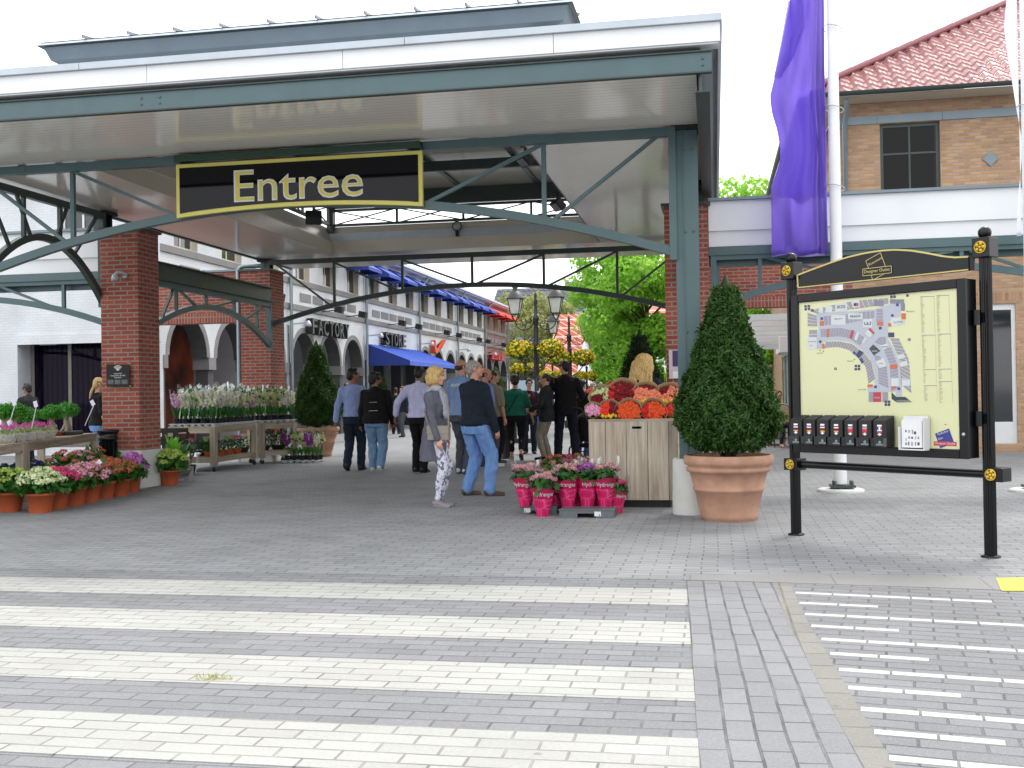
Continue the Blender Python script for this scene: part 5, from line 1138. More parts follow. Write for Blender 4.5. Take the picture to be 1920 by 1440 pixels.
strip([cA(215, 350), cA(215, 515)], [cA(318, 385), cA(330, 515)], 4); strip([cA(235, 550), cA(210, 780)], [cA(325, 550), cA(330, 780)], 4)
strip([cA(400, 395), cA(680, 370), cA(850, 345), cA(1000, 330)], [cA(410, 500), cA(680, 480), cA(850, 440), cA(1000, 410)], 12)
strip([cA(360, 545), cA(600, 530), cA(740, 560), cA(900, 650)], [cA(370, 640), cA(590, 630), cA(690, 650), cA(830, 735)], 17)
strip([cA(410, 765), cA(580, 755), cA(700, 790), cA(780, 850)], [cA(430, 690), cA(600, 690), cA(740, 720), cA(830, 790)], 13)
strip([cA(820, 870), cA(900, 1000), cA(930, 1190)], [cA(870, 820), cA(960, 930), cA(1005, 1130)], 11)
strip([cA(1060, 860), cA(1140, 980), cA(1165, 1240)], [cA(990, 850), cA(1040, 1000), cA(1050, 1190)], 11)
strip([cA(1100, 770), cA(1180, 960), cA(1195, 1280)], [cA(1190, 760), cA(1270, 960), cA(1285, 1240)], 13)
strip([cB(280, 650), cB(400, 900), cB(430, 1300)], [cB(180, 650), cB(290, 900), cB(310, 1200)], 14)
strip([cA(1025, 310), cA(1020, 460)], [cA(1095, 310), cA(1100, 460)], 4); strip([cA(925, 1285), cA(1165, 1285)], [cA(925, 1400), cA(1165, 1400)], 3)
strip([cA(1000, 700), cA(1060, 635), cA(1130, 635)], [cA(1090, 740), cA(1130, 720), cA(1135, 700)], 4)
def rect(f, x0, y0, x1, y1, key, lift=.003): poly(mm, [f(x0, y0), f(x1, y0), f(x1, y1), f(x0, y1)], key, lift)
for f, x0, y0, x1, y1, k in ((cA, 540, 240, 680, 330, 'white'), (cA, 740, 210, 825, 290, 'white'), (cA, 490, 380, 660, 495, 'white'), (cA, 690, 360, 860, 430, 'white'), (cA, 865, 425, 970, 525, 'white'), (cA, 210, 640, 325, 780, 'white'), (cA, 425, 275, 505, 350, 'white'), (cA, 345, 290, 395, 355, 'white'),
                             (cA, 1195, 410, 1290, 505, 'white'), (cA, 1290, 430, 1350, 490, 'white'), (cA, 985, 1285, 1075, 1400, 'red'), (cA, 1195, 1120, 1285, 1215, 'white'), (cB, 320, 1120, 420, 1210, 'white'), (cA, 990, 205, 1105, 275, 'grey'), (cA, 1180, 195, 1345, 245, 'grey'), (cA, 1310, 245, 1355, 330, 'grey'),
                             (cA, 437, 545, 465, 640, 'orange'), (cA, 360, 450, 405, 505, 'orange'), (cA, 385, 715, 412, 775, 'orange'), (cA, 1030, 460, 1100, 505, 'orange'), (cA, 1160, 475, 1195, 515, 'orange'), (cA, 1315, 360, 1365, 430, 'orange'), (cA, 918, 1195, 980, 1225, 'orange'), (cA, 1195, 1215, 1250, 1245, 'orange'), (cA, 1180, 960, 1268, 1010, 'orange'),
                             (cA, 755, 238, 785, 275, 'navy'), (cA, 785, 238, 812, 275, 'red'), (cA, 1160, 585, 1230, 640, 'navy')): rect(f, x0, y0, x1, y1, k, .003 if k == 'white' or k == 'grey' else .004)
for pts, k in (([cA(705, 645), cA(730, 555), cA(760, 560), cA(735, 660)], 'red'), ([cA(760, 665), cA(795, 575), cA(825, 590), cA(790, 680)], 'white'), ([cA(848, 705), cA(885, 640), cA(915, 655), cA(870, 718)], 'white'), ([cA(890, 595), cA(925, 550), cA(985, 610), cA(945, 645)], 'white'), ([cA(925, 548), cA(950, 530), cA(1000, 590), cA(985, 608)], 'red'),
               ([cA(935, 775), cA(985, 725), cA(1068, 800), cA(990, 855)], 'dark'), ([cA(740, 825), cA(765, 800), cA(785, 830), cA(765, 850)], 'blue'), ([cA(775, 850), cA(825, 790), cA(872, 820), cA(815, 892)], 'navy'), ([cA(818, 895), cA(850, 880), cA(878, 930), cA(850, 955)], 'blue'), ([cA(1015, 925), cA(1110, 885), cA(1140, 980), cA(1055, 1005)], 'white'),
               ([cA(1060, 740), cA(1150, 715), cA(1170, 750), cA(1110, 790)], 'white'), ([cB(260, 860), cB(340, 830), cB(360, 880), cB(280, 900)], 'white'), ([cB(285, 940), cB(375, 915), cB(395, 970), cB(305, 990)], 'white'), ([cA(1200, 1285), cA(1255, 1340), cA(1360, 1340), cB(432, 1400), cA(1265, 1405), cA(1200, 1365)], 'dark')): poly(mm, pts, k, .004)
for f, x, y in ((cA, 270, 325), (cA, 380, 422), (cA, 362, 692), (cA, 1066, 533), (cA, 1208, 385), (cA, 1268, 260), (cA, 1010, 1222), (cA, 1285, 1245)): rect(f, x-15, y-15, x+15, y+15, 'blue', .005)
for f, x, y in ((cA, 190, 278), (cA, 228, 275), (cA, 192, 312), (cA, 230, 308), (cA, 1195, 130), (cA, 1232, 128), (cA, 1198, 167), (cA, 1234, 165), (cA, 542, 1010), (cA, 780, 978), (cA, 817, 978), (cA, 780, 1015), (cA, 817, 1013), (cB, 384, 150), (cB, 405, 667), (cA, 1133, 1398), (cA, 1170, 1398), (cA, 1133, 1432), (cA, 1170, 1432)): rect(f, x-14, y-14, x+14, y+14, 'navy', .003)
poly(mm, [cA(350, 803), cA(360, 787), cA(370, 803)], 'dark'); poly(mm, [cA(755, 897), cA(776, 893), cA(768, 912)], 'dark'); poly(mm, [cA(882, 1248), cA(902, 1256), cA(884, 1264)], 'dark'); poly(mm, [cB(368, 336), cB(386, 326), cB(386, 346)], 'dark'); poly(mm, [cA(390, 812), cA(398, 790), cA(406, 812)], 'red')
mm.build('plan', mc['lilac'], mp, world=True)
tb = MB()                                             # the words on the plan
for f, x, y, w_, txt, k in ((cA, 608, 282, 95, 'BOSS', 'navy'), (cA, 775, 393, 120, 'PRADA', 'dark'), (cA, 268, 690, 90, 'FACTORY STORE', 'blue'), (cA, 362, 825, 70, 'Entrance', 'text'), (cA, 718, 918, 70, 'Entrance', 'text'), (cA, 840, 1253, 65, 'Entrance', 'text'), (cB, 430, 335, 75, 'Entrance', 'text'), (cA, 1030, 1350, 65, 'PUMA', 'white'), (cA, 1115, 752, 85, 'Timberland', 'dark'),
                         (cA, 575, 425, 90, 'Ralph Lauren', 'dark'), (cB, 278, 462, 110, 'G-STAR', 'grey'), (cA, 1000, 800, 66, 'adidas', 'white'), (cA, 1075, 945, 55, 's.Oliver', 'red'), (cB, 370, 1133, 80, 'JACK WOLF', 'dark'), (cA, 542, 1010, 12, 'P', 'white'), (cB, 405, 667, 12, 'P', 'white'), (cB, 335, 1388, 150, 'McDONALDS', 'white')):
    c = MP(*f(x, y), .0062); a_ = MP(*f(x-w_/2, y), .0062); b_ = MP(*f(x+w_/2, y), .0062); add_text(tb, txt, c, SD, ZZ, width=(b_-a_).length, extrude=.0004, mat=mc[k])
sw = [(-.5, .3), (-.6, .0), (-.4, -.22), (0, -.12), (.7, .3), (0, .0), (-.35, -.08)]; c = MP(*cA(262, 735), .0062)
tb.prism([c + SD*x*.028 + ZZ*y*.028 for x, y in sw], SN*.0004, mc['orange'])
c = MP(*cA(915, 478), .0062); tb.path([c + SD*x + ZZ*z for x, z in ((-.03, .014), (-.022, -.012), (0, -.005), (.0, .012), (.006, -.012), (.028, -.012), (.03, .014))], .001, .006, mc['navy'], side=SN)
# directory: headings and rows of names
rr_ = random.Random(4)
for x0, x1, y0, y1, xb0, xb1, head in ((535, 700, 165, 600, 552, 712, 1), (725, 875, 150, 590, 735, 890, 1), (552, 720, 618, 1010, 568, 724, 1), (742, 895, 604, 995, 748, 905, 1), (568, 724, 1022, 1190, 574, 730, 1), (748, 908, 1016, 1140, 752, 910, 1), (575, 733, 1210, 1400, 585, 742, 1), (752, 912, 1160, 1420, 760, 920, 1)):
    a_ = MP(*cB(x0, y0), .002); b_ = MP(*cB(x1, y0-3), .002); tb.bar(a_, b_, .004, .0006, mc['grey'], up=SN); n = int((y1-y0)/13)
    for k in range(1, n):
        u = k/n; xa = x0+(xb0-x0)*u; p_ = MP(*cB(xa, y0+(y1-y0)*u), .002); wv_ = .012+.022*rr_.random(); tb.bar(p_, p_+SD*wv_, .0022, .0004, mc['text'], up=SN)
        if k % 1 == 0: e_ = MP(*cB(x1+(xb1-x1)*u-8, y0+(y1-y0)*u-2), .002); tb.bar(e_, e_+SD*.006, .0022, .0004, mc['text'], up=SN)
tb.build('lettering', mc['dark'], mp, world=True)
lg = MB(); c = MP(1768, 828, .002); an = .35; ux = SD*math.cos(an)+ZZ*math.sin(an); uz = -SD*math.sin(an)+ZZ*math.cos(an)
lg.obox(MP(1771, 822, .002), ux*.065, SN*.0005, uz*.062, mc['blue']); add_text(lg, 'McArthur', MP(1768, 811, .003), ux, uz, width=.10, extrude=.0005, mat=mc['white']); add_text(lg, 'Glen', MP(1763, 822, .003), ux, uz, width=.045, extrude=.0005, mat=mc['white'])
lg.obox(MP(1772, 832, .004), SD*.098, SN*.0006, ZZ*.017, mc['red']); add_text(lg, 'Designer Outlet', MP(1772, 832, .0055), SD, ZZ, width=.175, extrude=.0005, mat=mc['white']); lg.bar(MP(1771, 796, .002), MP(1775, 796, .002), .006, .001, mc['red'], up=SN)
lg.build('emblem', mc['blue'], mp, world=True)
q = NT('case_glass'); m_cg = glass('case_glass2', '#fdfefe', .02, .7, .2)
mb = MB(); mb.obox(SP((ca0+ca1)/2, TF+.006, (cz0+cz1)/2), SD*((ca1-ca0)/2-fw-.001), SN*.0015, ZZ*((cz1-cz0)/2-fw-.001)); mb.build('glass', m_cg, cs, world=True)
for z in (1.10, 1.90): mb = MB(); mb.tube([SP(ca1+.02, .1, z-.06), SP(ca1+.02, .1, z+.06)], .03, 10); mb.obox(SP(ca1+.03, .05, z), SD*.03, SN*.012, ZZ*.04); mb.build('hinge', m_blk, cs, world=True)
mb = MB(); mb.ell(SP(ca1-.035, TF+.02, .98), (.014,)*3, 10, 8); mb.build('lock', m_coping, cs, world=True)
# leaflet dispensers in front of the case
fl_c = dict(nl=('#b8262c', '#f0f0f0', '#27438f'), de=('#15161a', '#c8262a', '#e0b92c'))
FM = {k: M('flag_'+k, v, .5, .02) for k, v in dict(r='#c8262a', w='#ececec', b='#27438f', k='#15161a', y='#e0b92c').items()}
def dispenser(i, kinds, label):
    w_ = .122; s_ = .283+i*.141; c = SP(s_, TF+.10, 0); t = thing('leaflet_dispenser', label, 'dispenser', c, group='black leaflet dispensers along the map board')
    mb = MB(); f_, bk = SN*.045, -SN*.075; z0, z1, zb = .865, 1.085, 1.125
    P_ = lambda s2, n2, z: c + SD*s2 + SN*n2 + ZZ*z
    vs = [P_(-w_/2, -.075, z0), P_(w_/2, -.075, z0), P_(w_/2, .045, z0), P_(-w_/2, .045, z0), P_(-w_/2, -.075, zb), P_(w_/2, -.075, zb), P_(w_/2, .045, z1), P_(-w_/2, .045, z1)]
    mb.add(vs, [(0, 3, 2, 1), (4, 5, 6, 7), (0, 1, 5, 4), (1, 2, 6, 5), (2, 3, 7, 6), (3, 0, 4, 7)]); o = mb.build('box', m_blackm, t, world=True, bevel=.004, recalc=True)
    mb = MB(); n2 = .0475
    def rect2(x0, x1, za, zb_, mt, lf=0): mb.obox(P_((x0+x1)/2, n2+lf, (za+zb_)/2), SD*(x1-x0)/2, SN*.0008, ZZ*(zb_-za)/2, mt)
    rect2(-.021, .021, 1.035, 1.050, FM['w']); z = 1.031
    for kd in kinds:
        if kd == 'nl': cols = ('r', 'w', 'b')
        elif kd == 'de': cols = ('k', 'r', 'y')
        elif kd == 'ru': cols = ('w', 'b', 'r')
        if kd in ('nl', 'de', 'ru'):
            for cc in cols: rect2(-.023, .023, z-.008, z, FM[cc]); z -= .008
        elif kd == 'uk':
            rect2(-.023, .023, z-.024, z, FM['b']); rect2(-.023, .023, z-.0145, z-.0095, FM['r'], .0012); rect2(-.0035, .0035, z-.024, z, FM['r'], .0014); rect2(-.023, .023, z-.017, z-.007, FM['w'], .0008); rect2(-.006, .006, z-.024, z, FM['w'], .001); z -= .024
        elif kd == 'cn': rect2(-.023, .023, z-.024, z, FM['r']); z -= .024
        elif kd == 'fr':
            for j, cc in enumerate(('b', 'w', 'r')): rect2(-.023+.01533*j, -.00767+.01533*j, z-.024, z, FM[cc])
            z -= .024
        z -= .001
    mb.prism([P_(-.008, n2, z), P_(.008, n2, z), P_(.008, n2, z-.008), P_(.023, n2, z-.008), P_(0, n2, z-.024), P_(-.023, n2, z-.008), P_(-.008, n2, z-.008)], SN*.001, FM['w']); mb.build('sticker', FM['w'], t, world=True)
    mb = MB(); mb.obox(P_(0, .085, .905), SD*w_/2, SN*.0015, ZZ*.035); mb.obox(P_(0, .065, .869), SD*w_/2, SN*.022, ZZ*.0015)
    for sg in (-1, 1): mb.obox(P_(sg*w_/2, .065, .905), SD*.001, SN*.02, ZZ*.035)
    mb.build('tray', m_sleeve, t, world=True)
    mb = MB(); mb.obox(P_(0, .0495, .885), SD*.034, SN*.001, ZZ*.006); mb.tube([P_(0, .047, .905), P_(0, .051, .905)], .012, 12); mb.obox(P_(0, .0495, .895), SD*.011, SN*.001, ZZ*.012); mb.build('finger_plate', m_coping, t, world=True)
names = ['leftmost leaflet dispenser with Dutch and German flags beside the post', 'second leaflet dispenser from the post, Dutch and German flags', 'third leaflet dispenser from the post, Dutch and German flags', 'leaflet dispenser with Dutch and German flags next to the British flag ones', 'left one of two dispensers with a British and a red flag', 'right one of two dispensers with a British and a red flag', 'dispenser with the French flag beside the white leaflet holder']
for i, kd in enumerate((('nl', 'de'),)*4 + (('uk', 'cn'),)*2 + (('fr', 'ru'),)): dispenser(i, kd, names[i])
t = thing('leaflet_holder', 'white leaflet holder with a printed magazine beside the black dispensers', 'leaflet holder', SP(1.385, TF+.06, .85))
P0 = SP(1.385, TF+.05, .975); mb = MB(); mb.obox(P0-SN*.03+ZZ*.02, SD*.11, SN*.003, ZZ*.125); mb.obox(P0+SD*.111, SD*.003, SN*.05, ZZ*.13); mb.obox(P0-SD*.111-ZZ*.03, SD*.003, SN*.05, ZZ*.09); mb.obox(P0-ZZ*.125, SD*.11, SN*.055, ZZ*.004); mb.build('holder', m_frame_w, t, world=True)
mb = MB(); [mb.obox(P0+SN*(.02-.012*k)-SD*.008+ZZ*(.0+.006*k), SD*.092, SN*.003, ZZ*.11) for k in range(3)]; mz = mb.build('magazine', M('magazine_paper', '#dfe0e2', .4, .02), t, world=True)
mb = MB()
for k in range(14): mb.obox(P0+SN*.0236+SD*(-.06+.028*(k % 5)+rr_.uniform(-.004, .004))+ZZ*(-.085+.05*(k//5)+rr_.uniform(-.01, .01)), SD*rr_.uniform(.005, .011), SN*.0004, ZZ*rr_.uniform(.008, .017), (mc['grey'], mc['dark'], mc['lilac'])[k % 3])
mb.build('print', mc['grey'], mz, world=True)
# ---------------------------------------------------------------- flower box and bouquets
bx = thing('flower_crate', 'tall grey wooden plank crate on which the rose bouquets lie', 'crate', (-.95, 13.0, 0))
X0, X1, Yc, Zt = -1.47, -.43, 12.65, 1.035; edges = [AY(x, 870, Yc).x for x in (1106, 1136, 1175, 1215, 1254, 1274)]; edges[0] = X0; edges[-1] = X1
for a_, b_ in zip(edges, edges[1:]):
    mb = MB()
    if abs(a_-edges[2]) < .01:
        xc = (a_+b_)/2; zc = .935; hw, hh = .055, .014
        mb.box(a_+.003, xc-hw, Yc, Yc+.022, .09, Zt-.03); mb.box(xc+hw, b_-.003, Yc, Yc+.022, .09, Zt-.03); mb.box(xc-hw, xc+hw, Yc, Yc+.022, .09, zc-hh); mb.box(xc-hw, xc+hw, Yc, Yc+.022, zc+hh, Zt-.03)
    else: mb.box(a_+.003, b_-.003, Yc, Yc+.022, .09, Zt-.03)
    mb.build('plank', m_wood, bx, world=True)
mb = MB(); mb.box(X0, X1, Yc+.0, Yc+.75, Zt-.029, Zt); mb.build('top_board', m_woodx, bx, world=True)
mb = MB(); mb.box(X0+.001, X0+.023, Yc+.025, Yc+.74, .09, Zt-.03); mb.box(X1-.023, X1-.001, Yc+.025, Yc+.74, .09, Zt-.03); mb.box(X0+.03, X1-.03, Yc+.71, Yc+.735, .09, Zt-.03); mb.build('side_board', m_woody, bx, world=True)
mb = MB(); mb.box(X0+.1, X1-.1, Yc+.08, Yc+.65, .0, .085); mb.build('base', m_blackm, bx, world=True)
m_kraft = M('kraft_paper', '#a98d6a', .8, .08, 8, .2, 18)
q = NT('kraft_both'); 
def rose_mesh(r_=.0235):
    mb = MB(); mb.ell((0, 0, 0), (r_*.72, r_*.72, r_*.85), 8, 6)
    for k in range(7):
        a_ = k*2.4; R = Matrix.Rotation(a_, 3, 'Z') @ Matrix.Rotation(.35+.06*k, 3, 'Y'); mb.ell(Vector((math.cos(a_)*r_*.45, math.sin(a_)*r_*.45, -r_*.12)), (r_*.32, r_*.62, r_*.72), 6, 5, None, R)
    me = bpy.data.meshes.new('rose'); me.from_pydata([tuple(v) for v in mb.v], [], mb.f); me.polygons.foreach_set('use_smooth', [True]*len(me.polygons)); me.update(); return me
ROSE = {}
def rose_of(key, c):
    if key not in ROSE: me = rose_mesh(); me.materials.append(leaf('petals_'+key, c[0], c[1], trans=.12, rough=.5, scale=60)); ROSE[key] = me
    return ROSE[key]
RC = dict(dark_red=('#5e0a14', '#8a1220'), red=('#b81a1c', '#d8332a'), orange=('#d8471c', '#ef6a35'), salmon=('#e0745c', '#f09a78'), yellow=('#e3b41c', '#f0cc3a'), lime=('#b4c98a', '#d2e0a6'), pink=('#d98bb0', '#e8b0cc'), scarlet=('#dd2f1c', '#ee4a30'))
def bouquet(label, c, R_, tilt, roll, colorfn, n=46, seed=0, flare=1.0):
    """paper cone lying on the crate: opening at c turned to the viewer"""
    t = thing('rose_bouquet', label, 'bouquet', c, group='paper wrapped rose bouquets on the crate'); r_ = random.Random(seed)
    ax = Vector((math.sin(roll)*.25, -1, tilt)).normalized(); u = ax.cross(Vector((0, 0, 1))).normalized(); v = u.cross(ax); Lc = .38
    mb = MB(); vs = []; m = 28
    for j, (tt, rr) in enumerate(((-Lc, .035), (-Lc*.5, R_*.55), (-.05, R_*.98), (.015, R_*1.10))):
        for k in range(m):
            a_ = 2*PI*k/m; rk = rr*(1+(.05*math.sin(3*a_+seed)+.03*math.sin(7*a_+seed*2))*(j/3)); tk = tt + (.035*max(0, math.sin(a_))**2 + .012*math.sin(5*a_+seed) if j == 3 else 0)
            vs.append(ax*tk + u*rk*math.cos(a_) + v*rk*math.sin(a_)*.88)
    fs = [(i*m+k, i*m+(k+1) % m, (i+1)*m+(k+1) % m, (i+1)*m+k) for i in range(3) for k in range(m)]; mb.add(vs, fs, None, True); o = mb.build('wrapping_paper', m_kraft, t); s_ = o.modifiers.new('s', 'SOLIDIFY'); s_.thickness = .002
    mb = MB(); mb.lathe([(0, 0)], n=3) if False else None; vs = [ax*(-.045) + u*R_*.93*math.cos(2*PI*k/m) + v*R_*.8*math.sin(2*PI*k/m) for k in range(m)]; mb.add(vs, [tuple(range(m))]); mb.build('leaf_bed', lf_dark, t)
    k = 0; ga = 2.39996
    for k in range(n):
        rr = math.sqrt((k+.5)/n); a_ = k*ga+seed; x, y = rr*math.cos(a_)*R_*.88, rr*math.sin(a_)*R_*.76; z = .028*(1-rr*rr)+r_.uniform(-.012, .008)
        key = colorfn(x/R_, y/R_, r_); o = link('rose', rose_of(key, RC[key]), t); o.location = ax*z + u*x + v*y; nn = (ax + (u*x+v*y)*2.0).normalized(); o.rotation_euler = nn.to_track_quat('Z', 'Y').to_euler(); s_ = r_.uniform(.85, 1.15)*R_/.145*(46/n)**.5; o.scale = (s_,)*3
Yb = 12.72
def bq(label, px, py, rpx, dy, fn, n, seed, roll=0, tilt=.35): p_ = AY(px, py, Yb+dy); bouquet(label, p_, rpx/2024*(Yb+dy)*1.02, tilt, roll, fn, n, seed)
bq('bouquet of pale green and dark red roses at the back left', 1131, 746, 24, .28, lambda x, y, r: 'dark_red' if x > -.15 and y < .25 else 'lime', 40, 1, -.6)
bq('large bouquet of dark red roses in the back row', 1168, 741, 32, .26, lambda x, y, r: 'red' if r.random() < .25 else 'dark_red', 62, 2, .3)
bq('bouquet of salmon roses with yellow tulip heads and a red fringe, left one', 1211, 745, 29, .26, lambda x, y, r: 'dark_red' if y > .5 else 'yellow' if y < -.25 and x < .3 else 'salmon', 58, 3, .2)
bq('bouquet of salmon roses with yellow heads nearest the green column', 1256, 746, 28, .27, lambda x, y, r: 'dark_red' if y > .3 and x > .1 else 'yellow' if y < -.25 and x > -.3 else 'salmon', 58, 4, -.2)
bq('bouquet with a red paper showing behind the pale green roses', 1150, 728, 14, .5, lambda x, y, r: 'scarlet', 16, 5, .8)
bq('small bouquet of pink flowers at the front left', 1113, 769, 15, .07, lambda x, y, r: 'pink', 22, 6, -.9)
bq('bouquet of dark red, scarlet and yellow roses in the front row', 1142, 769, 20, .06, lambda x, y, r: 'yellow' if y < -.45 else 'scarlet' if x > -.1 else 'dark_red', 40, 7)
bq('bouquet of orange roses in the middle of the front row', 1179, 771, 24, .05, lambda x, y, r: 'orange', 56, 8)
bq('bouquet of orange and red roses in the front row', 1225, 771, 24, .06, lambda x, y, r: 'red' if x > .3 else ('orange' if r.random() < .8 else 'scarlet'), 56, 9)
bq('bouquet of red roses at the front right corner', 1264, 771, 18, .07, lambda x, y, r: 'scarlet' if r.random() < .6 else 'red', 36, 10)

# ---------------------------------------------------------------- hydrangeas
lf_hyd = leaf('hydrangea_leaf', '#28571f', '#437a30', trans=.25, rough=.4)
def petal(name, a, b): return leaf('petals_'+name, a, b, trans=.25, rough=.6, scale=30)
HP = dict(white=(petal('white_green', '#d5e0a8', '#eef2d6'), petal('lime', '#a8c45a', '#c6d883')), magenta=(petal('magenta', '#df3f82', '#f070a2'), petal('magenta2', '#b8265f', '#d2477c')), mottled=(petal('pink', '#e2567e', '#f29aa2'), petal('pinklime', '#9aa850', '#cf7f6a')),
          rust=(petal('rust', '#bf4f48', '#dc8068'), petal('rustlime', '#8f9a42', '#b0764a')), lime=(petal('lime2', '#9fbe4c', '#c9dd86'), petal('lime3', '#87a83c', '#b2cc66')), violet=(petal('violet', '#4a46a8', '#6f6ac4'), petal('violet2', '#3c3a8c', '#5b59b0')), rose=(petal('rose', '#cf7fa8', '#e4a8c0'), petal('rosecream', '#c9b48a', '#dfcfa2')), purple=(petal('purple', '#a24aa8', '#c274c6'), petal('purple2', '#b869b4', '#d79ad0')))
def hyd_heads(t, heads, mats, hr, seed):
    for i, (x, y, z) in enumerate(heads):
        n = 90; D = rng.normal(0, 1, (n, 3)); D /= np.linalg.norm(D, axis=1)[:, None]; D[:, 2] = np.abs(D[:, 2])*.9-.2; P = D*np.array([hr, hr, hr*.62])
        o = quads_mesh('flower_head', leaf_quads(P, D, hr*.42, hr*.4, .35), list(mats), (rng.random(n) < .35).astype(int), t); o.location = (x, y, z)
def hydrangea(label, loc, kind, potr=.165, poth=.24, cr=.25, top=.55, nh=12, hr=.062, seed=0, pot=True, group='hydrangeas in orange plastic pots', accent=None):
    t = thing('potted_hydrangea', label, 'potted plant', loc, group=group, rz=seed*1.3); r_ = random.Random(seed)
    if pot:
        mb = MB(); mb.lathe([(potr*.72, 0), (potr*.73, .01), (potr*.92, poth-.035), (potr*.98, poth-.034), (potr, poth), (potr*.93, poth), (potr*.9, poth-.03), (0, poth-.03)], n=28, caps=True); mb.build('pot', m_terra, t)
    n = 230; a_ = rng.random(n)*2*PI; rr = cr*np.sqrt(rng.random(n)); z = poth+.02+(top-poth-.04)*rng.random(n)*(1-.45*(rr/cr)**2); P = np.stack([rr*np.cos(a_), rr*np.sin(a_), z], 1); N = np.stack([np.cos(a_)*.6, np.sin(a_)*.6, .8+0*a_], 1)
    quads_mesh('leaves', leaf_quads(P, N, .11*(.6+.6*rng.random(n)), .065, .55), [lf_hyd], np.zeros(n), t)
    mb = MB()
    heads = []
    for k in range(nh):
        a = k*2.39996+seed; q_ = math.sqrt((k+.4)/nh); x, y = cr*.95*q_*math.cos(a), cr*.95*q_*math.sin(a); zz = top-.02-(top-poth)*.52*q_**2.2+r_.uniform(-.02, .02); heads.append((x, y, zz)); mb.tube([(x*.25, y*.25, poth-.02), (x*.7, y*.7, (poth+zz)/2), (x, y, zz)], .004, 4)
    mb.build('stems', lf_hyd, t); hyd_heads(t, heads, HP[kind], hr, seed); return t
hlist = [((8, 961), 'lime', 'hydrangea with lime heads cut by the left edge of the picture', .17), ((64, 963), 'white', 'front hydrangea with creamy white-green heads', .175), ((98, 956), 'magenta', 'hydrangea with solid magenta pink heads', .15), ((129, 949), 'mottled', 'pink and lime hydrangea right of the magenta one', .165), ((160, 943), 'mottled', 'pink hydrangea carrying the white price tag', .15),
         ((187, 936), 'rust', 'rust red hydrangea in the middle of the front row', .16), ((215, 931), 'rust', 'rust and lime hydrangea beside the purple headed one', .16), ((240, 924), 'purple', 'hydrangea with one bright purple head', .14), ((257, 911), 'lime', 'faded lime hydrangea at the end of the slanting row', .14), ((311, 911), 'lime', 'lone lime green hydrangea beside the cardboard plant box', .165)]
for i, ((px, py), kind, lab, pr_) in enumerate(hlist):
    p_ = G(px, py); hydrangea(lab, (p_.x, p_.y+pr_*.7, 0), kind, potr=pr_, cr=.27 if i != 7 else .2, top=.52 if i < 7 else .56, nh=17, hr=.074, seed=i+1)
for i, (px, Y, kind, lab) in enumerate(((118, 13.5, 'rust', 'rust hydrangea behind the magenta one'), (150, 14.0, 'mottled', 'taller pink hydrangea in the second row left'), (178, 14.4, 'rust', 'orange pink hydrangea against the table leg'), (205, 14.95, 'lime', 'lime hydrangea below the black bin'), (240, 15.35-.9, 'rust', 'rust hydrangea against the pillar plinth'), (20, 13.2, 'violet', 'violet flowering plant under the left table'), (70, 13.9, 'violet', 'dark violet flowers seen between the table legs'), (266, 15.9, 'lime', 'green plant between the pillar and the lone hydrangea'), (5, 12.6, 'lime', 'lime hydrangea in the second row at the left edge'))):
    x = AY(px, 850, Y).x; hydrangea(lab, (x, Y, 0), kind, potr=.14, cr=.24, top=.66 if i < 4 else .5, nh=11, hr=.05, seed=20+i, group='hydrangeas of the second row')
# white price tags
def price_tag(label, p, h=.0, stick=True, lean=.25, w_=.06, hh=.085):
    t = thing('price_tag', label, 'price tag', p, group='white price tags on sticks'); 
    if stick: mb = MB(); mb.tube([(-lean*.3, 0, -.30), (0, 0, 0)], .006, 6); mb.build('stick', m_frame_w, t)
    R = Vector((math.cos(lean), 0, math.sin(lean))); U = Vector((-math.sin(lean), 0, math.cos(lean))); mb = MB(); mb.obox(U*hh/2, R*w_/2, (0, .001, 0), U*hh/2); mb.build('card', M('lavender_white_card', '#d9daea', .5, .03), t)
price_tag('tilted white price tag in the pink hydrangea', AY(181, 872, 13.0), stick=False, lean=-.8); price_tag('white tag leaning in the lone lime hydrangea', AY(284, 866, 15.4), stick=False, lean=-.6); price_tag('pale tag on the cardboard plant box', AY(352, 862, 16.0), stick=False, lean=.9)

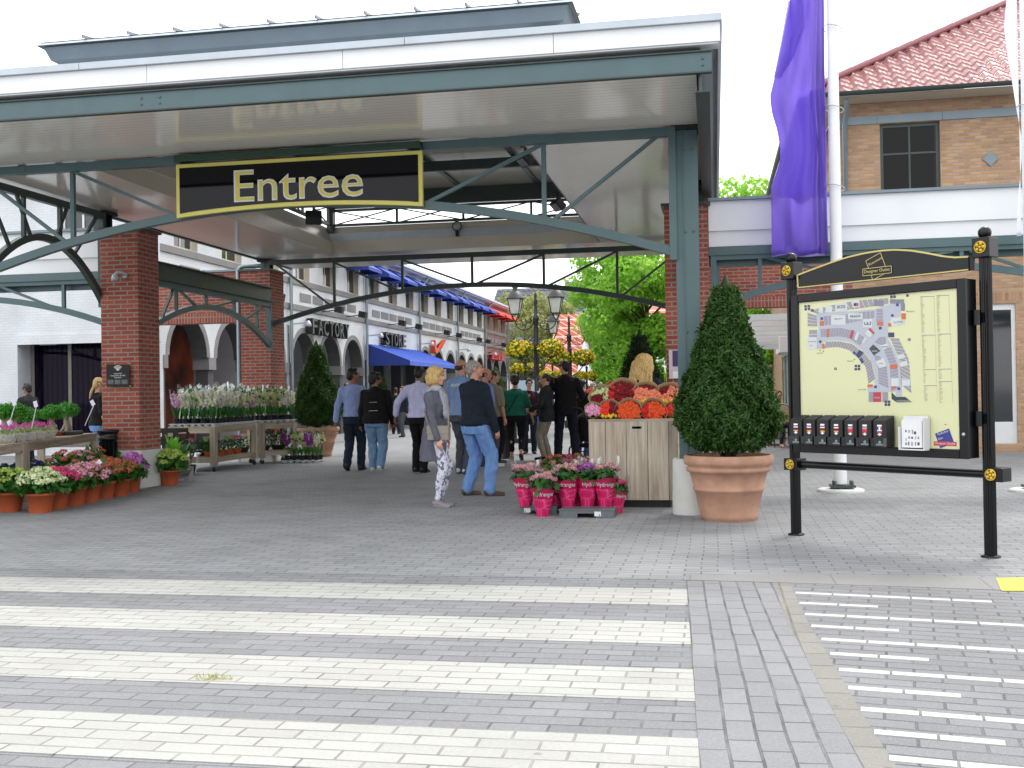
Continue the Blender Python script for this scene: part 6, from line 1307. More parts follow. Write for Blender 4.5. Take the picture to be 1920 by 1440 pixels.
# ---------------------------------------------------------------- wooden tables with plants, left side
def wtable(name, label, loc, rz, L, W, H_, leg=.10, shelf=False, wheels=False, ins=.0):
    t = thing(name, label, 'table', loc, rz); mb = MB(); b = 1.0 if False else 0; z0 = .12 if wheels else 0     # local: near right corner at origin, length along +y, width along -x
    mb.box(-W, 0, 0, L, H_-.03, H_); mb.build('tabletop', m_woody, t)
    for nm, (x0, x1, y0, y1) in (('rail', (-W+.01, -.01, .0+.01, .045)), ('rail', (-W+.01, -.01, L-.045, L-.01)), ('rail', (-.045, -.012, .046, L-.046)), ('rail', (-W+.012, -W+.045, .046, L-.046))): mb = MB(); mb.box(x0, x1, y0, y1, H_-.13, H_-.031); mb.build(nm, m_woodx if y1-y0 < .1 else m_woody, t)
    for x in (-W, -leg):
        for y in (0, L-leg):
            mb = MB(); mb.box(x-.004 if x == -W else x+.004, x+leg, y-.004 if y == 0 else y+.004, y+leg, z0, H_-.031); lg_ = mb.build('leg', m_wood, t)
            if wheels: w2 = MB(); w2.tube([(x+leg/2-.015, y+leg/2, .05), (x+leg/2+.015, y+leg/2, .05)], .05, 14, m_blackm); w2.box(x+leg/2-.022, x+leg/2+.022, y+leg/2-.02, y+leg/2+.02, .07, .12, m_pipe); w2.build('castor', m_blackm, lg_)
    if shelf: mb = MB(); mb.box(-W+.02, -.02, .02, L-.02, .24, .265); mb.box(-W+.01, -.01, .005, .04, .165, .239); mb.box(-.04, -.008, .041, L-.041, .165, .239); mb.build('shelf', m_woody, t)
    return t
ta = math.atan2(.29, .96)
T1 = Vector((-9.17, 13.17, 0)); wtable('display_table', 'grey wooden table under the bonsai trees and cyclamen baskets', tuple(T1), ta, 3.5, .95, .80)
wtable('display_table', 'grey wooden table cut by the left edge of the picture', (T1.x+math.sin(ta)*2.2, T1.y-math.cos(ta)*2.2-.02, 0), ta, 2.15, .95, .80)
dT = Vector((-math.sin(ta), math.cos(ta), 0)); nT = Vector((-math.cos(ta), -math.sin(ta), 0))
def onT(l, w_, z=.80): v = T1 + dT*l + nT*w_; v.z = z; return v
m_wick = M('white_wicker', '#c9cac6', .7, .2, 50, .8, 70); lf_cy = leaf('pale_leaves', '#7f9a52', '#b5c48a', trans=.2); pt_cy = petal('cyclamen', '#c648a8', '#e07cc4')
for k in range(5):
    c = onT(-.25+k*.42, .26); t = thing('wicker_basket', ('%s white wicker basket of pink flowers on the table' % ('leftmost', 'second', 'third', 'fourth', 'rightmost')[k]), 'basket', c, ta, group='white wicker baskets of pink flowers'); mb = MB(); mb.lathe([(.15, .0), (.19, .05), (.21, .10), (.22, .115), (.2, .115), (.18, .09), (0, .09)], n=22, caps=True)
    for j in range(22): mb.tube([(.16*math.cos(a_)*(1+.02*(j % 2)), .16*math.sin(a_), 0) for a_ in (j*2*PI/22,)]*1 + [(.212*math.cos(j*2*PI/22), .212*math.sin(j*2*PI/22), .11)], .01, 4)
    mb.build('basket', m_wick, t); n = 160; a_ = rng.random(n)*2*PI; rr = .2*np.sqrt(rng.random(n)); P = np.stack([rr*np.cos(a_), rr*np.sin(a_), .11+.07*rng.random(n)], 1)
    quads_mesh('leaves', leaf_quads(P, np.array([[0, 0, 1.]])*np.ones((n, 1)), .05, .035, .7), [lf_cy], np.zeros(n), t)
    for j in range(6): n = 30; D = rng.normal(0, 1, (n, 3)); D /= np.linalg.norm(D, axis=1)[:, None]; aa = j*1.05+k; o = quads_mesh('flower_head', leaf_quads(D*.028, D, .03, .022, .4), [pt_cy], np.zeros(n), t); o.location = (.12*math.cos(aa)+.03*(j % 2), .12*math.sin(aa), .19+.015*(j % 3))
m_bark2 = M('pale_ficus_bark', '#9a8f7c', .8, .15, 14, .4, 40); lf_fic = leaf('glossy_ficus_leaf', '#2e7a1c', '#4fa52c', trans=.3, rough=.3)
for k, (l_, w_, h_, lab) in enumerate(((.75, .55, .50, 'leftmost ficus bonsai with a single thick stem'), (1.3, .6, .52, 'tallest ficus bonsai with knotted roots'), (1.9, .62, .42, 'low ficus bonsai between the taller ones'), (2.4, .40, .46, 'ficus bonsai with pale splayed roots'), (2.95, .35, .50, 'rightmost ficus bonsai beside the brick pillar'))):
    c = onT(l_, w_); t = thing('bonsai', lab, 'bonsai', c, group='ficus bonsai trees on the table'); mb = MB(); mb.lathe([(.10, 0), (.13, .045), (.135, .05), (.11, .05), (0, .045)], n=20, sx=1.4); mb.build('dish', m_terra, t)
    mb = MB(); r_ = random.Random(k); mb.tube([(0, 0, .05), (.02, 0, h_*.3), (-.015, .01, h_*.5), (.0, 0, h_*.7)], [.06, .055, .035, .02], 8)
    for j in range(5): a_ = j*1.26+k; mb.tube([(.10*math.cos(a_), .10*math.sin(a_), .04), (.05*math.cos(a_+.4), .05*math.sin(a_+.4), .10), (.01*math.cos(a_), .01*math.sin(a_), h_*.36)], [.018, .03, .03], 6)
    for j in range(4): a_ = j*1.6+k; mb.tube([(0, 0, h_*.5), (.1*math.cos(a_), .1*math.sin(a_), h_*.72)], [.02, .008], 5)
    mb.build('trunk', m_bark2, t); P, D = blob_points([(.11*math.cos(a_+k), .11*math.sin(a_+k), h_*(.78+.06*math.sin(3*a_)), .10) for a_ in (0, 1.2, 2.5, 3.7, 5)]+[(0, 0, h_*.86, .13)], 1100); quads_mesh('crown', leaf_quads(P, D+np.array([0, 0, .6]), .042, .024, .6), [lf_fic], np.zeros(1100), t)
for (px, py, Y, lab, ln) in ((28, 752, 13.4, 'white price tag on a stick left of the bonsai', -.35), (68, 755, 13.6, 'white price tag on a stick between two bonsai', .25), (176, 752, 14.6, 'white price tag on a long stick beside the pillar', .5)): price_tag(lab, AY(px, py+8, Y), lean=-ln if ln < 0 else ln)
c = onT(2.6, .3); t = thing('plant_tray', 'black plastic tray under the rightmost bonsai', 'tray', c, ta); mb = MB(); mb.box(-.28, .2, -.2, .42, 0, .06); mb.build('tray', m_blackm, t, bevel=.01)
t = thing('litter_bin', 'black fluted litter bin in front of the brick pillar', 'bin', (AY(203, 850, 14.72).x, 14.72, 0)); mb = MB(); mb.lathe([(.13, 0), (.13, .05), (.115, .07), (.12, .74), (.14, .75), (.145, .80), (.13, .81), (.155, .87), (.165, .9), (.15, .91), (.10, .90), (.09, .86), (0, .86)], n=26)
for k in range(14): a_ = 2*PI*k/14; mb.bar((.118*math.cos(a_), .118*math.sin(a_), .08), (.122*math.cos(a_), .122*math.sin(a_), .73), .014, .014)
mb.build('body', m_blk if 'm_blk' in globals() else m_black, t)
# plant box of cardboard
p_ = G(352, 905); t = thing('plant_box', 'grey cardboard plant box with heather beside the lone hydrangea', 'box', (p_.x, p_.y+.02, 0), .25); mb = MB(); mk = M('grey_card_box', '#8d8c8e', .8, .05); W_, D_ = .46, .36
mb.prism([(-W_, 0, 0), (-W_, D_, 0), (-W_, D_, .24), (-W_, .02, .10)][::1], (.004, 0, 0), mk); mb.prism([(0, 0, 0), (0, D_, 0), (0, D_, .24), (0, .02, .10)], (.004, 0, 0), mk); mb.box(-W_+.004, 0, 0, .004, 0, .10, mk); mb.box(-W_+.004, 0, D_, D_+.004, 0, .24, mk); mb.box(-W_+.004, 0, .004, D_, 0, .01, mk); mb.build('card_box', mk, t)
mb = MB(); add_text(mb, 'Lyreco', (-.15, -.002, .05), (1, 0, 0), (0, 0, 1), width=.16, extrude=.001); mb.build('lettering', m_frame_w, t)
n = 700; P = np.stack([-W_*rng.random(n), .03+(D_-.06)*rng.random(n), .08+.2*rng.random(n)], 1); quads_mesh('heather', leaf_quads(P, rng.normal(0, 1, (n, 3)), .05, .012, .3, droop=-1.2), [leaf('grey_heather', '#6d7a52', '#b2b59a', trans=.2), leaf('yellow_sprigs', '#9a8f2a', '#c9b83a', trans=.2)], (P[:, 0] < -.36).astype(int), t)
# carts with orchids
CA = Vector((-9.0, 18.42, 0)); wtable('orchid_cart', 'wheeled wooden cart carrying the rows of white orchids, left one', tuple(CA), .03, 2.0, .92, .84, leg=.11, shelf=True, wheels=True)
CB = Vector((-9.04, 20.52, 0)); wtable('orchid_cart', 'second wheeled wooden cart standing before the far brick pillar', tuple(CB), -.62, .86, .52, .84, leg=.10, shelf=True, wheels=True)
lf_orc = leaf('orchid_leaf', '#2b6a22', '#458a30', trans=.25, rough=.35); pt_w = petal('orchid_white', '#ece9dc', '#f8f6ec'); pt_g = petal('orchid_cream', '#d6d78e', '#ecebc0'); pt_p = petal('orchid_pink', '#cf86bf', '#e6b2da'); pt_v = petal('orchid_violet', '#8f1f9a', '#b848b8')
m_film = plastic_clear('clear_film', '#fcfdfd', .30)
def orchid(kind='white', h=.60):
    t = thing('wrapped_orchid', 'white orchid in a clear plastic sleeve', 'potted plant'); mb = MB(); mb.lathe([(.045, 0), (.058, .10), (.06, .105), (0, .10)], n=12); mb.build('pot', m_blackm, t)
    mb = MB(); n = 12; vs = []
    for z, r_ in ((.0, .055), (.12, .066), (.35, .098), (h+.10, .135)):
        for k in range(n): a_ = 2*PI*k/n+.2; vs.append((r_*math.cos(a_)*(1+.08*math.sin(3*a_+z*9)), r_*math.sin(a_), z+(.03*math.sin(4*a_) if z > .5 else 0)))
    mb.add(vs, [(i*n+k, i*n+(k+1) % n, (i+1)*n+(k+1) % n, (i+1)*n+k) for i in range(3) for k in range(n)], None, False); mb.build('sleeve', m_film, t)
    m_ = 9; a_ = rng.random(m_)*2*PI; P = np.stack([.02*np.cos(a_), .02*np.sin(a_), .10+0*a_], 1); N = np.stack([-np.cos(a_)*.9, -np.sin(a_)*.9, .45+0*a_], 1); V = []
    for a in a_: c, s_ = math.cos(a), math.sin(a); L_ = .17+.08*rng.random(); V.append([[.01*c, .01*s_, .10], [.05*c-.028*s_, .05*s_+.028*c, .10+L_*.55], [.085*c, .085*s_, .10+L_], [.05*c+.028*s_, .05*s_-.028*c, .10+L_*.55]])
    quads_mesh('leaves', np.array(V), [lf_orc], np.zeros(len(V)), t)
    mb = MB(); heads = []
    for j in (-1, 1):
        x = .02*j; pts = [(x, 0, .10), (x*1.5, .01*j, h*.6), (x*2.2, .03*j, h*.85), (x*3.4, .05*j, h*.98)]; mb.tube(pts, .004, 4)
        for q_ in range(8): u = q_/7; heads.append((x*(1.5+2*u)+rng.normal(0, .012), .03*j*u+rng.normal(0, .015), h*(.62+.36*u)))
    mb.build('stems', lf_orc, t); V = []; mi = []
    mats = {'white': (pt_w, pt_g), 'pink': (pt_p, pt_w), 'violet': (pt_v, pt_v), 'bud': (pt_g, lf_orc)}[kind]
    for hx, hy, hz in heads:
        nrm = np.array([rng.normal(0, .5), -1, rng.normal(0, .3)]); D = np.tile(nrm/np.linalg.norm(nrm), (5, 1)); P = np.tile([hx, hy, hz], (5, 1)); V.append(leaf_quads(P, D, *(.058, .050), .25)); mi += [0]*5 if rng.random() > .25 else [1]*5
    V = np.concatenate(V); quads_mesh('blooms', V, list(mats), mi, t); return t
OR = {}
for kk, nm in (('white', 0), ('white', 1), ('bud', 2), ('pink', 3), ('violet', 4)): OR[nm] = orchid(kk, .56+.03*(nm % 3)); OR[nm].location = (0, 0, -9)
used = set(); r_ = random.Random(3); NAMES = {0: 'white orchid in a clear sleeve on the orchid carts', 1: 'white orchid in a clear sleeve on the orchid carts', 2: 'cream budded orchid in a clear sleeve on the orchid carts', 3: 'pale pink orchid in a clear sleeve on the orchid carts'}
def put_orchid(k, p, label, group, sc_=1.0):
    if k in used: o = place(OR[k], p, r_.uniform(-.6, .6), label, group)
    else: o = OR[k]; used.add(k); o.location = p; o['label'] = label; o['group'] = group
    o.scale = (sc_,)*3
tray_n = 0
for i in range(12):
    for j in range(5):
        l_, w_ = .10+i*.166, .09+j*.178; v = CA + Vector((-math.sin(.03)*l_ - math.cos(.03)*w_, math.cos(.03)*l_ - math.sin(.03)*w_, .875)); k = r_.choice((0, 1, 0, 1, 1, 2)) if i < 7 else r_.choice((0, 2, 2, 1))
        if i == 0 and j == 4 or (i == 9 and j == 1) or (i == 11 and j == 0): k = 3
        put_orchid(k, v, NAMES[k], 'wrapped orchids on the carts' if k < 2 else 'cream and pink wrapped orchids on the carts', r_.uniform(.92, 1.08))
for i in range(5):
    for j in range(3):
        l_, w_ = .09+i*.17, .09+j*.17; a = -.62; v = CB + Vector((-math.sin(a)*l_ - math.cos(a)*w_, math.cos(a)*l_ - math.sin(a)*w_, .875)); k = r_.choice((0, 2, 2, 1)); put_orchid(k, v, NAMES[k], 'wrapped orchids on the carts' if k < 2 else 'cream and pink wrapped orchids on the carts', r_.uniform(.92, 1.05))
def cup_tray(label, loc, rz, L, W, z=.03):
    t = thing('cup_tray', label, 'tray', loc, rz); mb = MB(); mt = M('white_tray_plastic', '#ccd6da', .4, .04); mb.box(-W, 0, 0, L, .035, .045); nx = max(2, int(W/.13)); ny = int(L/.13)
    for i in range(ny):
        for xx in ((-W+.065), -.065): mb.lathe([(.042, 0), (.055, .034)], (xx, .065+i*(L-.13)/(ny-1), 0), 10)
    for i in range(nx): mb.lathe([(.042, 0), (.055, .034)], (-.065-i*(W-.13)/(nx-1), .064, 0), 10)
    mb.build('tray', mt, t)
cup_tray('long white cup tray under the orchids on the left cart', (CA.x, CA.y, .841), .03, 2.0, .92); cup_tray('white cup tray under the orchids on the second cart', (CB.x, CB.y, .841), -.62, .86, .52)
TO = Vector((-7.98, 20.95, 0)); cup_tray('white cup tray on the ground before the potted yew', tuple(TO), .05, .42, .80)
for i in range(5):
    for j in range(2): k = 4 if i in (1, 4) and j == 0 else r_.choice((2, 2, 0)); put_orchid(k, TO+Vector((-.08-.16*i, .10+.22*j, .045)), 'violet orchid in the tray on the ground' if k == 4 else 'wrapped orchid in the tray on the ground', 'violet orchids on the ground' if k == 4 else 'wrapped orchids standing on the ground', .92)
for k in OR:
    if k not in used:
        def kill(o):
            for c in kids(o): kill(c)
            bpy.data.objects.remove(o)
        kill(OR[k])
# things on the lower shelves
def small_plant(label, loc, potm, kind=None, n=120, r_=.10, h=.16, bowl=True, lf=None):
    t = thing('potted_plant', label, 'potted plant', loc, group='small potted plants on the lower shelves'); mb = MB(); mb.lathe([(r_*.7, 0), (r_*1.05, .09), (r_*1.1, .10), (0, .09)], n=16); mb.build('pot', potm, t); a_ = rng.random(n)*2*PI; rr = r_*1.3*np.sqrt(rng.random(n)); P = np.stack([rr*np.cos(a_), rr*np.sin(a_), .09+h*rng.random(n)], 1); quads_mesh('leaves', leaf_quads(P, np.array([[0, 0, 1.]])*np.ones((n, 1)), .06, .028, .9), [lf or lf_hyd], np.zeros(n), t)
    if kind: [quads_mesh('flower_head', leaf_quads(*(lambda D: (D*.03+np.array([.07*math.cos(j*1.6), .07*math.sin(j*1.6), .12+h]), D))(rng.normal(0, .6, (24, 3))), .035, .026, .4), [HP[kind][0]], np.zeros(24), t) for j in range(4)]
for l_, w_, pm, kd, lb in ((.2, .22, m_terra, 'lime', 'variegated plant in an orange bowl behind the cart leg'), (.55, .2, m_terra, None, 'green plant in an orange bowl on the cart shelf'), (.95, .2, m_terra, 'lime', 'trailing plant in an orange bowl further along the shelf'), (1.3, .2, m_red_brick if False else m_terra, 'magenta', 'red cyclamen on the cart shelf'), (1.65, .2, m_blackm, 'white', 'white flowering plant at the back of the shelf'), (.15, .6, m_blackm, 'mottled', 'plant with one orange flower at the left of the shelf'), (1.0, .6, m_blackm, 'white', 'white flowers deep on the cart shelf'), (.6, .6, m_blackm, None, 'dark green plant deep on the cart shelf')):
    v = CA + Vector((-w_, l_, .266)); small_plant(lb, v, pm, kd, h=.2)
for l_, w_, kd, lb in ((.2, .25, 'white', 'white flowering dark plant on the second cart shelf'), (.55, .25, None, 'dark leafy plant on the second cart shelf')):
    a = -.62; v = CB + Vector((-math.sin(a)*l_ - math.cos(a)*w_, math.cos(a)*l_ - math.sin(a)*w_, .266)); small_plant(lb, v, m_blackm, kd, h=.32, n=260, r_=.15, lf=lf_dark)
# black crates beside the pillar, big leaved plants
for k in range(2):
    t = thing('plastic_crate', ('lower' if k == 0 else 'upper')+' black plastic crate stacked beside the pillar', 'crate', (-9.55, 17.55, .42+.21*k), .1); mb = MB(); m_ = m_blackm
    for x0, x1, y0, y1 in ((-.35, .35, -.25, -.235), (-.35, .35, .235, .25), (-.35, -.335, -.234, .234), (.335, .35, -.234, .234)): mb.box(x0, x1, y0, y1, 0, .05); mb.box(x0, x1, y0, y1, .13, .2); 
    for x in (-.342, -.1, .1, .342): 
        for y in (-.242, .242): mb.box(x-.03, x+.03, y-.008, y+.008, .05, .13)
    mb.box(-.33, .33, -.23, .23, 0, .012); mb.build('crate', m_, t)
wtable('side_table', 'low grey wooden stand under the black crates', (-9.15, 17.25, 0), .1, .62, .8, .42, leg=.08)
lf_strap = leaf('broad_green_leaf', '#3a8a2a', '#79b83a', trans=.35, rough=.35)
def strap_plant(label, loc, n, h, mat, sleeve=True):
    t = thing('leafy_plant', label, 'potted plant', loc, group='broad leaved plants in clear film'); mb = MB(); mb.lathe([(.09, 0), (.12, .16), (.12, .17), (0, .16)], n=16); mb.build('pot', m_blackm, t); vs = []; mb = MB()
    for k in range(n):
        a_ = k*2.4; c, s_ = math.cos(a_), math.sin(a_); L_ = h*(.75+.35*random.random()); w_ = .035+.02*random.random(); r1 = .05+.14*random.random(); pts = [(.02, .16), (r1*.4, .16+L_*.5), (r1, .16+L_*.85), (r1*1.5, .16+L_*.95)]; v_ = []
        for i, (r_, z) in enumerate(pts): ww = (w_*.4, w_, w_*.8, .004)[i]; v_ += [(r_*c-s_*ww, r_*s_+c*ww, z), (r_*c+s_*ww, r_*s_-c*ww, z)]
        mb.add(v_, [(0, 1, 3, 2), (2, 3, 5, 4), (4, 5, 7, 6)])
    mb.build('leaves', mat, t)
    if sleeve: mb = MB(); mb.lathe([(.11, .0), (.16, .3), (.22, h*.9)], n=12, caps=False, smooth=False); mb.build('sleeve', m_film, t)
strap_plant('broad leaved plant with one bright green leaf beside the pillar', (-8.85, 16.55, 0), 14, .62, lf_strap, False); strap_plant('dark leaved plant in clear film against the pillar', (-9.0, 16.0, 0), 12, .5, lf_dark); strap_plant('sleeved plant in clear film behind the lone hydrangea', (-8.95, 17.05, 0), 12, .45, lf_hyd); strap_plant('plant in clear film with a dark blue pot before the cart', (-9.25, 17.9, 0), 10, .42, lf_dark)

# ---------------------------------------------------------------- wrapped hydrangeas in front of the crate
q = NT('magenta_print_sleeve'); gco = q.coord(); sp = q.n('ShaderNodeSeparateXYZ'); q.l(gco, sp.inputs[0]); vo = q.n('ShaderNodeTexVoronoi'); vo.inputs['Scale'].default_value = 11; vo.feature = 'DISTANCE_TO_EDGE'; q.l(gco, vo.inputs['Vector'])
low = q.math('LESS_THAN', sp.outputs[2], .20); petl = q.ramp(vo.outputs['Distance'], [(.01, '#df5f95'), (.03, '#cf2566'), (.3, '#bd1a58')]); q.set(color=q.mix(low, '#a8124a', petl), rough=.25, spec=.6); q.bump(q.noise(16, 3), .4, .02); m_mag = q.m
m_tray = M('grey_plastic_tray', '#5d646a', .5, .06)
def wrapped(label, loc, kind, rz, sc_=1.0, seed=0, word='Hydrangea', h=.33):
    t = thing('wrapped_hydrangea', label, 'potted plant', loc, rz, group='hydrangeas in printed magenta sleeves'); n = 24; vs = []
    for z, r_ in ((0, .075), (.02, .078), (.16, .108), (h, .150)):
        for k in range(n): a_ = 2*PI*k/n; vs.append((r_*math.cos(a_)*sc_, r_*math.sin(a_)*sc_, (z+(.018*math.sin(a_*2+seed) if z == h else 0))*sc_))
    mb = MB(); mb.add(vs, [(i*n+k, i*n+(k+1) % n, (i+1)*n+(k+1) % n, (i+1)*n+k) for i in range(3) for k in range(n)], None, True); sv = mb.build('printed_sleeve', m_mag, t)
    mb = MB(); tv, tf = text_geo(word, 1.0, .5, -.006); xs = [v[0] for v in tv]; x0, x1 = min(xs), max(xs); W_ = 1.9; vs = []
    for v in tv: u = (v[0]-x0)/(x1-x0)-.5; a_ = -PI/2+u*W_+.15; z = .245+v[1]*.072; r_ = .078+(z/h)*.072+.0035+v[2]*.001; vs.append((r_*math.cos(a_)*sc_, r_*math.sin(a_)*sc_, z*sc_))
    mb.add(vs, tf); mb.build('lettering', m_frame_w, sv)
    mb = MB(); vs = []
    for z, r_ in ((h-.01, .151), (h+.12, .185), (h+.24, .205)):
        for k in range(n): a_ = 2*PI*k/n; vs.append((r_*math.cos(a_)*sc_, r_*math.sin(a_)*sc_, (z+(.03*math.sin(5*a_+seed) if z > h+.2 else 0))*sc_))
    mb.add(vs, [(i*n+k, i*n+(k+1) % n, (i+1)*n+(k+1) % n, (i+1)*n+k) for i in range(2) for k in range(n)], None, False); mb.build('clear_top', m_film, t)
    m_ = 70; a_ = rng.random(m_)*2*PI; rr = .155*np.sqrt(rng.random(m_))*sc_; P = np.stack([rr*np.cos(a_), rr*np.sin(a_), (h-.04+.14*rng.random(m_))*sc_], 1); N = np.stack([np.cos(a_), np.sin(a_), .5+0*a_], 1); quads_mesh('leaves', leaf_quads(P, N, .10*sc_, .06*sc_, .4), [lf_hyd], np.zeros(m_), t)
    heads = [(.105*math.cos(k*2.4)*math.sqrt((k+.4)/7)*1.15*sc_, .105*math.sin(k*2.4)*math.sqrt((k+.4)/7)*1.15*sc_, (h+.13+.045*((k*5) % 4)/3-.03*(k/7))*sc_) for k in range(9)]; hyd_heads(t, heads, HP[kind], .054*sc_, seed)
def tray2(label, x0, x1, y0, y1, sticker):
    t = thing('plant_tray', label, 'tray', ((x0+x1)/2, y0, 0)); mb = MB(); w_ = (x1-x0)/2; d_ = y1-y0
    mb.box(-w_, -.10, 0, .012, 0, .09); mb.box(.10, w_, 0, .012, 0, .09); mb.box(-.10, .10, 0, .012, .05, .09); mb.box(-w_, w_, .012, d_, .078, .09); mb.box(-w_, -w_+.012, .012, d_, 0, .078); mb.box(w_-.012, w_, .012, d_, 0, .078); mb.box(-w_-.01, w_+.01, -.01, -.0005, .082, .094)
    for k in range(9): mb.box(-w_+.02+k*(2*w_-.04)/8-.004, -w_+.02+k*(2*w_-.04)/8+.004, -.006, -.0003, .0, .045) if abs(-w_+.02+k*(2*w_-.04)/8) > .12 else None
    mb.build('tray', m_tray, t); mb = MB(); mb.box(sticker-.035, sticker+.035, -.003, -.001, .02, .07); mb.build('label_card', m_frame_w, t)
a_, b_ = G(974, 964), G(1040, 964); tray2('smaller grey plant tray left of the magenta sleeves', a_.x, a_.x+.42, a_.y, a_.y+.35, -.12)
a_, b_ = G(1049, 971), G(1152, 971); tray2('larger grey plant tray under the magenta sleeves', a_.x, b_.x, a_.y, a_.y+.36, .12)
for (px, py, dy, kd, lb, rz, z_) in ((985, 951, .22, 'rose', 'leftmost magenta sleeved hydrangea with pink heads', -.3, .09), (1017, 968, .02, 'rose', 'magenta sleeved hydrangea standing lowest, on the ground', .1, 0), (1064, 955, .20, 'rose', 'magenta sleeved hydrangea in the middle with the word Hydrangea readable', -.25, .09),
                                   (1101, 953, .24, 'purple', 'magenta sleeved hydrangea with lilac heads', .5, .09), (1135, 952, .20, 'rose', 'magenta sleeved hydrangea at the right of the tray', .1, .09), (1156, 945, .28, 'magenta', 'smaller magenta sleeved hydrangea leaning against the crate', .9, .0),
                                   (1040, 930, .45, 'rose', 'sleeved hydrangea hidden in the second row left', 0, 0), (1084, 930, .5, 'rose', 'sleeved hydrangea in the second row middle', .3, 0), (1120, 930, .5, 'purple', 'sleeved hydrangea in the second row right', -.2, 0)):
    g_ = G(px, 968); wrapped(lb, (AY(px, 900, g_.y+dy).x, g_.y+dy, z_), kd, rz, .93 if px != 1156 else .75, seed=px)
for k, (px, Y, kd) in enumerate(((1036, 13.1, 'rust'), (1062, 13.2, 'magenta'), (1088, 13.25, 'rust'), (1098, 12.75, 'mottled'))):
    hydrangea(('left', 'middle', 'right', 'nearest')[k]+' red flowering plant behind the magenta sleeves', (AY(px, 900, Y).x, Y, 0), kd, potr=.12, cr=.19, top=.60, nh=9, hr=.05, seed=40+k, group='red flowering plants behind the sleeves')

p_ = G(395, 1274); n = 60; P = np.stack([rng.normal(0, .05, n), rng.normal(0, .012, n), np.zeros(n)], 1); o = quads_mesh('weed', leaf_quads(P, np.array([[0, -1., .4]])*np.ones((n, 1)), .035, .006, .5, droop=-1.0), [leaf('dry_weed', '#8f8f52', '#b5b377', trans=.2)], np.zeros(n)); o.location = (p_.x, p_.y, .001); tag(o, kind='stuff')
# ---------------------------------------------------------------- people
tex = bpy.data.textures.new('folds', 'CLOUDS'); tex.noise_scale = .11; tex.noise_depth = 2
tex2 = bpy.data.textures.new('strands', 'CLOUDS'); tex2.noise_scale = .035
def blend(mb, name, mat, parent, vox=.010, smooth=4, disp=0, tx=None):
    o = mb.build(name, mat, parent, recalc=False)
    r_ = o.modifiers.new('blend', 'REMESH'); r_.mode = 'VOXEL'; r_.voxel_size = vox; r_.use_smooth_shade = True
    s_ = o.modifiers.new('soften', 'SMOOTH'); s_.factor = .5; s_.iterations = smooth
    if disp: d = o.modifiers.new('folds', 'DISPLACE'); d.texture = tx or tex; d.strength = disp; d.mid_level = .5
    return o
def ik(a, b, l1, l2, pole):
    a, b = Vector(a), Vector(b); d = b-a; L = min(d.length, (l1+l2)*.999); d.normalize(); b = a+d*L
    x = (l1*l1-l2*l2+L*L)/(2*L); h_ = math.sqrt(max(0, l1*l1-x*x)); p_ = Vector(pole); p_ = (p_-d*p_.dot(d)).normalized(); return a+d*x+p_*h_, b
def hair_mat(name, a, b):
    if name in MATS: return MATS[name]
    q = NT(name); mp_ = q.n('ShaderNodeMapping'); mp_.inputs['Scale'].default_value = (60, 60, 5); q.l(q.coord(), mp_.inputs['Vector']); f = q.noise(1.4, 5, vec=mp_.outputs[0]); q.set(color=q.ramp(f, [(.3, a), (.7, b)]), rough=.45, spec=.4); q.bump(f, .6, .01); MATS[name] = q.m; return q.m
hm_blk = hair_mat('black_hair', '#0d0c0c', '#231e1c'); hm_brn = hair_mat('brown_hair', '#2d1d14', '#4d3626'); hm_bld = hair_mat('blonde_hair', '#9a7a42', '#d3b478'); hm_gry = hair_mat('grey_hair', '#6d6c6a', '#a3a19d'); hm_red = hair_mat('dark_red_hair', '#1f100e', '#3f1a16')
m_lip = M('lips', '#a8605a', .4, .05); m_eye = M('eye_dark', '#1f1a17', .2, .05); m_eyew = M('eye_white', '#d8d4cf', .3, .02)
FACE = {}
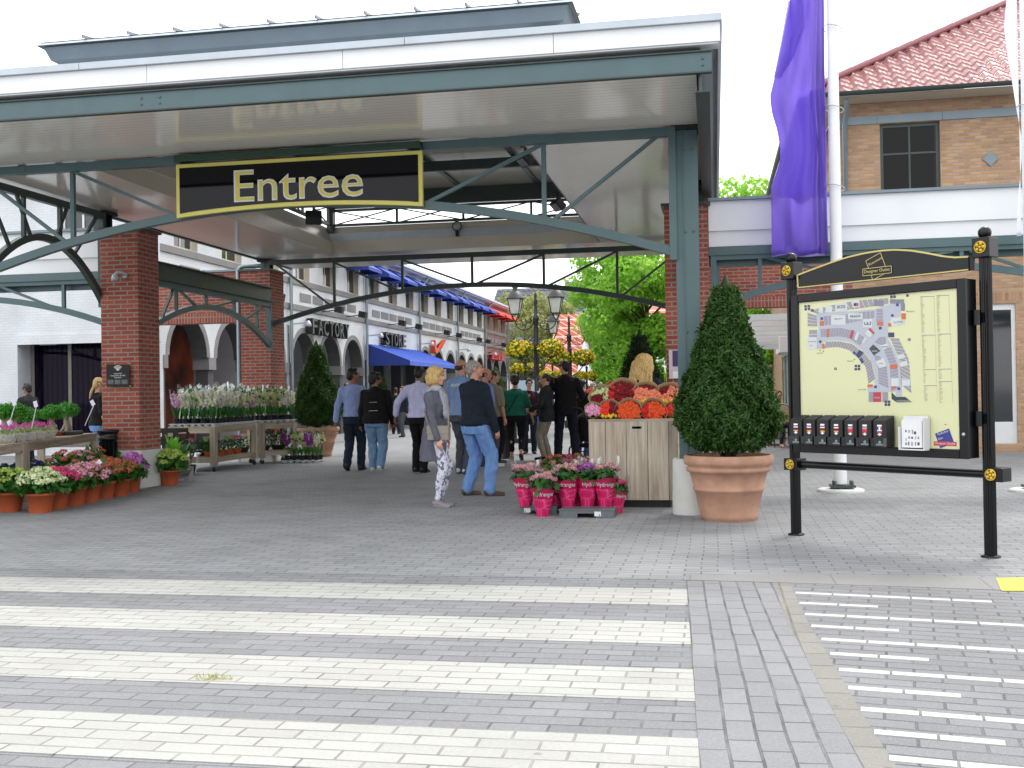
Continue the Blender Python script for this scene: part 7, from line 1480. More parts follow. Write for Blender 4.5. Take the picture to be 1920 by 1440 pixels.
def person(label, loc, heading, H=1.75, skin=None, hair=('short', None), top=None, bottom=None, shoes=None, feet=((-.10, 0, 0, 8), (.10, 0, 0, -8)), hands=((-.27, .06, .80), (.27, .06, .80)), lean=0.0, head=(0, 0), girth=1.0, vox=.010, hipz=.93, extras=None, fem=False, poles=None, belly=0.0, scale_torso=1.0):
    """stands at loc facing HEADING (0 = away from the viewer, +y); feet: (x, y, lift, toe angle); hands: wrists"""
    s = H/1.75; t = thing('person', label, 'person', loc, heading); skin = skin or m_skin; S = lambda v: Vector(v)*s; g = girth
    V_ = lambda x, y, z: Vector((x, y, z))
    def tl(v):                                       # lean of everything above the hips
        v = Vector(v); k = max(0, v.z-hipz); return V_(v.x, v.y+k*lean, v.z-k*abs(lean)*.12)
    hips = [V_(-.088*g, 0, hipz-.02), V_(.088*g, 0, hipz-.02)]; ank = [V_(f[0], f[1], .085+f[2]) for f in feet]; knees = []
    for i in (0, 1): k_, a_ = ik(hips[i], ank[i], .43, .43, (math.sin(math.radians(-feet[i][3]))*.3, 1, 0)); knees.append(k_); ank[i] = a_
    sw = (.165 if fem else .188)*(.5+.5*g); sh = [tl((-sw+.006, -.005, 1.392)), tl((sw-.006, -.005, 1.392))]; elb = []; wr = []
    for i in (0, 1):
        pl = poles[i] if poles else ((-.5 if i == 0 else .5), -1, 0); e_, w_ = ik(sh[i], Vector(hands[i]), .295, .255, pl); elb.append(e_); wr.append(w_)
    toe = [Vector((math.sin(math.radians(-f[3])), math.cos(math.radians(-f[3])), 0)) for f in feet]
    pitch = [-.55 if f[2] > .03 else 0 for f in feet]
    HR = Matrix.Rotation(math.radians(head[0]), 3, 'Z') @ Matrix.Rotation(math.radians(head[1]), 3, 'X'); hb = tl((0, .005, 1.53)); hp = lambda x, y, z: hb + HR @ V_(x, y, z)
    def torso(z0, z1, inf=0.0, hemw=1.0, rx=1.0):
        base = [(.80, .165, .115, -.0), (.88, .178, .125, -.01), (.95, .175, .122, -.008), (1.02, .155, .108, 0), (1.12, .148, .103, .0), (1.22, .160, .110, .005), (1.31, .172, .116, .0), (1.38, .168, .108, -.008), (1.43, .125, .085, -.008), (1.47, .075, .065, 0), (1.50, .058, .058, .004)]
        if fem: base = [(z, a*(1.02 if z < 1 else .90), b, y+(.022 if 1.2 < z < 1.34 else 0)) for z, a, b, y in base]
        out = []; zs = [b[0] for b in base]
        for z in sorted(set([z0, z1]+[z for z in zs if z0 < z < z1])):
            a = float(np.interp(z, zs, [b[1] for b in base]))*g*rx + inf; b = float(np.interp(z, zs, [b_[2] for b_ in base]))*(.4+.6*g) + inf; y = float(np.interp(z, zs, [b_[3] for b_ in base]))
            if z < .80: a = base[0][1]*g+inf+(.80-z)*.12*hemw; b = base[0][2]+inf+(.80-z)*.10*hemw
            bel = belly*math.exp(-((z-1.08)/.13)**2); c = tl((0, y+bel*.5, z)); out.append((c*s, a*s, (b+bel*.5)*s))
        return out
    def hand(mb, i):
        d = (wr[i]-elb[i]).normalized(); sgn = -1 if i == 0 else 1; pd = Vector((0, 1, 0)); pd = (pd-d*pd.dot(d)).normalized(); nx_ = d.cross(pd)   # fingers fan along pd
        p0 = wr[i]; p1 = p0+d*.075; mb.cap(S(p0), S(p1), .026*s, .034*s, 10, fl=.55, fdir=nx_)
        inw = Vector((-sgn, 0, 0)); inw = (inw-d*inw.dot(d)).normalized()
        for k, (o_, L_) in enumerate(((.030, .068), (.010, .078), (-.010, .072), (-.028, .056))):
            a = p1+pd*o_-d*.005; b = a+(d+inw*.25).normalized()*L_*.5; c = b+(d+inw*.9).normalized()*L_*.5; mb.cap(S(a), S(b), .0098*s, .009*s, 7); mb.cap(S(b), S(c), .009*s, .0075*s, 7)
        a = p0+d*.02+pd*.024; b = a+(d*.8+pd*.7+inw*.3).normalized()*.035; c = b+(d+pd*.15+inw*.5).normalized()*.03; mb.cap(S(a), S(b), .012*s, .0105*s, 7); mb.cap(S(b), S(c), .0105*s, .008*s, 7)
    # body: one continuous surface
    mb = MB(); mb.loft(torso(.84, 1.50), 16); mb.cap(S(tl((0, -.005, 1.43))), S(hp(0, .0, .06)), .058*s, .052*s, 12)
    for i in (0, 1):
        mb.cap(S(hips[i]), S(knees[i]), .082*s*g**.5, .054*s, 12); mb.cap(S(knees[i]), S(ank[i]), .052*s, .036*s, 12); mb.cap(S(knees[i]*.72+ank[i]*.28+V_(0, -.018, 0)), S(knees[i]*.45+ank[i]*.55), .046*s, .035*s, 10)
        mb.cap(S(ank[i]+V_(0, 0, -.04)-toe[i]*.03), S(ank[i]+V_(0, 0, -.055+pitch[i]*.08)+toe[i]*.13), .035*s, .028*s, 10)
        mb.ell(S(sh[i]+V_(0, 0, -.012)), (.050*s,)*3, 10, 8); mb.cap(S(sh[i]), S(elb[i]), .048*s, .037*s, 12); mb.cap(S(elb[i]), S(wr[i]), .038*s, .025*s, 12); hand(mb, i)
    E_ = lambda c, r_, n=14: mb.ell(S(hp(*c)), [x*s for x in r_], n, 10, None, HR)
    E_((0, .0, .135), (.073, .092, .088)); E_((0, .028, .085), (.062, .068, .085)); E_((0, .052, .045), (.044, .045, .042)); E_((0, .085, .022), (.020, .018, .018))
    E_((0, .098, .145), (.055, .014, .014), 10); E_((-.034, .082, .090), (.022, .018, .022), 8); E_((.034, .082, .090), (.022, .018, .022), 8); E_((0, .098, .062), (.024, .012, .010), 8); E_((0, .097, .051), (.021, .011, .008), 8)
    mb.cap(S(hp(0, .095, .125)), S(hp(0, .116, .090)), .009*s, .0135*s, 8); E_((-.010, .106, .086), (.008, .009, .007), 8); E_((.010, .106, .086), (.008, .009, .007), 8)
    for sg in (-1, 1): E_((sg*.076, -.008, .105), (.010, .020, .032), 8)
    blend(mb, 'body', skin, t, min(vox, .0075) if vox < .012 else vox, 3)
    mb = MB()
    for sg in (-1, 1): mb.ell(S(hp(sg*.032, .0925, .118)), (.0135*s, .006*s, .0065*s), 8, 6, m_eyew, HR); mb.ell(S(hp(sg*.032, .0965, .118)), (.0065*s, .004*s, .0062*s), 8, 6, m_eye, HR); mb.ell(S(hp(sg*.034, .102, .137)), (.020*s, .006*s, .004*s), 8, 5, hair[1] or m_eye, HR)
    mb.build('eyes', m_eye, t)
    mb = MB(); mb.ell(S(hp(0, .1045, .0565)), (.021*s, .006*s, .0085*s), 10, 6, None, HR); mb.build('mouth', m_lip, t)
    # hair
    st, hm = hair
    if hm:
        mb = MB(); X = lambda c, r_: mb.ell(S(hp(*c)), [x*s for x in r_], 14, 10, None, HR)
        if st == 'short': X((0, -.018, .150), (.080, .096, .092)); X((0, -.055, .100), (.066, .058, .075)); X((0, .045, .215), (.055, .05, .028))
        elif st == 'crop': X((0, -.022, .143), (.076, .090, .090)); X((0, -.055, .095), (.062, .050, .065))
        elif st == 'fringe': X((0, -.045, .100), (.078, .066, .045)); X((-.066, -.01, .115), (.016, .045, .03)); X((.066, -.01, .115), (.016, .045, .03))
        elif st == 'curly': X((0, -.02, .165), (.098, .110, .10)); X((0, -.06, .11), (.086, .07, .08)); X((0, .05, .225), (.06, .045, .03)); X((.05, -.02, .2), (.05, .06, .05)); X((-.05, -.02, .2), (.05, .06, .05))
        elif st == 'bob':
            X((0, -.016, .155), (.090, .102, .095)); X((0, -.05, .085), (.092, .080, .085)); X((-.074, .0, .08), (.026, .06, .075)); X((.074, .0, .08), (.026, .06, .075)); X((0, .07, .195), (.066, .035, .030)); X((0, -.055, .03), (.082, .060, .045)); X((-.055, .062, .165), (.03, .03, .05)); X((.055, .062, .165), (.03, .03, .05))
        elif st == 'pony':
            X((0, -.014, .148), (.078, .096, .090)); X((0, -.05, .11), (.066, .055, .06)); mb.cap(S(hp(0, -.10, .15)), S(hp(0, -.15, .13)), .026*s, .030*s); mb.cap(S(hp(0, -.15, .13)), S(hp(0, -.175, .02)), .030*s, .014*s)
        elif st == 'plait': X((0, -.014, .148), (.080, .097, .092)); X((0, -.05, .1), (.068, .06, .07)); mb.cap(S(hp(0, -.08, .08)), S(hp(.03, -.13, -.06)), .028*s, .022*s); mb.cap(S(hp(.03, -.13, -.06)), S(hp(.07, -.15, -.16)), .022*s, .012*s)
        elif st == 'long':
            X((0, -.016, .150), (.120, .118, .102)); X((0, -.05, .06), (.150, .095, .12)); X((-.05, -.07, .0), (.11, .08, .12)); r2 = random.Random(1)
            for k in range(13): a = -.105+.21*k/12; mb.cap(S(hp(a, -.075, .12)), S(hp(a*1.5+r2.uniform(-.03, .03), -.13, -.12-.13*r2.random())), .034*s, .008*s, 8)
        if st in ('short', 'crop', 'curly', 'bob', 'pony', 'plait', 'long'):
            X((-.066, .015, .155), (.018, .05, .04)); X((.066, .015, .155), (.018, .05, .04))
        blend(mb, 'hair', hm, t, .007 if vox < .012 else .012, 2, .022 if st != 'curly' else .03, tex2)
    # clothes
    if bottom:
        bm_, L0, loose = bottom['mat'], bottom.get('end', .06), bottom.get('loose', .016); mb = MB(); mb.loft(torso(.80, bottom.get('waist', 1.02), .012), 18)
        for i in (0, 1):
            a_ = ank[i]+(knees[i]-ank[i]).normalized()*(L0-.06); mb.cap(S(hips[i]+V_(0, -.008, 0)), S(knees[i]), (.095*g**.6+loose*.5)*s, (.062+loose)*s, 14); mb.cap(S(knees[i]), S(a_+V_(0, 0, -.02)), (.062+loose)*s, (.042+loose*1.3)*s, 14); mb.ell(S(hips[i]+V_(0, -.05, -.0)), (.085*s*g**.5, .075*s, .095*s), 12, 8)
        blend(mb, bottom.get('name', 'trousers'), bm_, t, vox, 3, .034)
    if top:
        tm, sl, hem, inf = top['mat'], top.get('sleeve', 1.0), top.get('hem', .90), top.get('inf', .020); mb = MB(); mb.loft(torso(hem, top.get('neck', 1.485), inf, rx=top.get('rx', 1)), 20)
        for i in (0, 1):
            mb.ell(S(sh[i]+V_(0, 0, -.022)), ((.050+inf*.6)*s,)*3, 12, 8); mb.cap(S(tl((.05 if i else -.05, -.012, 1.440))), S(sh[i]+V_(0, 0, -.012)), (.040+inf*.6)*s, (.046+inf*.6)*s, 10); L1 = .295; L2 = .255; tot = (L1+L2)*sl
            if tot <= L1: e_ = sh[i].lerp(elb[i], tot/L1); mb.cap(S(sh[i]), S(e_), (.052+inf*.7)*s, (.048+inf*.7)*s, 12)
            else: w2 = elb[i].lerp(wr[i], (tot-L1)/L2); mb.cap(S(sh[i]), S(elb[i]), (.053+inf*.7)*s, (.044+inf*.6)*s, 12); mb.cap(S(elb[i]), S(w2), (.044+inf*.6)*s, (.032+inf*.6)*s, 12)
        if top.get('collar'): mb.cap(S(tl((0, -.012, 1.445))), S(tl((0, -.004, 1.492))), .070*s, .060*s, 14)
        if top.get('hood'): mb.ell(S(tl((0, -.085, 1.45))), (.11*s, .07*s, .075*s), 12, 8)
        blend(mb, top.get('name', 'jacket'), tm, t, vox, 3, top.get('disp', .030))
    if shoes:
        for i in (0, 1):
            mb = MB(); a = ank[i]; tz = -.045; p = V_(a.x, a.y, a.z+tz); q_ = p+toe[i]*.175+V_(0, 0, pitch[i]*.12); mb.cap(S(p-toe[i]*.035+V_(0, 0, .012)), S(p+toe[i]*.05), .046*s, .042*s, 12); mb.cap(S(p+toe[i]*.04+V_(0, 0, -.004)), S(q_+V_(0, 0, -.010)), .043*s, .030*s, 12, fl=.8)
            if not shoes.get('low'): mb.cap(S(p+V_(0, 0, .0)), S(a+V_(0, 0, .01)), .045*s, .043*s, 12)
            side = Vector((toe[i].y, -toe[i].x, 0)); upv = side.cross(toe[i]); mb.obox(S((p+q_)/2-toe[i]*.012+V_(0, 0, -.031)), S(side*.040), S((q_-p).normalized()*.118), S(V_(0, 0, .009)))
            blend(mb, 'shoe', shoes['mat'], t, max(.006, vox*.7), 2)
    J = dict(S=S, tl=tl, hp=hp, HR=HR, wr=wr, elb=elb, sh=sh, knees=knees, ank=ank, hips=hips, s=s, t=t, torso=torso, vox=vox)
    if extras: extras(J)
    return t
C_ = lambda n, c, **k: cloth(n, c, **k)
m_jean = C_('blue_jeans', '#6f94cc', scale=14, fold=.7); m_jeanl = C_('faded_light_jeans', '#6f8fb0', scale=14, fold=.7); m_denimd = C_('dark_denim', '#1e2838', scale=14, fold=.6); m_blkc = C_('black_cloth', '#141416', scale=16, fold=.5); m_navy = C_('navy_jacket', '#1d2632', scale=12, fold=.7)
m_lbl = C_('pale_blue_knit', '#8f9fce', scale=16, fold=.6); m_lav = C_('lavender_shirt', '#c6c8ec', scale=16, fold=.7); m_gcard = C_('grey_cardigan', '#5d5f6b', scale=14, fold=.6); m_prt = C_('white_grey_print_trousers', '#d5d6e6', scale=16, fold=.4, pattern='#6f6f86'); m_scarf = C_('pale_grey_scarf', '#a7aab6', scale=22, fold=.9)
m_grn = C_('green_knit', '#1f6a55', scale=16, fold=.5); m_shblue = C_('light_blue_shirt', '#7d96bf', scale=16, fold=.6); m_poloblue = C_('periwinkle_polo', '#7f8fd2', scale=16, fold=.6); m_khaki = C_('khaki_shirt', '#8d8672', scale=16, fold=.6); m_coat = C_('charcoal_coat', '#2a2d30', scale=13, fold=.5); m_kh2 = C_('khaki_trousers', '#8f8778', scale=16, fold=.5)
m_redcoat = C_('red_coat', '#d2423c', scale=20, fold=.4); m_teal = C_('teal_trousers', '#2f7f92', scale=20, fold=.4); m_gtr = C_('grey_trousers', '#4c505a', scale=14, fold=.6); m_pinkc = C_('pink_top', '#d77f9a', scale=16, fold=.4); m_whitec = C_('white_cotton', '#d8dade', scale=16, fold=.5); m_stripe = C_('white_blue_top', '#aebdd6', scale=16, fold=.5, pattern='#4d6aa0')
m_brsh = M('brown_leather', '#4a372c', .45, .15, 20, .1, 60); m_gsh = M('grey_pumps', '#7d7880', .5, .08, 20); m_whsh = M('white_trainers', '#c6c8c8', .6, .1, 20); m_dksh = M('dark_shoes', '#232327', .5, .15, 20); m_gnsh = M('green_trainers', '#3c9a55', .5, .1, 20); m_bag = M('taupe_leather', '#8a8278', .5, .06, 12, .1, 50)
D2R = math.radians
def Gp(x, y): v = G(x, y); return (v.x, v.y, 0)
def feet_at(p): return p
# --- woman with the grey cardigan
def ex_woman(J):
    S, tl, hp, t, s = J['S'], J['tl'], J['hp'], J['t'], J['s']
    mb = MB(); mb.loft([(S((0, -.030, .58)), .235*s, .165*s), (S((0, -.026, .70)), .222*s, .16*s), (S((0, -.020, .85)), .205*s, .148*s), (S((0, -.012, 1.0)), .19*s, .135*s)], 20); blend(mb, 'cardigan_tail', m_gcard, t, .010, 3, .022)
    mb = MB(); sc2 = [tl((.07*math.cos(a)*1.15, .075*math.sin(a)+.008, 1.475+.02*math.sin(a*2))) for a in np.linspace(0, 2*PI, 13)]
    for a, b in zip(sc2, sc2[1:]): mb.cap(S(a), S(b), .036*s, .036*s, 10)
    for a, b in (((.03, .10, 1.44), (.05, .15, 1.30)), ((.05, .15, 1.30), (.06, .17, 1.16)), ((-.02, .11, 1.44), (.0, .15, 1.32)), ((.0, .15, 1.32), (.02, .155, 1.22))): mb.cap(S(a), S(b), .035*s, .05*s, 10, fl=.6)
    blend(mb, 'scarf', m_scarf, t, .009, 2, .03, tex2)
    mb = MB(); e, w_ = J['elb'][1], J['wr'][1]
    for k in range(5): p = e.lerp(w_, .72+.06*k)+Vector((.035, -.005, 0)); mb.ell(S(p), (.007*s,)*3, 8, 6, m_frame_w)
    mb.build('cuff_buttons', m_frame_w, t)
WL = Gp(818, 950)
wo = person('blonde woman in a long grey cardigan and white printed trousers, facing right', WL, D2R(-99), 1.68, m_skin, ('bob', hm_bld), dict(mat=m_gcard, hem=.86, inf=.020, name='cardigan'), dict(mat=m_prt, end=.12, loose=.006), dict(mat=m_gsh, low=True), feet=((-.07, .01, 0, 6), (.07, .05, 0, -8)), hands=((-.24, .05, .82), (.24, .14, .84)), head=(8, -4), girth=1.02, fem=True, vox=.009, extras=ex_woman)
t = thing('handbag', 'taupe leather handbag hanging at the hip of the blonde woman', 'handbag', (WL[0]+.10, WL[1]-.20, .90), D2R(-12)); mb = MB(); mb.box(-.14, .14, -.04, .04, -.09, .085); mb.build('bag', m_bag, t, bevel=.012); mb = MB(); mb.box(-.142, .142, -.046, -.041, -.01, .087); mb.build('flap', m_bag, t, bevel=.005)
mb = MB(); mb.tube([(-.13, 0, .08), (-.20, .02, .25), (-.16, .09, .50), (-.05, .16, .55), (.06, .10, .45), (.12, .02, .25), (.13, 0, .08)], .008, 6); mb.build('strap', m_bag, t)
# --- man in blue jeans
def ex_jeans(J):
    mb = MB(); S, tl = J['S'], J['tl']; mb.loft([(S((0, -.006, .90)), .208*J['s'], .158*J['s']), (S((0, -.006, .955)), .210*J['s'], .160*J['s'])], 20); blend(mb, 'waistband', m_navy, J['t'], .010, 2, .004)
person('grey haired man in a navy jacket and bright blue jeans', Gp(893, 930), D2R(-38), 1.80, m_skin_r, ('crop', hm_gry), dict(mat=m_navy, hem=.92, inf=.034, collar=True, disp=.026), dict(mat=m_jean, end=.075, loose=.026), dict(mat=m_brsh, low=True), feet=((-.16, -.02, 0, -10), (.15, .10, 0, -28)), hands=((-.27, .12, .84), (.25, .16, .80)), head=(-30, 3), girth=1.16, vox=.009, belly=.05, extras=ex_jeans)
# --- young man in pale blue
def glasses(J, dark=False):
    mb = MB(); S, hp, s = J['S'], J['hp'], J['s']
    for sg in (-1, 1): mb.tube([S(hp(sg*.033+.022*math.cos(a), .112-.012*abs(math.cos(a)) if False else .110, .116+.016*math.sin(a))) for a in np.linspace(0, 2*PI, 13)], .0022*s, 5); mb.tube([S(hp(sg*.055, .108, .12)), S(hp(sg*.078, .0, .118))], .0022*s, 5)
    mb.tube([S(hp(-.011, .115, .12)), S(hp(.011, .115, .12))], .002*s, 5)
    if dark:
        for sg in (-1, 1): mb.ell(S(hp(sg*.033, .110, .116)), (.021*s, .004*s, .015*s), 10, 6, None, J['HR'])
    mb.build('glasses', m_black, J['t'])
person('young man in a pale blue sweater with his left elbow bent out', Gp(664, 882), D2R(4), 1.84, m_skin_b, ('short', hm_blk), dict(mat=m_lbl, hem=.93, inf=.022, name='sweater'), dict(mat=m_denimd, end=.04, loose=.022), dict(mat=m_dksh), feet=((-.09, -.14, .05, 6), (.10, .10, 0, -8)), hands=((-.30, -.05, .86), (.25, .16, .90)), head=(-52, 2), girth=.98, extras=glasses, poles=((-1, -.4, 0), (.5, -1, 0)))
def ex_black(J):
    glasses(J); mb = MB(); S, tl, hp, s = J['S'], J['tl'], J['hp'], J['s']; mb.ell(S(hp(0, .062, .030)), (.050*s, .05*s, .04*s), 12, 8, None, J['HR']); blend(mb, 'beard', hm_blk, J['t'], .007, 2, .01, tex2)
    mb = MB()
    for z, w_ in ((1.24, .06), (1.09, .07)): mb.tube([S(tl((-w_-.02, -.158, z))), S(tl((w_, -.168, z+.004)))], .0035, 5)
    mb.build('reflective_piping', m_frame_w, J['t'])
person('curly haired man in a black hooded jacket and light jeans', Gp(706, 884), D2R(6), 1.74, m_skin_b, ('curly', hm_blk), dict(mat=m_blkc, hem=.86, inf=.040, hood=True, collar=True, disp=.03), dict(mat=m_jeanl, end=.075, loose=.026), dict(mat=m_whsh), feet=((-.08, .08, 0, 4), (.09, -.10, .03, -12)), hands=((-.30, .08, .80), (.28, .16, .88)), head=(-58, 0), girth=1.16, extras=ex_black)
def ex_wrist(J): mb = MB(); w_ = J['wr'][0]; e = J['elb'][0]; p = w_.lerp(e, .06); d = (w_-e).normalized(); mb.tube([J['S'](p-d*.012), J['S'](p+d*.012)], .033, 12); mb.build('watch', m_brsh, J['t'])
person('man in a lavender shirt reaching his left arm back, black trousers', Gp(788, 885), D2R(-4), 1.84, m_skin_b, ('short', hm_blk), dict(mat=m_lav, hem=.91, inf=.026, collar=True, name='shirt', disp=.03, sleeve=.93), dict(mat=m_blkc, end=.03, loose=.02), dict(mat=m_dksh), feet=((-.09, .05, 0, 5), (.09, -.10, 0, -6)), hands=((-.42, -.02, .93), (.24, .20, .95)), head=(0, -6), girth=1.05, extras=ex_wrist, poles=((-.6, -1, .1), (.5, -1, 0)))
# --- group of men in the middle
def ex_letters(J):
    mb = MB(); add_text(mb, 'ANWB', J['S'](J['tl']((-.0, -.150, 1.36))), (1, 0, 0), (0, 0, 1), width=.22, extrude=.004, offset=.01); mb.build('lettering', m_frame_w, J['t'])
person('tall bald man in a light blue shirt behind the man in jeans', (AY(866, 800, 17.9).x, 17.9, 0), D2R(-15), 1.94, m_skin_r, ('fringe', hm_brn), dict(mat=m_shblue, hem=.9, inf=.026, sleeve=.45, collar=True, name='shirt'), dict(mat=m_gtr, end=.03, loose=.02), dict(mat=m_whsh), head=(-30, 0), girth=1.08, feet=((-.09, .08, 0, 5), (.10, -.06, 0, -12)), extras=ex_letters)
person('balding man in a periwinkle polo shirt with his right arm hanging', (AY(908, 800, 19.6).x, 19.6, 0), D2R(-48), 1.83, m_skin_r, ('fringe', hm_brn), dict(mat=m_poloblue, hem=.90, inf=.026, sleeve=.48, collar=True, name='polo_shirt', disp=.024), dict(mat=m_gtr, end=.03, loose=.022), dict(mat=m_whsh), head=(-25, -6), girth=1.1, feet=((-.10, .0, 0, 5), (.10, .12, 0, -20)), hands=((-.26, .1, .84), (.24, .06, .82)), belly=.05, lean=.04)
def ex_shades(J): mb = MB(); S, hp, s = J['S'], J['hp'], J['s']; mb.tube([S(hp(.08*math.sin(a), .01+.09*math.cos(a), .205-.02*math.cos(a))) for a in np.linspace(-1.7, 1.7, 11)], .004, 5); mb.build('sunglasses', m_black, J['t'])
person('man in a khaki shirt with sunglasses pushed onto his head', (AY(926, 800, 20.7).x, 20.7, 0), D2R(-40), 1.80, m_skin_r, ('crop', hm_brn), dict(mat=m_khaki, hem=.88, inf=.026, sleeve=.50, collar=True, name='shirt'), dict(mat=m_blkc, end=.05, loose=.016), dict(mat=m_dksh), head=(-30, -4), girth=1.08, extras=ex_shades)
# --- woman in green
def ex_green(J):
    S, tl, s, t = J['S'], J['tl'], J['s'], J['t']; mb = MB(); pts = [tl((.10, -.04, 1.47)), tl((.05, -.155, 1.36)), tl((-.04, -.168, 1.2)), tl((-.13, -.15, 1.06)), tl((-.185, -.10, .95))]
    mb.path([S(p) for p in pts], .035, .006, side=(.55, .1, .45)); mb.build('bag_strap', m_blkc, t)
    mb = MB(); [mb.cap(S(tl((.072*math.cos(a), .07*math.sin(a), 1.475))), S(tl((.072*math.cos(a+.55), .07*math.sin(a+.55), 1.475))), .022*s, .022*s, 8) for a in np.linspace(0, 2*PI, 12)]; blend(mb, 'neck_scarf', m_scarf, t, .011, 2)
gp = Gp(968, 863)
person('woman seen from behind in a green knit top and black capri trousers', gp, D2R(8), 1.70, m_skin_r, ('curly', hm_red), dict(mat=m_grn, hem=.93, inf=.024, sleeve=.50, name='knit_top'), dict(mat=m_blkc, end=.20, loose=.014), dict(mat=m_dksh, low=True), feet=((-.09, .03, 0, 3), (.11, -.16, .06, -6)), hands=((-.33, .02, .80), (.37, .02, .80)), girth=1.34, fem=True, extras=ex_green)
t = thing('shoulder_bag', 'black shoulder bag at the left hip of the woman in green', 'handbag', (gp[0]-.31, gp[1]-.08, .88), .2); mb = MB(); mb.box(-.13, .13, -.05, .05, -.15, .12); mb.build('bag', m_blkc, t, bevel=.03); mb = MB(); mb.tube([(-.1, 0, .11), (-.02, .02, .22), (.1, .0, .11)], .008, 5); mb.build('handle', m_blkc, t)
person('small child in a red coat and teal trousers', Gp(936, 838), D2R(20), .98, m_skin, ('short', hm_bld), dict(mat=m_redcoat, hem=.62, inf=.035, disp=.01, name='coat'), dict(mat=m_teal, end=.06, loose=.01), dict(mat=m_dksh), girth=1.1, vox=.009, hands=((-.24, .1, .85), (.24, .1, .85)))
person('dark haired woman facing the camera in a maroon jacket and pink top', (AY(993, 800, 23.8).x, 23.8, 0), D2R(188), 1.66, m_skin, ('short', hm_blk), dict(mat=C_('maroon_jacket', '#3a1c26'), hem=.88, inf=.026), dict(mat=m_denimd, end=.06), dict(mat=m_dksh), girth=1.02, fem=True, head=(10, -4), extras=lambda J: [blend((lambda mb: (mb.loft([(J['S']((0, .06, .95)), .09, .09), (J['S']((0, .06, 1.2)), .08, .10), (J['S']((0, .05, 1.40)), .05, .08)], 14), mb)[1])(MB()), 'pink_top', m_pinkc, J['t'], .012, 2)])
person('young woman with a ponytail in a charcoal coat, in profile to the left', Gp(1026, 862), D2R(78), 1.74, m_skin, ('pony', hm_brn), dict(mat=m_coat, hem=.78, inf=.034, name='coat', collar=True), dict(mat=m_kh2, end=.10, loose=.012), dict(mat=m_blkc, low=True), head=(6, 0), fem=True, feet=((-.07, .04, 0, 5), (.08, -.03, 0, -5)), hands=((-.22, .25, 1.02), (.22, .26, .98)), girth=1.05)
person('walking person in a white and blue top and jeans behind the ponytail woman', (AY(1014, 800, 26.5).x, 26.5, 0), D2R(-10), 1.66, m_skin, ('short', hm_brn), dict(mat=m_stripe, hem=.86, inf=.03), dict(mat=m_jean, end=.05, loose=.02), dict(mat=m_kh2), feet=((-.09, .12, 0, 5), (.10, -.18, .08, -5)), vox=.013, lean=.1, hands=((-.25, .25, 1.0), (.25, .2, 1.0)))
person('very tall man in black sweater, navy trousers and green trainers', Gp(1062, 861), D2R(6), 1.99, m_skin_r, ('short', hm_blk), dict(mat=m_blkc, hem=.88, inf=.030, name='sweater', disp=.024, collar=True), dict(mat=C_('navy_trousers', '#141a26'), end=.03, loose=.022), dict(mat=m_gnsh), head=(38, -8), girth=1.08, feet=((-.15, .0, 0, 10), (.17, .02, 0, -10)), hands=((-.22, .28, 1.12), (.22, .28, 1.06)))
person('person in a black jacket and jeans pushing the stroller', (AY(1091, 800, 22.9).x, 22.9, 0), D2R(-20), 1.62, m_skin, ('short', hm_blk), dict(mat=m_blkc, hem=.84, inf=.030), dict(mat=C_('mid_blue_denim', '#34507a'), end=.04, loose=.02), dict(mat=m_dksh), hands=((-.2, .34, 1.0), (.2, .34, 1.0)), vox=.012, lean=.08)
# stroller
t = thing('stroller', 'black baby stroller half hidden behind the flower crate', 'stroller', (AY(1103, 800, 22.2).x, 22.2, 0), -.5); mb = MB()
for sx_ in (-.22, .22): mb.tube([(sx_, -.55, 1.02), (sx_, -.15, .60), (sx_, .30, .22)], .014, 6); mb.tube([(sx_, .10, .62), (sx_, -.22, .14)], .014, 6)
mb.tube([(-.22, -.55, 1.02), (-.1, -.6, 1.05), (.1, -.6, 1.05), (.22, -.55, 1.02)], .018, 6); mb.tube([(-.22, -.22, .14), (.22, -.22, .14)], .012, 6); mb.build('frame', m_iron, t)
mb = MB(); mb.loft([((0, .06, .34), .18, .26), ((0, .05, .52), .21, .32), ((0, .02, .66), .22, .30)], 16); mb.ell((0, -.08, .72), (.22, .24, .22), 14, 10); blend(mb, 'seat', m_blkc, t, .015, 2)
mb = MB(); mb.box(-.18, .18, -.2, .2, .22, .3); mb.build('basket', m_blkc, t, bevel=.03)
for sx_, sy_, rr in ((-.25, -.22, .14), (.25, -.22, .14), (-.12, .34, .09), (.12, .34, .09)):
    mb = MB(); mb.tube([(sx_, sy_+rr*.88*math.cos(a), rr+rr*.88*math.sin(a)) for a in np.linspace(0, 2*PI, 21)], rr*.12, 6, m_blackm, caps=False); [mb.bar((sx_, sy_, rr), (sx_, sy_+rr*.85*math.cos(a), rr+rr*.85*math.sin(a)), .008, .008, m_coping) for a in (0, 1.26, 2.51, 3.77, 5.03)]; mb.build('wheel', m_blackm, t)
# seller behind the crate
person('blonde flower seller seen from behind, navy top, at the crate', (AY(1207, 700, 14.3).x, 14.3, 0), D2R(-4), 1.83, m_skin, ('long', hm_bld), dict(mat=m_navy, hem=.90, inf=.028, name='sweater'), dict(mat=m_denimd), dict(mat=m_dksh), fem=True, girth=1.08, head=(-12, -8), lean=.04, hands=((-.25, .2, 1.0), (.25, .2, 1.0)))
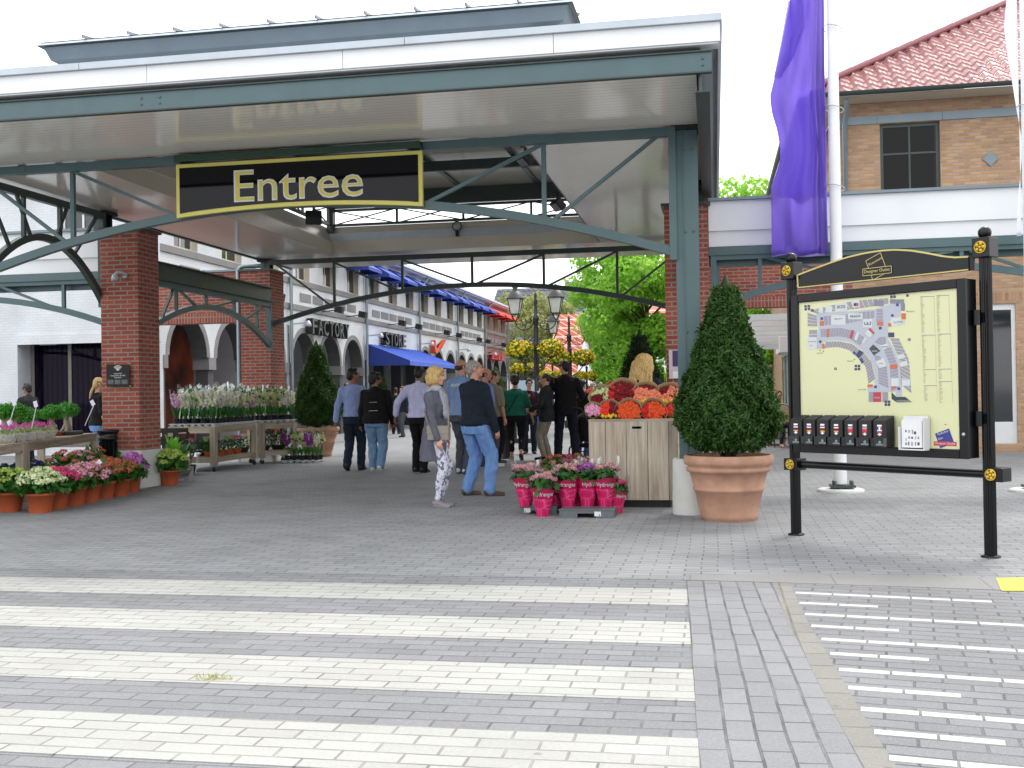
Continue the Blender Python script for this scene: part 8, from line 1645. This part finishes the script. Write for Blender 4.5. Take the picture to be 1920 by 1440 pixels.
# at the left tables
person('man with dark glasses and grey coat behind the bonsai trees', (AY(52, 750, 21.5).x, 21.5, 0), D2R(75), 1.72, m_skin_b, ('short', hm_blk), dict(mat=m_coat, hem=.80, inf=.034, collar=True, name='coat'), dict(mat=m_blkc), dict(mat=m_dksh), extras=lambda J: glasses(J, True), girth=1.12)
person('blonde plaited woman in a black t-shirt half hidden by the brick pillar', (AY(184, 750, 17.6).x, 17.6, 0), D2R(-42), 1.74, m_skin, ('plait', hm_bld), dict(mat=m_blkc, hem=.90, inf=.026, sleeve=.5, name='t_shirt'), dict(mat=m_jean, loose=.02), dict(mat=m_dksh), fem=True, girth=1.08, head=(0, -8))
# further along the street
far = [(650, 30.5, 1.72, -10, hm_brn, m_blkc, m_denimd, 'short', 'brown haired man in black behind the man in the pale blue sweater', 1), (755, 33.5, 1.62, 150, hm_brn, m_navy, m_gtr, 'short', 'person in dark clothes under the blue awning', 1), (1110, 42, 1.74, 170, None, m_redcoat, m_jean, 'fringe', 'bald man in a red jacket down the street', 1.05), (1127, 43.5, 1.72, 5, hm_gry, m_whitec, m_gtr, 'short', 'white haired man in a pale jacket seen from behind down the street', 1.15),
       (1092, 47, 1.60, 10, hm_bld, m_whitec, m_jean, 'short', 'blonde person in white down the street', 1), (1083, 44, 1.64, -170, hm_brn, m_shblue, m_jeanl, 'short', 'brown haired person in light blue down the street', 1), (1150, 46, 1.66, 0, hm_gry, m_pinkc, m_gtr, 'short', 'person in pale pink beyond the bouquets', 1.1), (742, 36, 1.6, 20, hm_blk, m_blkc, m_blkc, 'short', 'distant person in black between the two young men', 1), (1018, 50, 1.68, 0, hm_blk, m_gtr, m_denimd, 'short', 'distant person in grey under the street lamp', 1), (893, 27, 1.66, -20, hm_brn, m_gtr, m_gtr, 'short', 'person in grey hidden behind the group of men', 1)]
for px, Y, H_, hd_, hm_, tp, bt, st, lb, g_ in far: person(lb, (AY(px, 750, Y).x, Y, 0), D2R(hd_), H_, m_skin_r, (st, hm_ or hm_gry), dict(mat=tp, hem=.86, inf=.028), dict(mat=bt, loose=.018), dict(mat=m_dksh), vox=.02, girth=g_, feet=((-.09, .1, 0, 5), (.09, -.1, 0, -5)))
# seated woman on the cafe chair
p1 = G(1462, 838)
def seated(label, loc, heading):
    t = thing('person', label, 'person', loc, heading); mb = MB(); z = .47
    mb.loft([((0, -.02, z-.02), .17, .13), ((0, -.02, z+.12), .155, .12), ((0, -.03, z+.30), .15, .105), ((0, -.03, z+.47), .165, .11), ((0, -.03, z+.54), .10, .08), ((0, -.02, z+.58), .055, .055)], 16)
    for sg in (-1, 1): mb.cap((sg*.09, 0, z+.05), (sg*.10, .42, z+.04), .08, .055); mb.cap((sg*.10, .42, z+.04), (sg*.10, .40, .09), .052, .036); mb.cap((sg*.10, .38, .05), (sg*.10, .52, .035), .035, .028); mb.cap((sg*.17, -.03, z+.48), (sg*.20, .04, z+.24), .047, .037); mb.cap((sg*.20, .04, z+.24), (sg*.12, .26, z+.26), .036, .026); mb.ell((sg*.11, .30, z+.27), (.03, .045, .02), 8, 6)
    mb.ell((0, -.01, z+.74), (.072, .09, .105), 14, 10); mb.cap((0, -.02, z+.55), (0, -.01, z+.68), .052, .05); blend(mb, 'body', m_skin, t, .013, 3)
    mb = MB(); mb.loft([((0, -.02, z), .19, .15), ((0, -.02, z+.12), .175, .14), ((0, -.03, z+.30), .17, .125), ((0, -.03, z+.47), .18, .125), ((0, -.03, z+.55), .10, .085)], 16); [mb.cap((sg*.17, -.03, z+.48), (sg*.20, .04, z+.26), .06, .05) for sg in (-1, 1)]; blend(mb, 'blouse', m_whitec, t, .013, 3, .015)
    mb = MB(); [(mb.cap((sg*.09, 0, z+.05), (sg*.10, .42, z+.04), .09, .065), mb.cap((sg*.10, .42, z+.04), (sg*.10, .40, .12), .062, .05)) for sg in (-1, 1)]; blend(mb, 'trousers', m_denimd, t, .013, 3, .012)
    mb = MB(); mb.ell((0, -.03, z+.765), (.082, .10, .095), 14, 10); mb.ell((0, -.07, z+.66), (.085, .06, .12), 14, 10); blend(mb, 'hair', hm_brn, t, .011, 2, .02, tex2); return t
seated('seated woman with brown hair and white blouse at the cafe', (p1.x, p1.y-.02, 0), PI+.3)
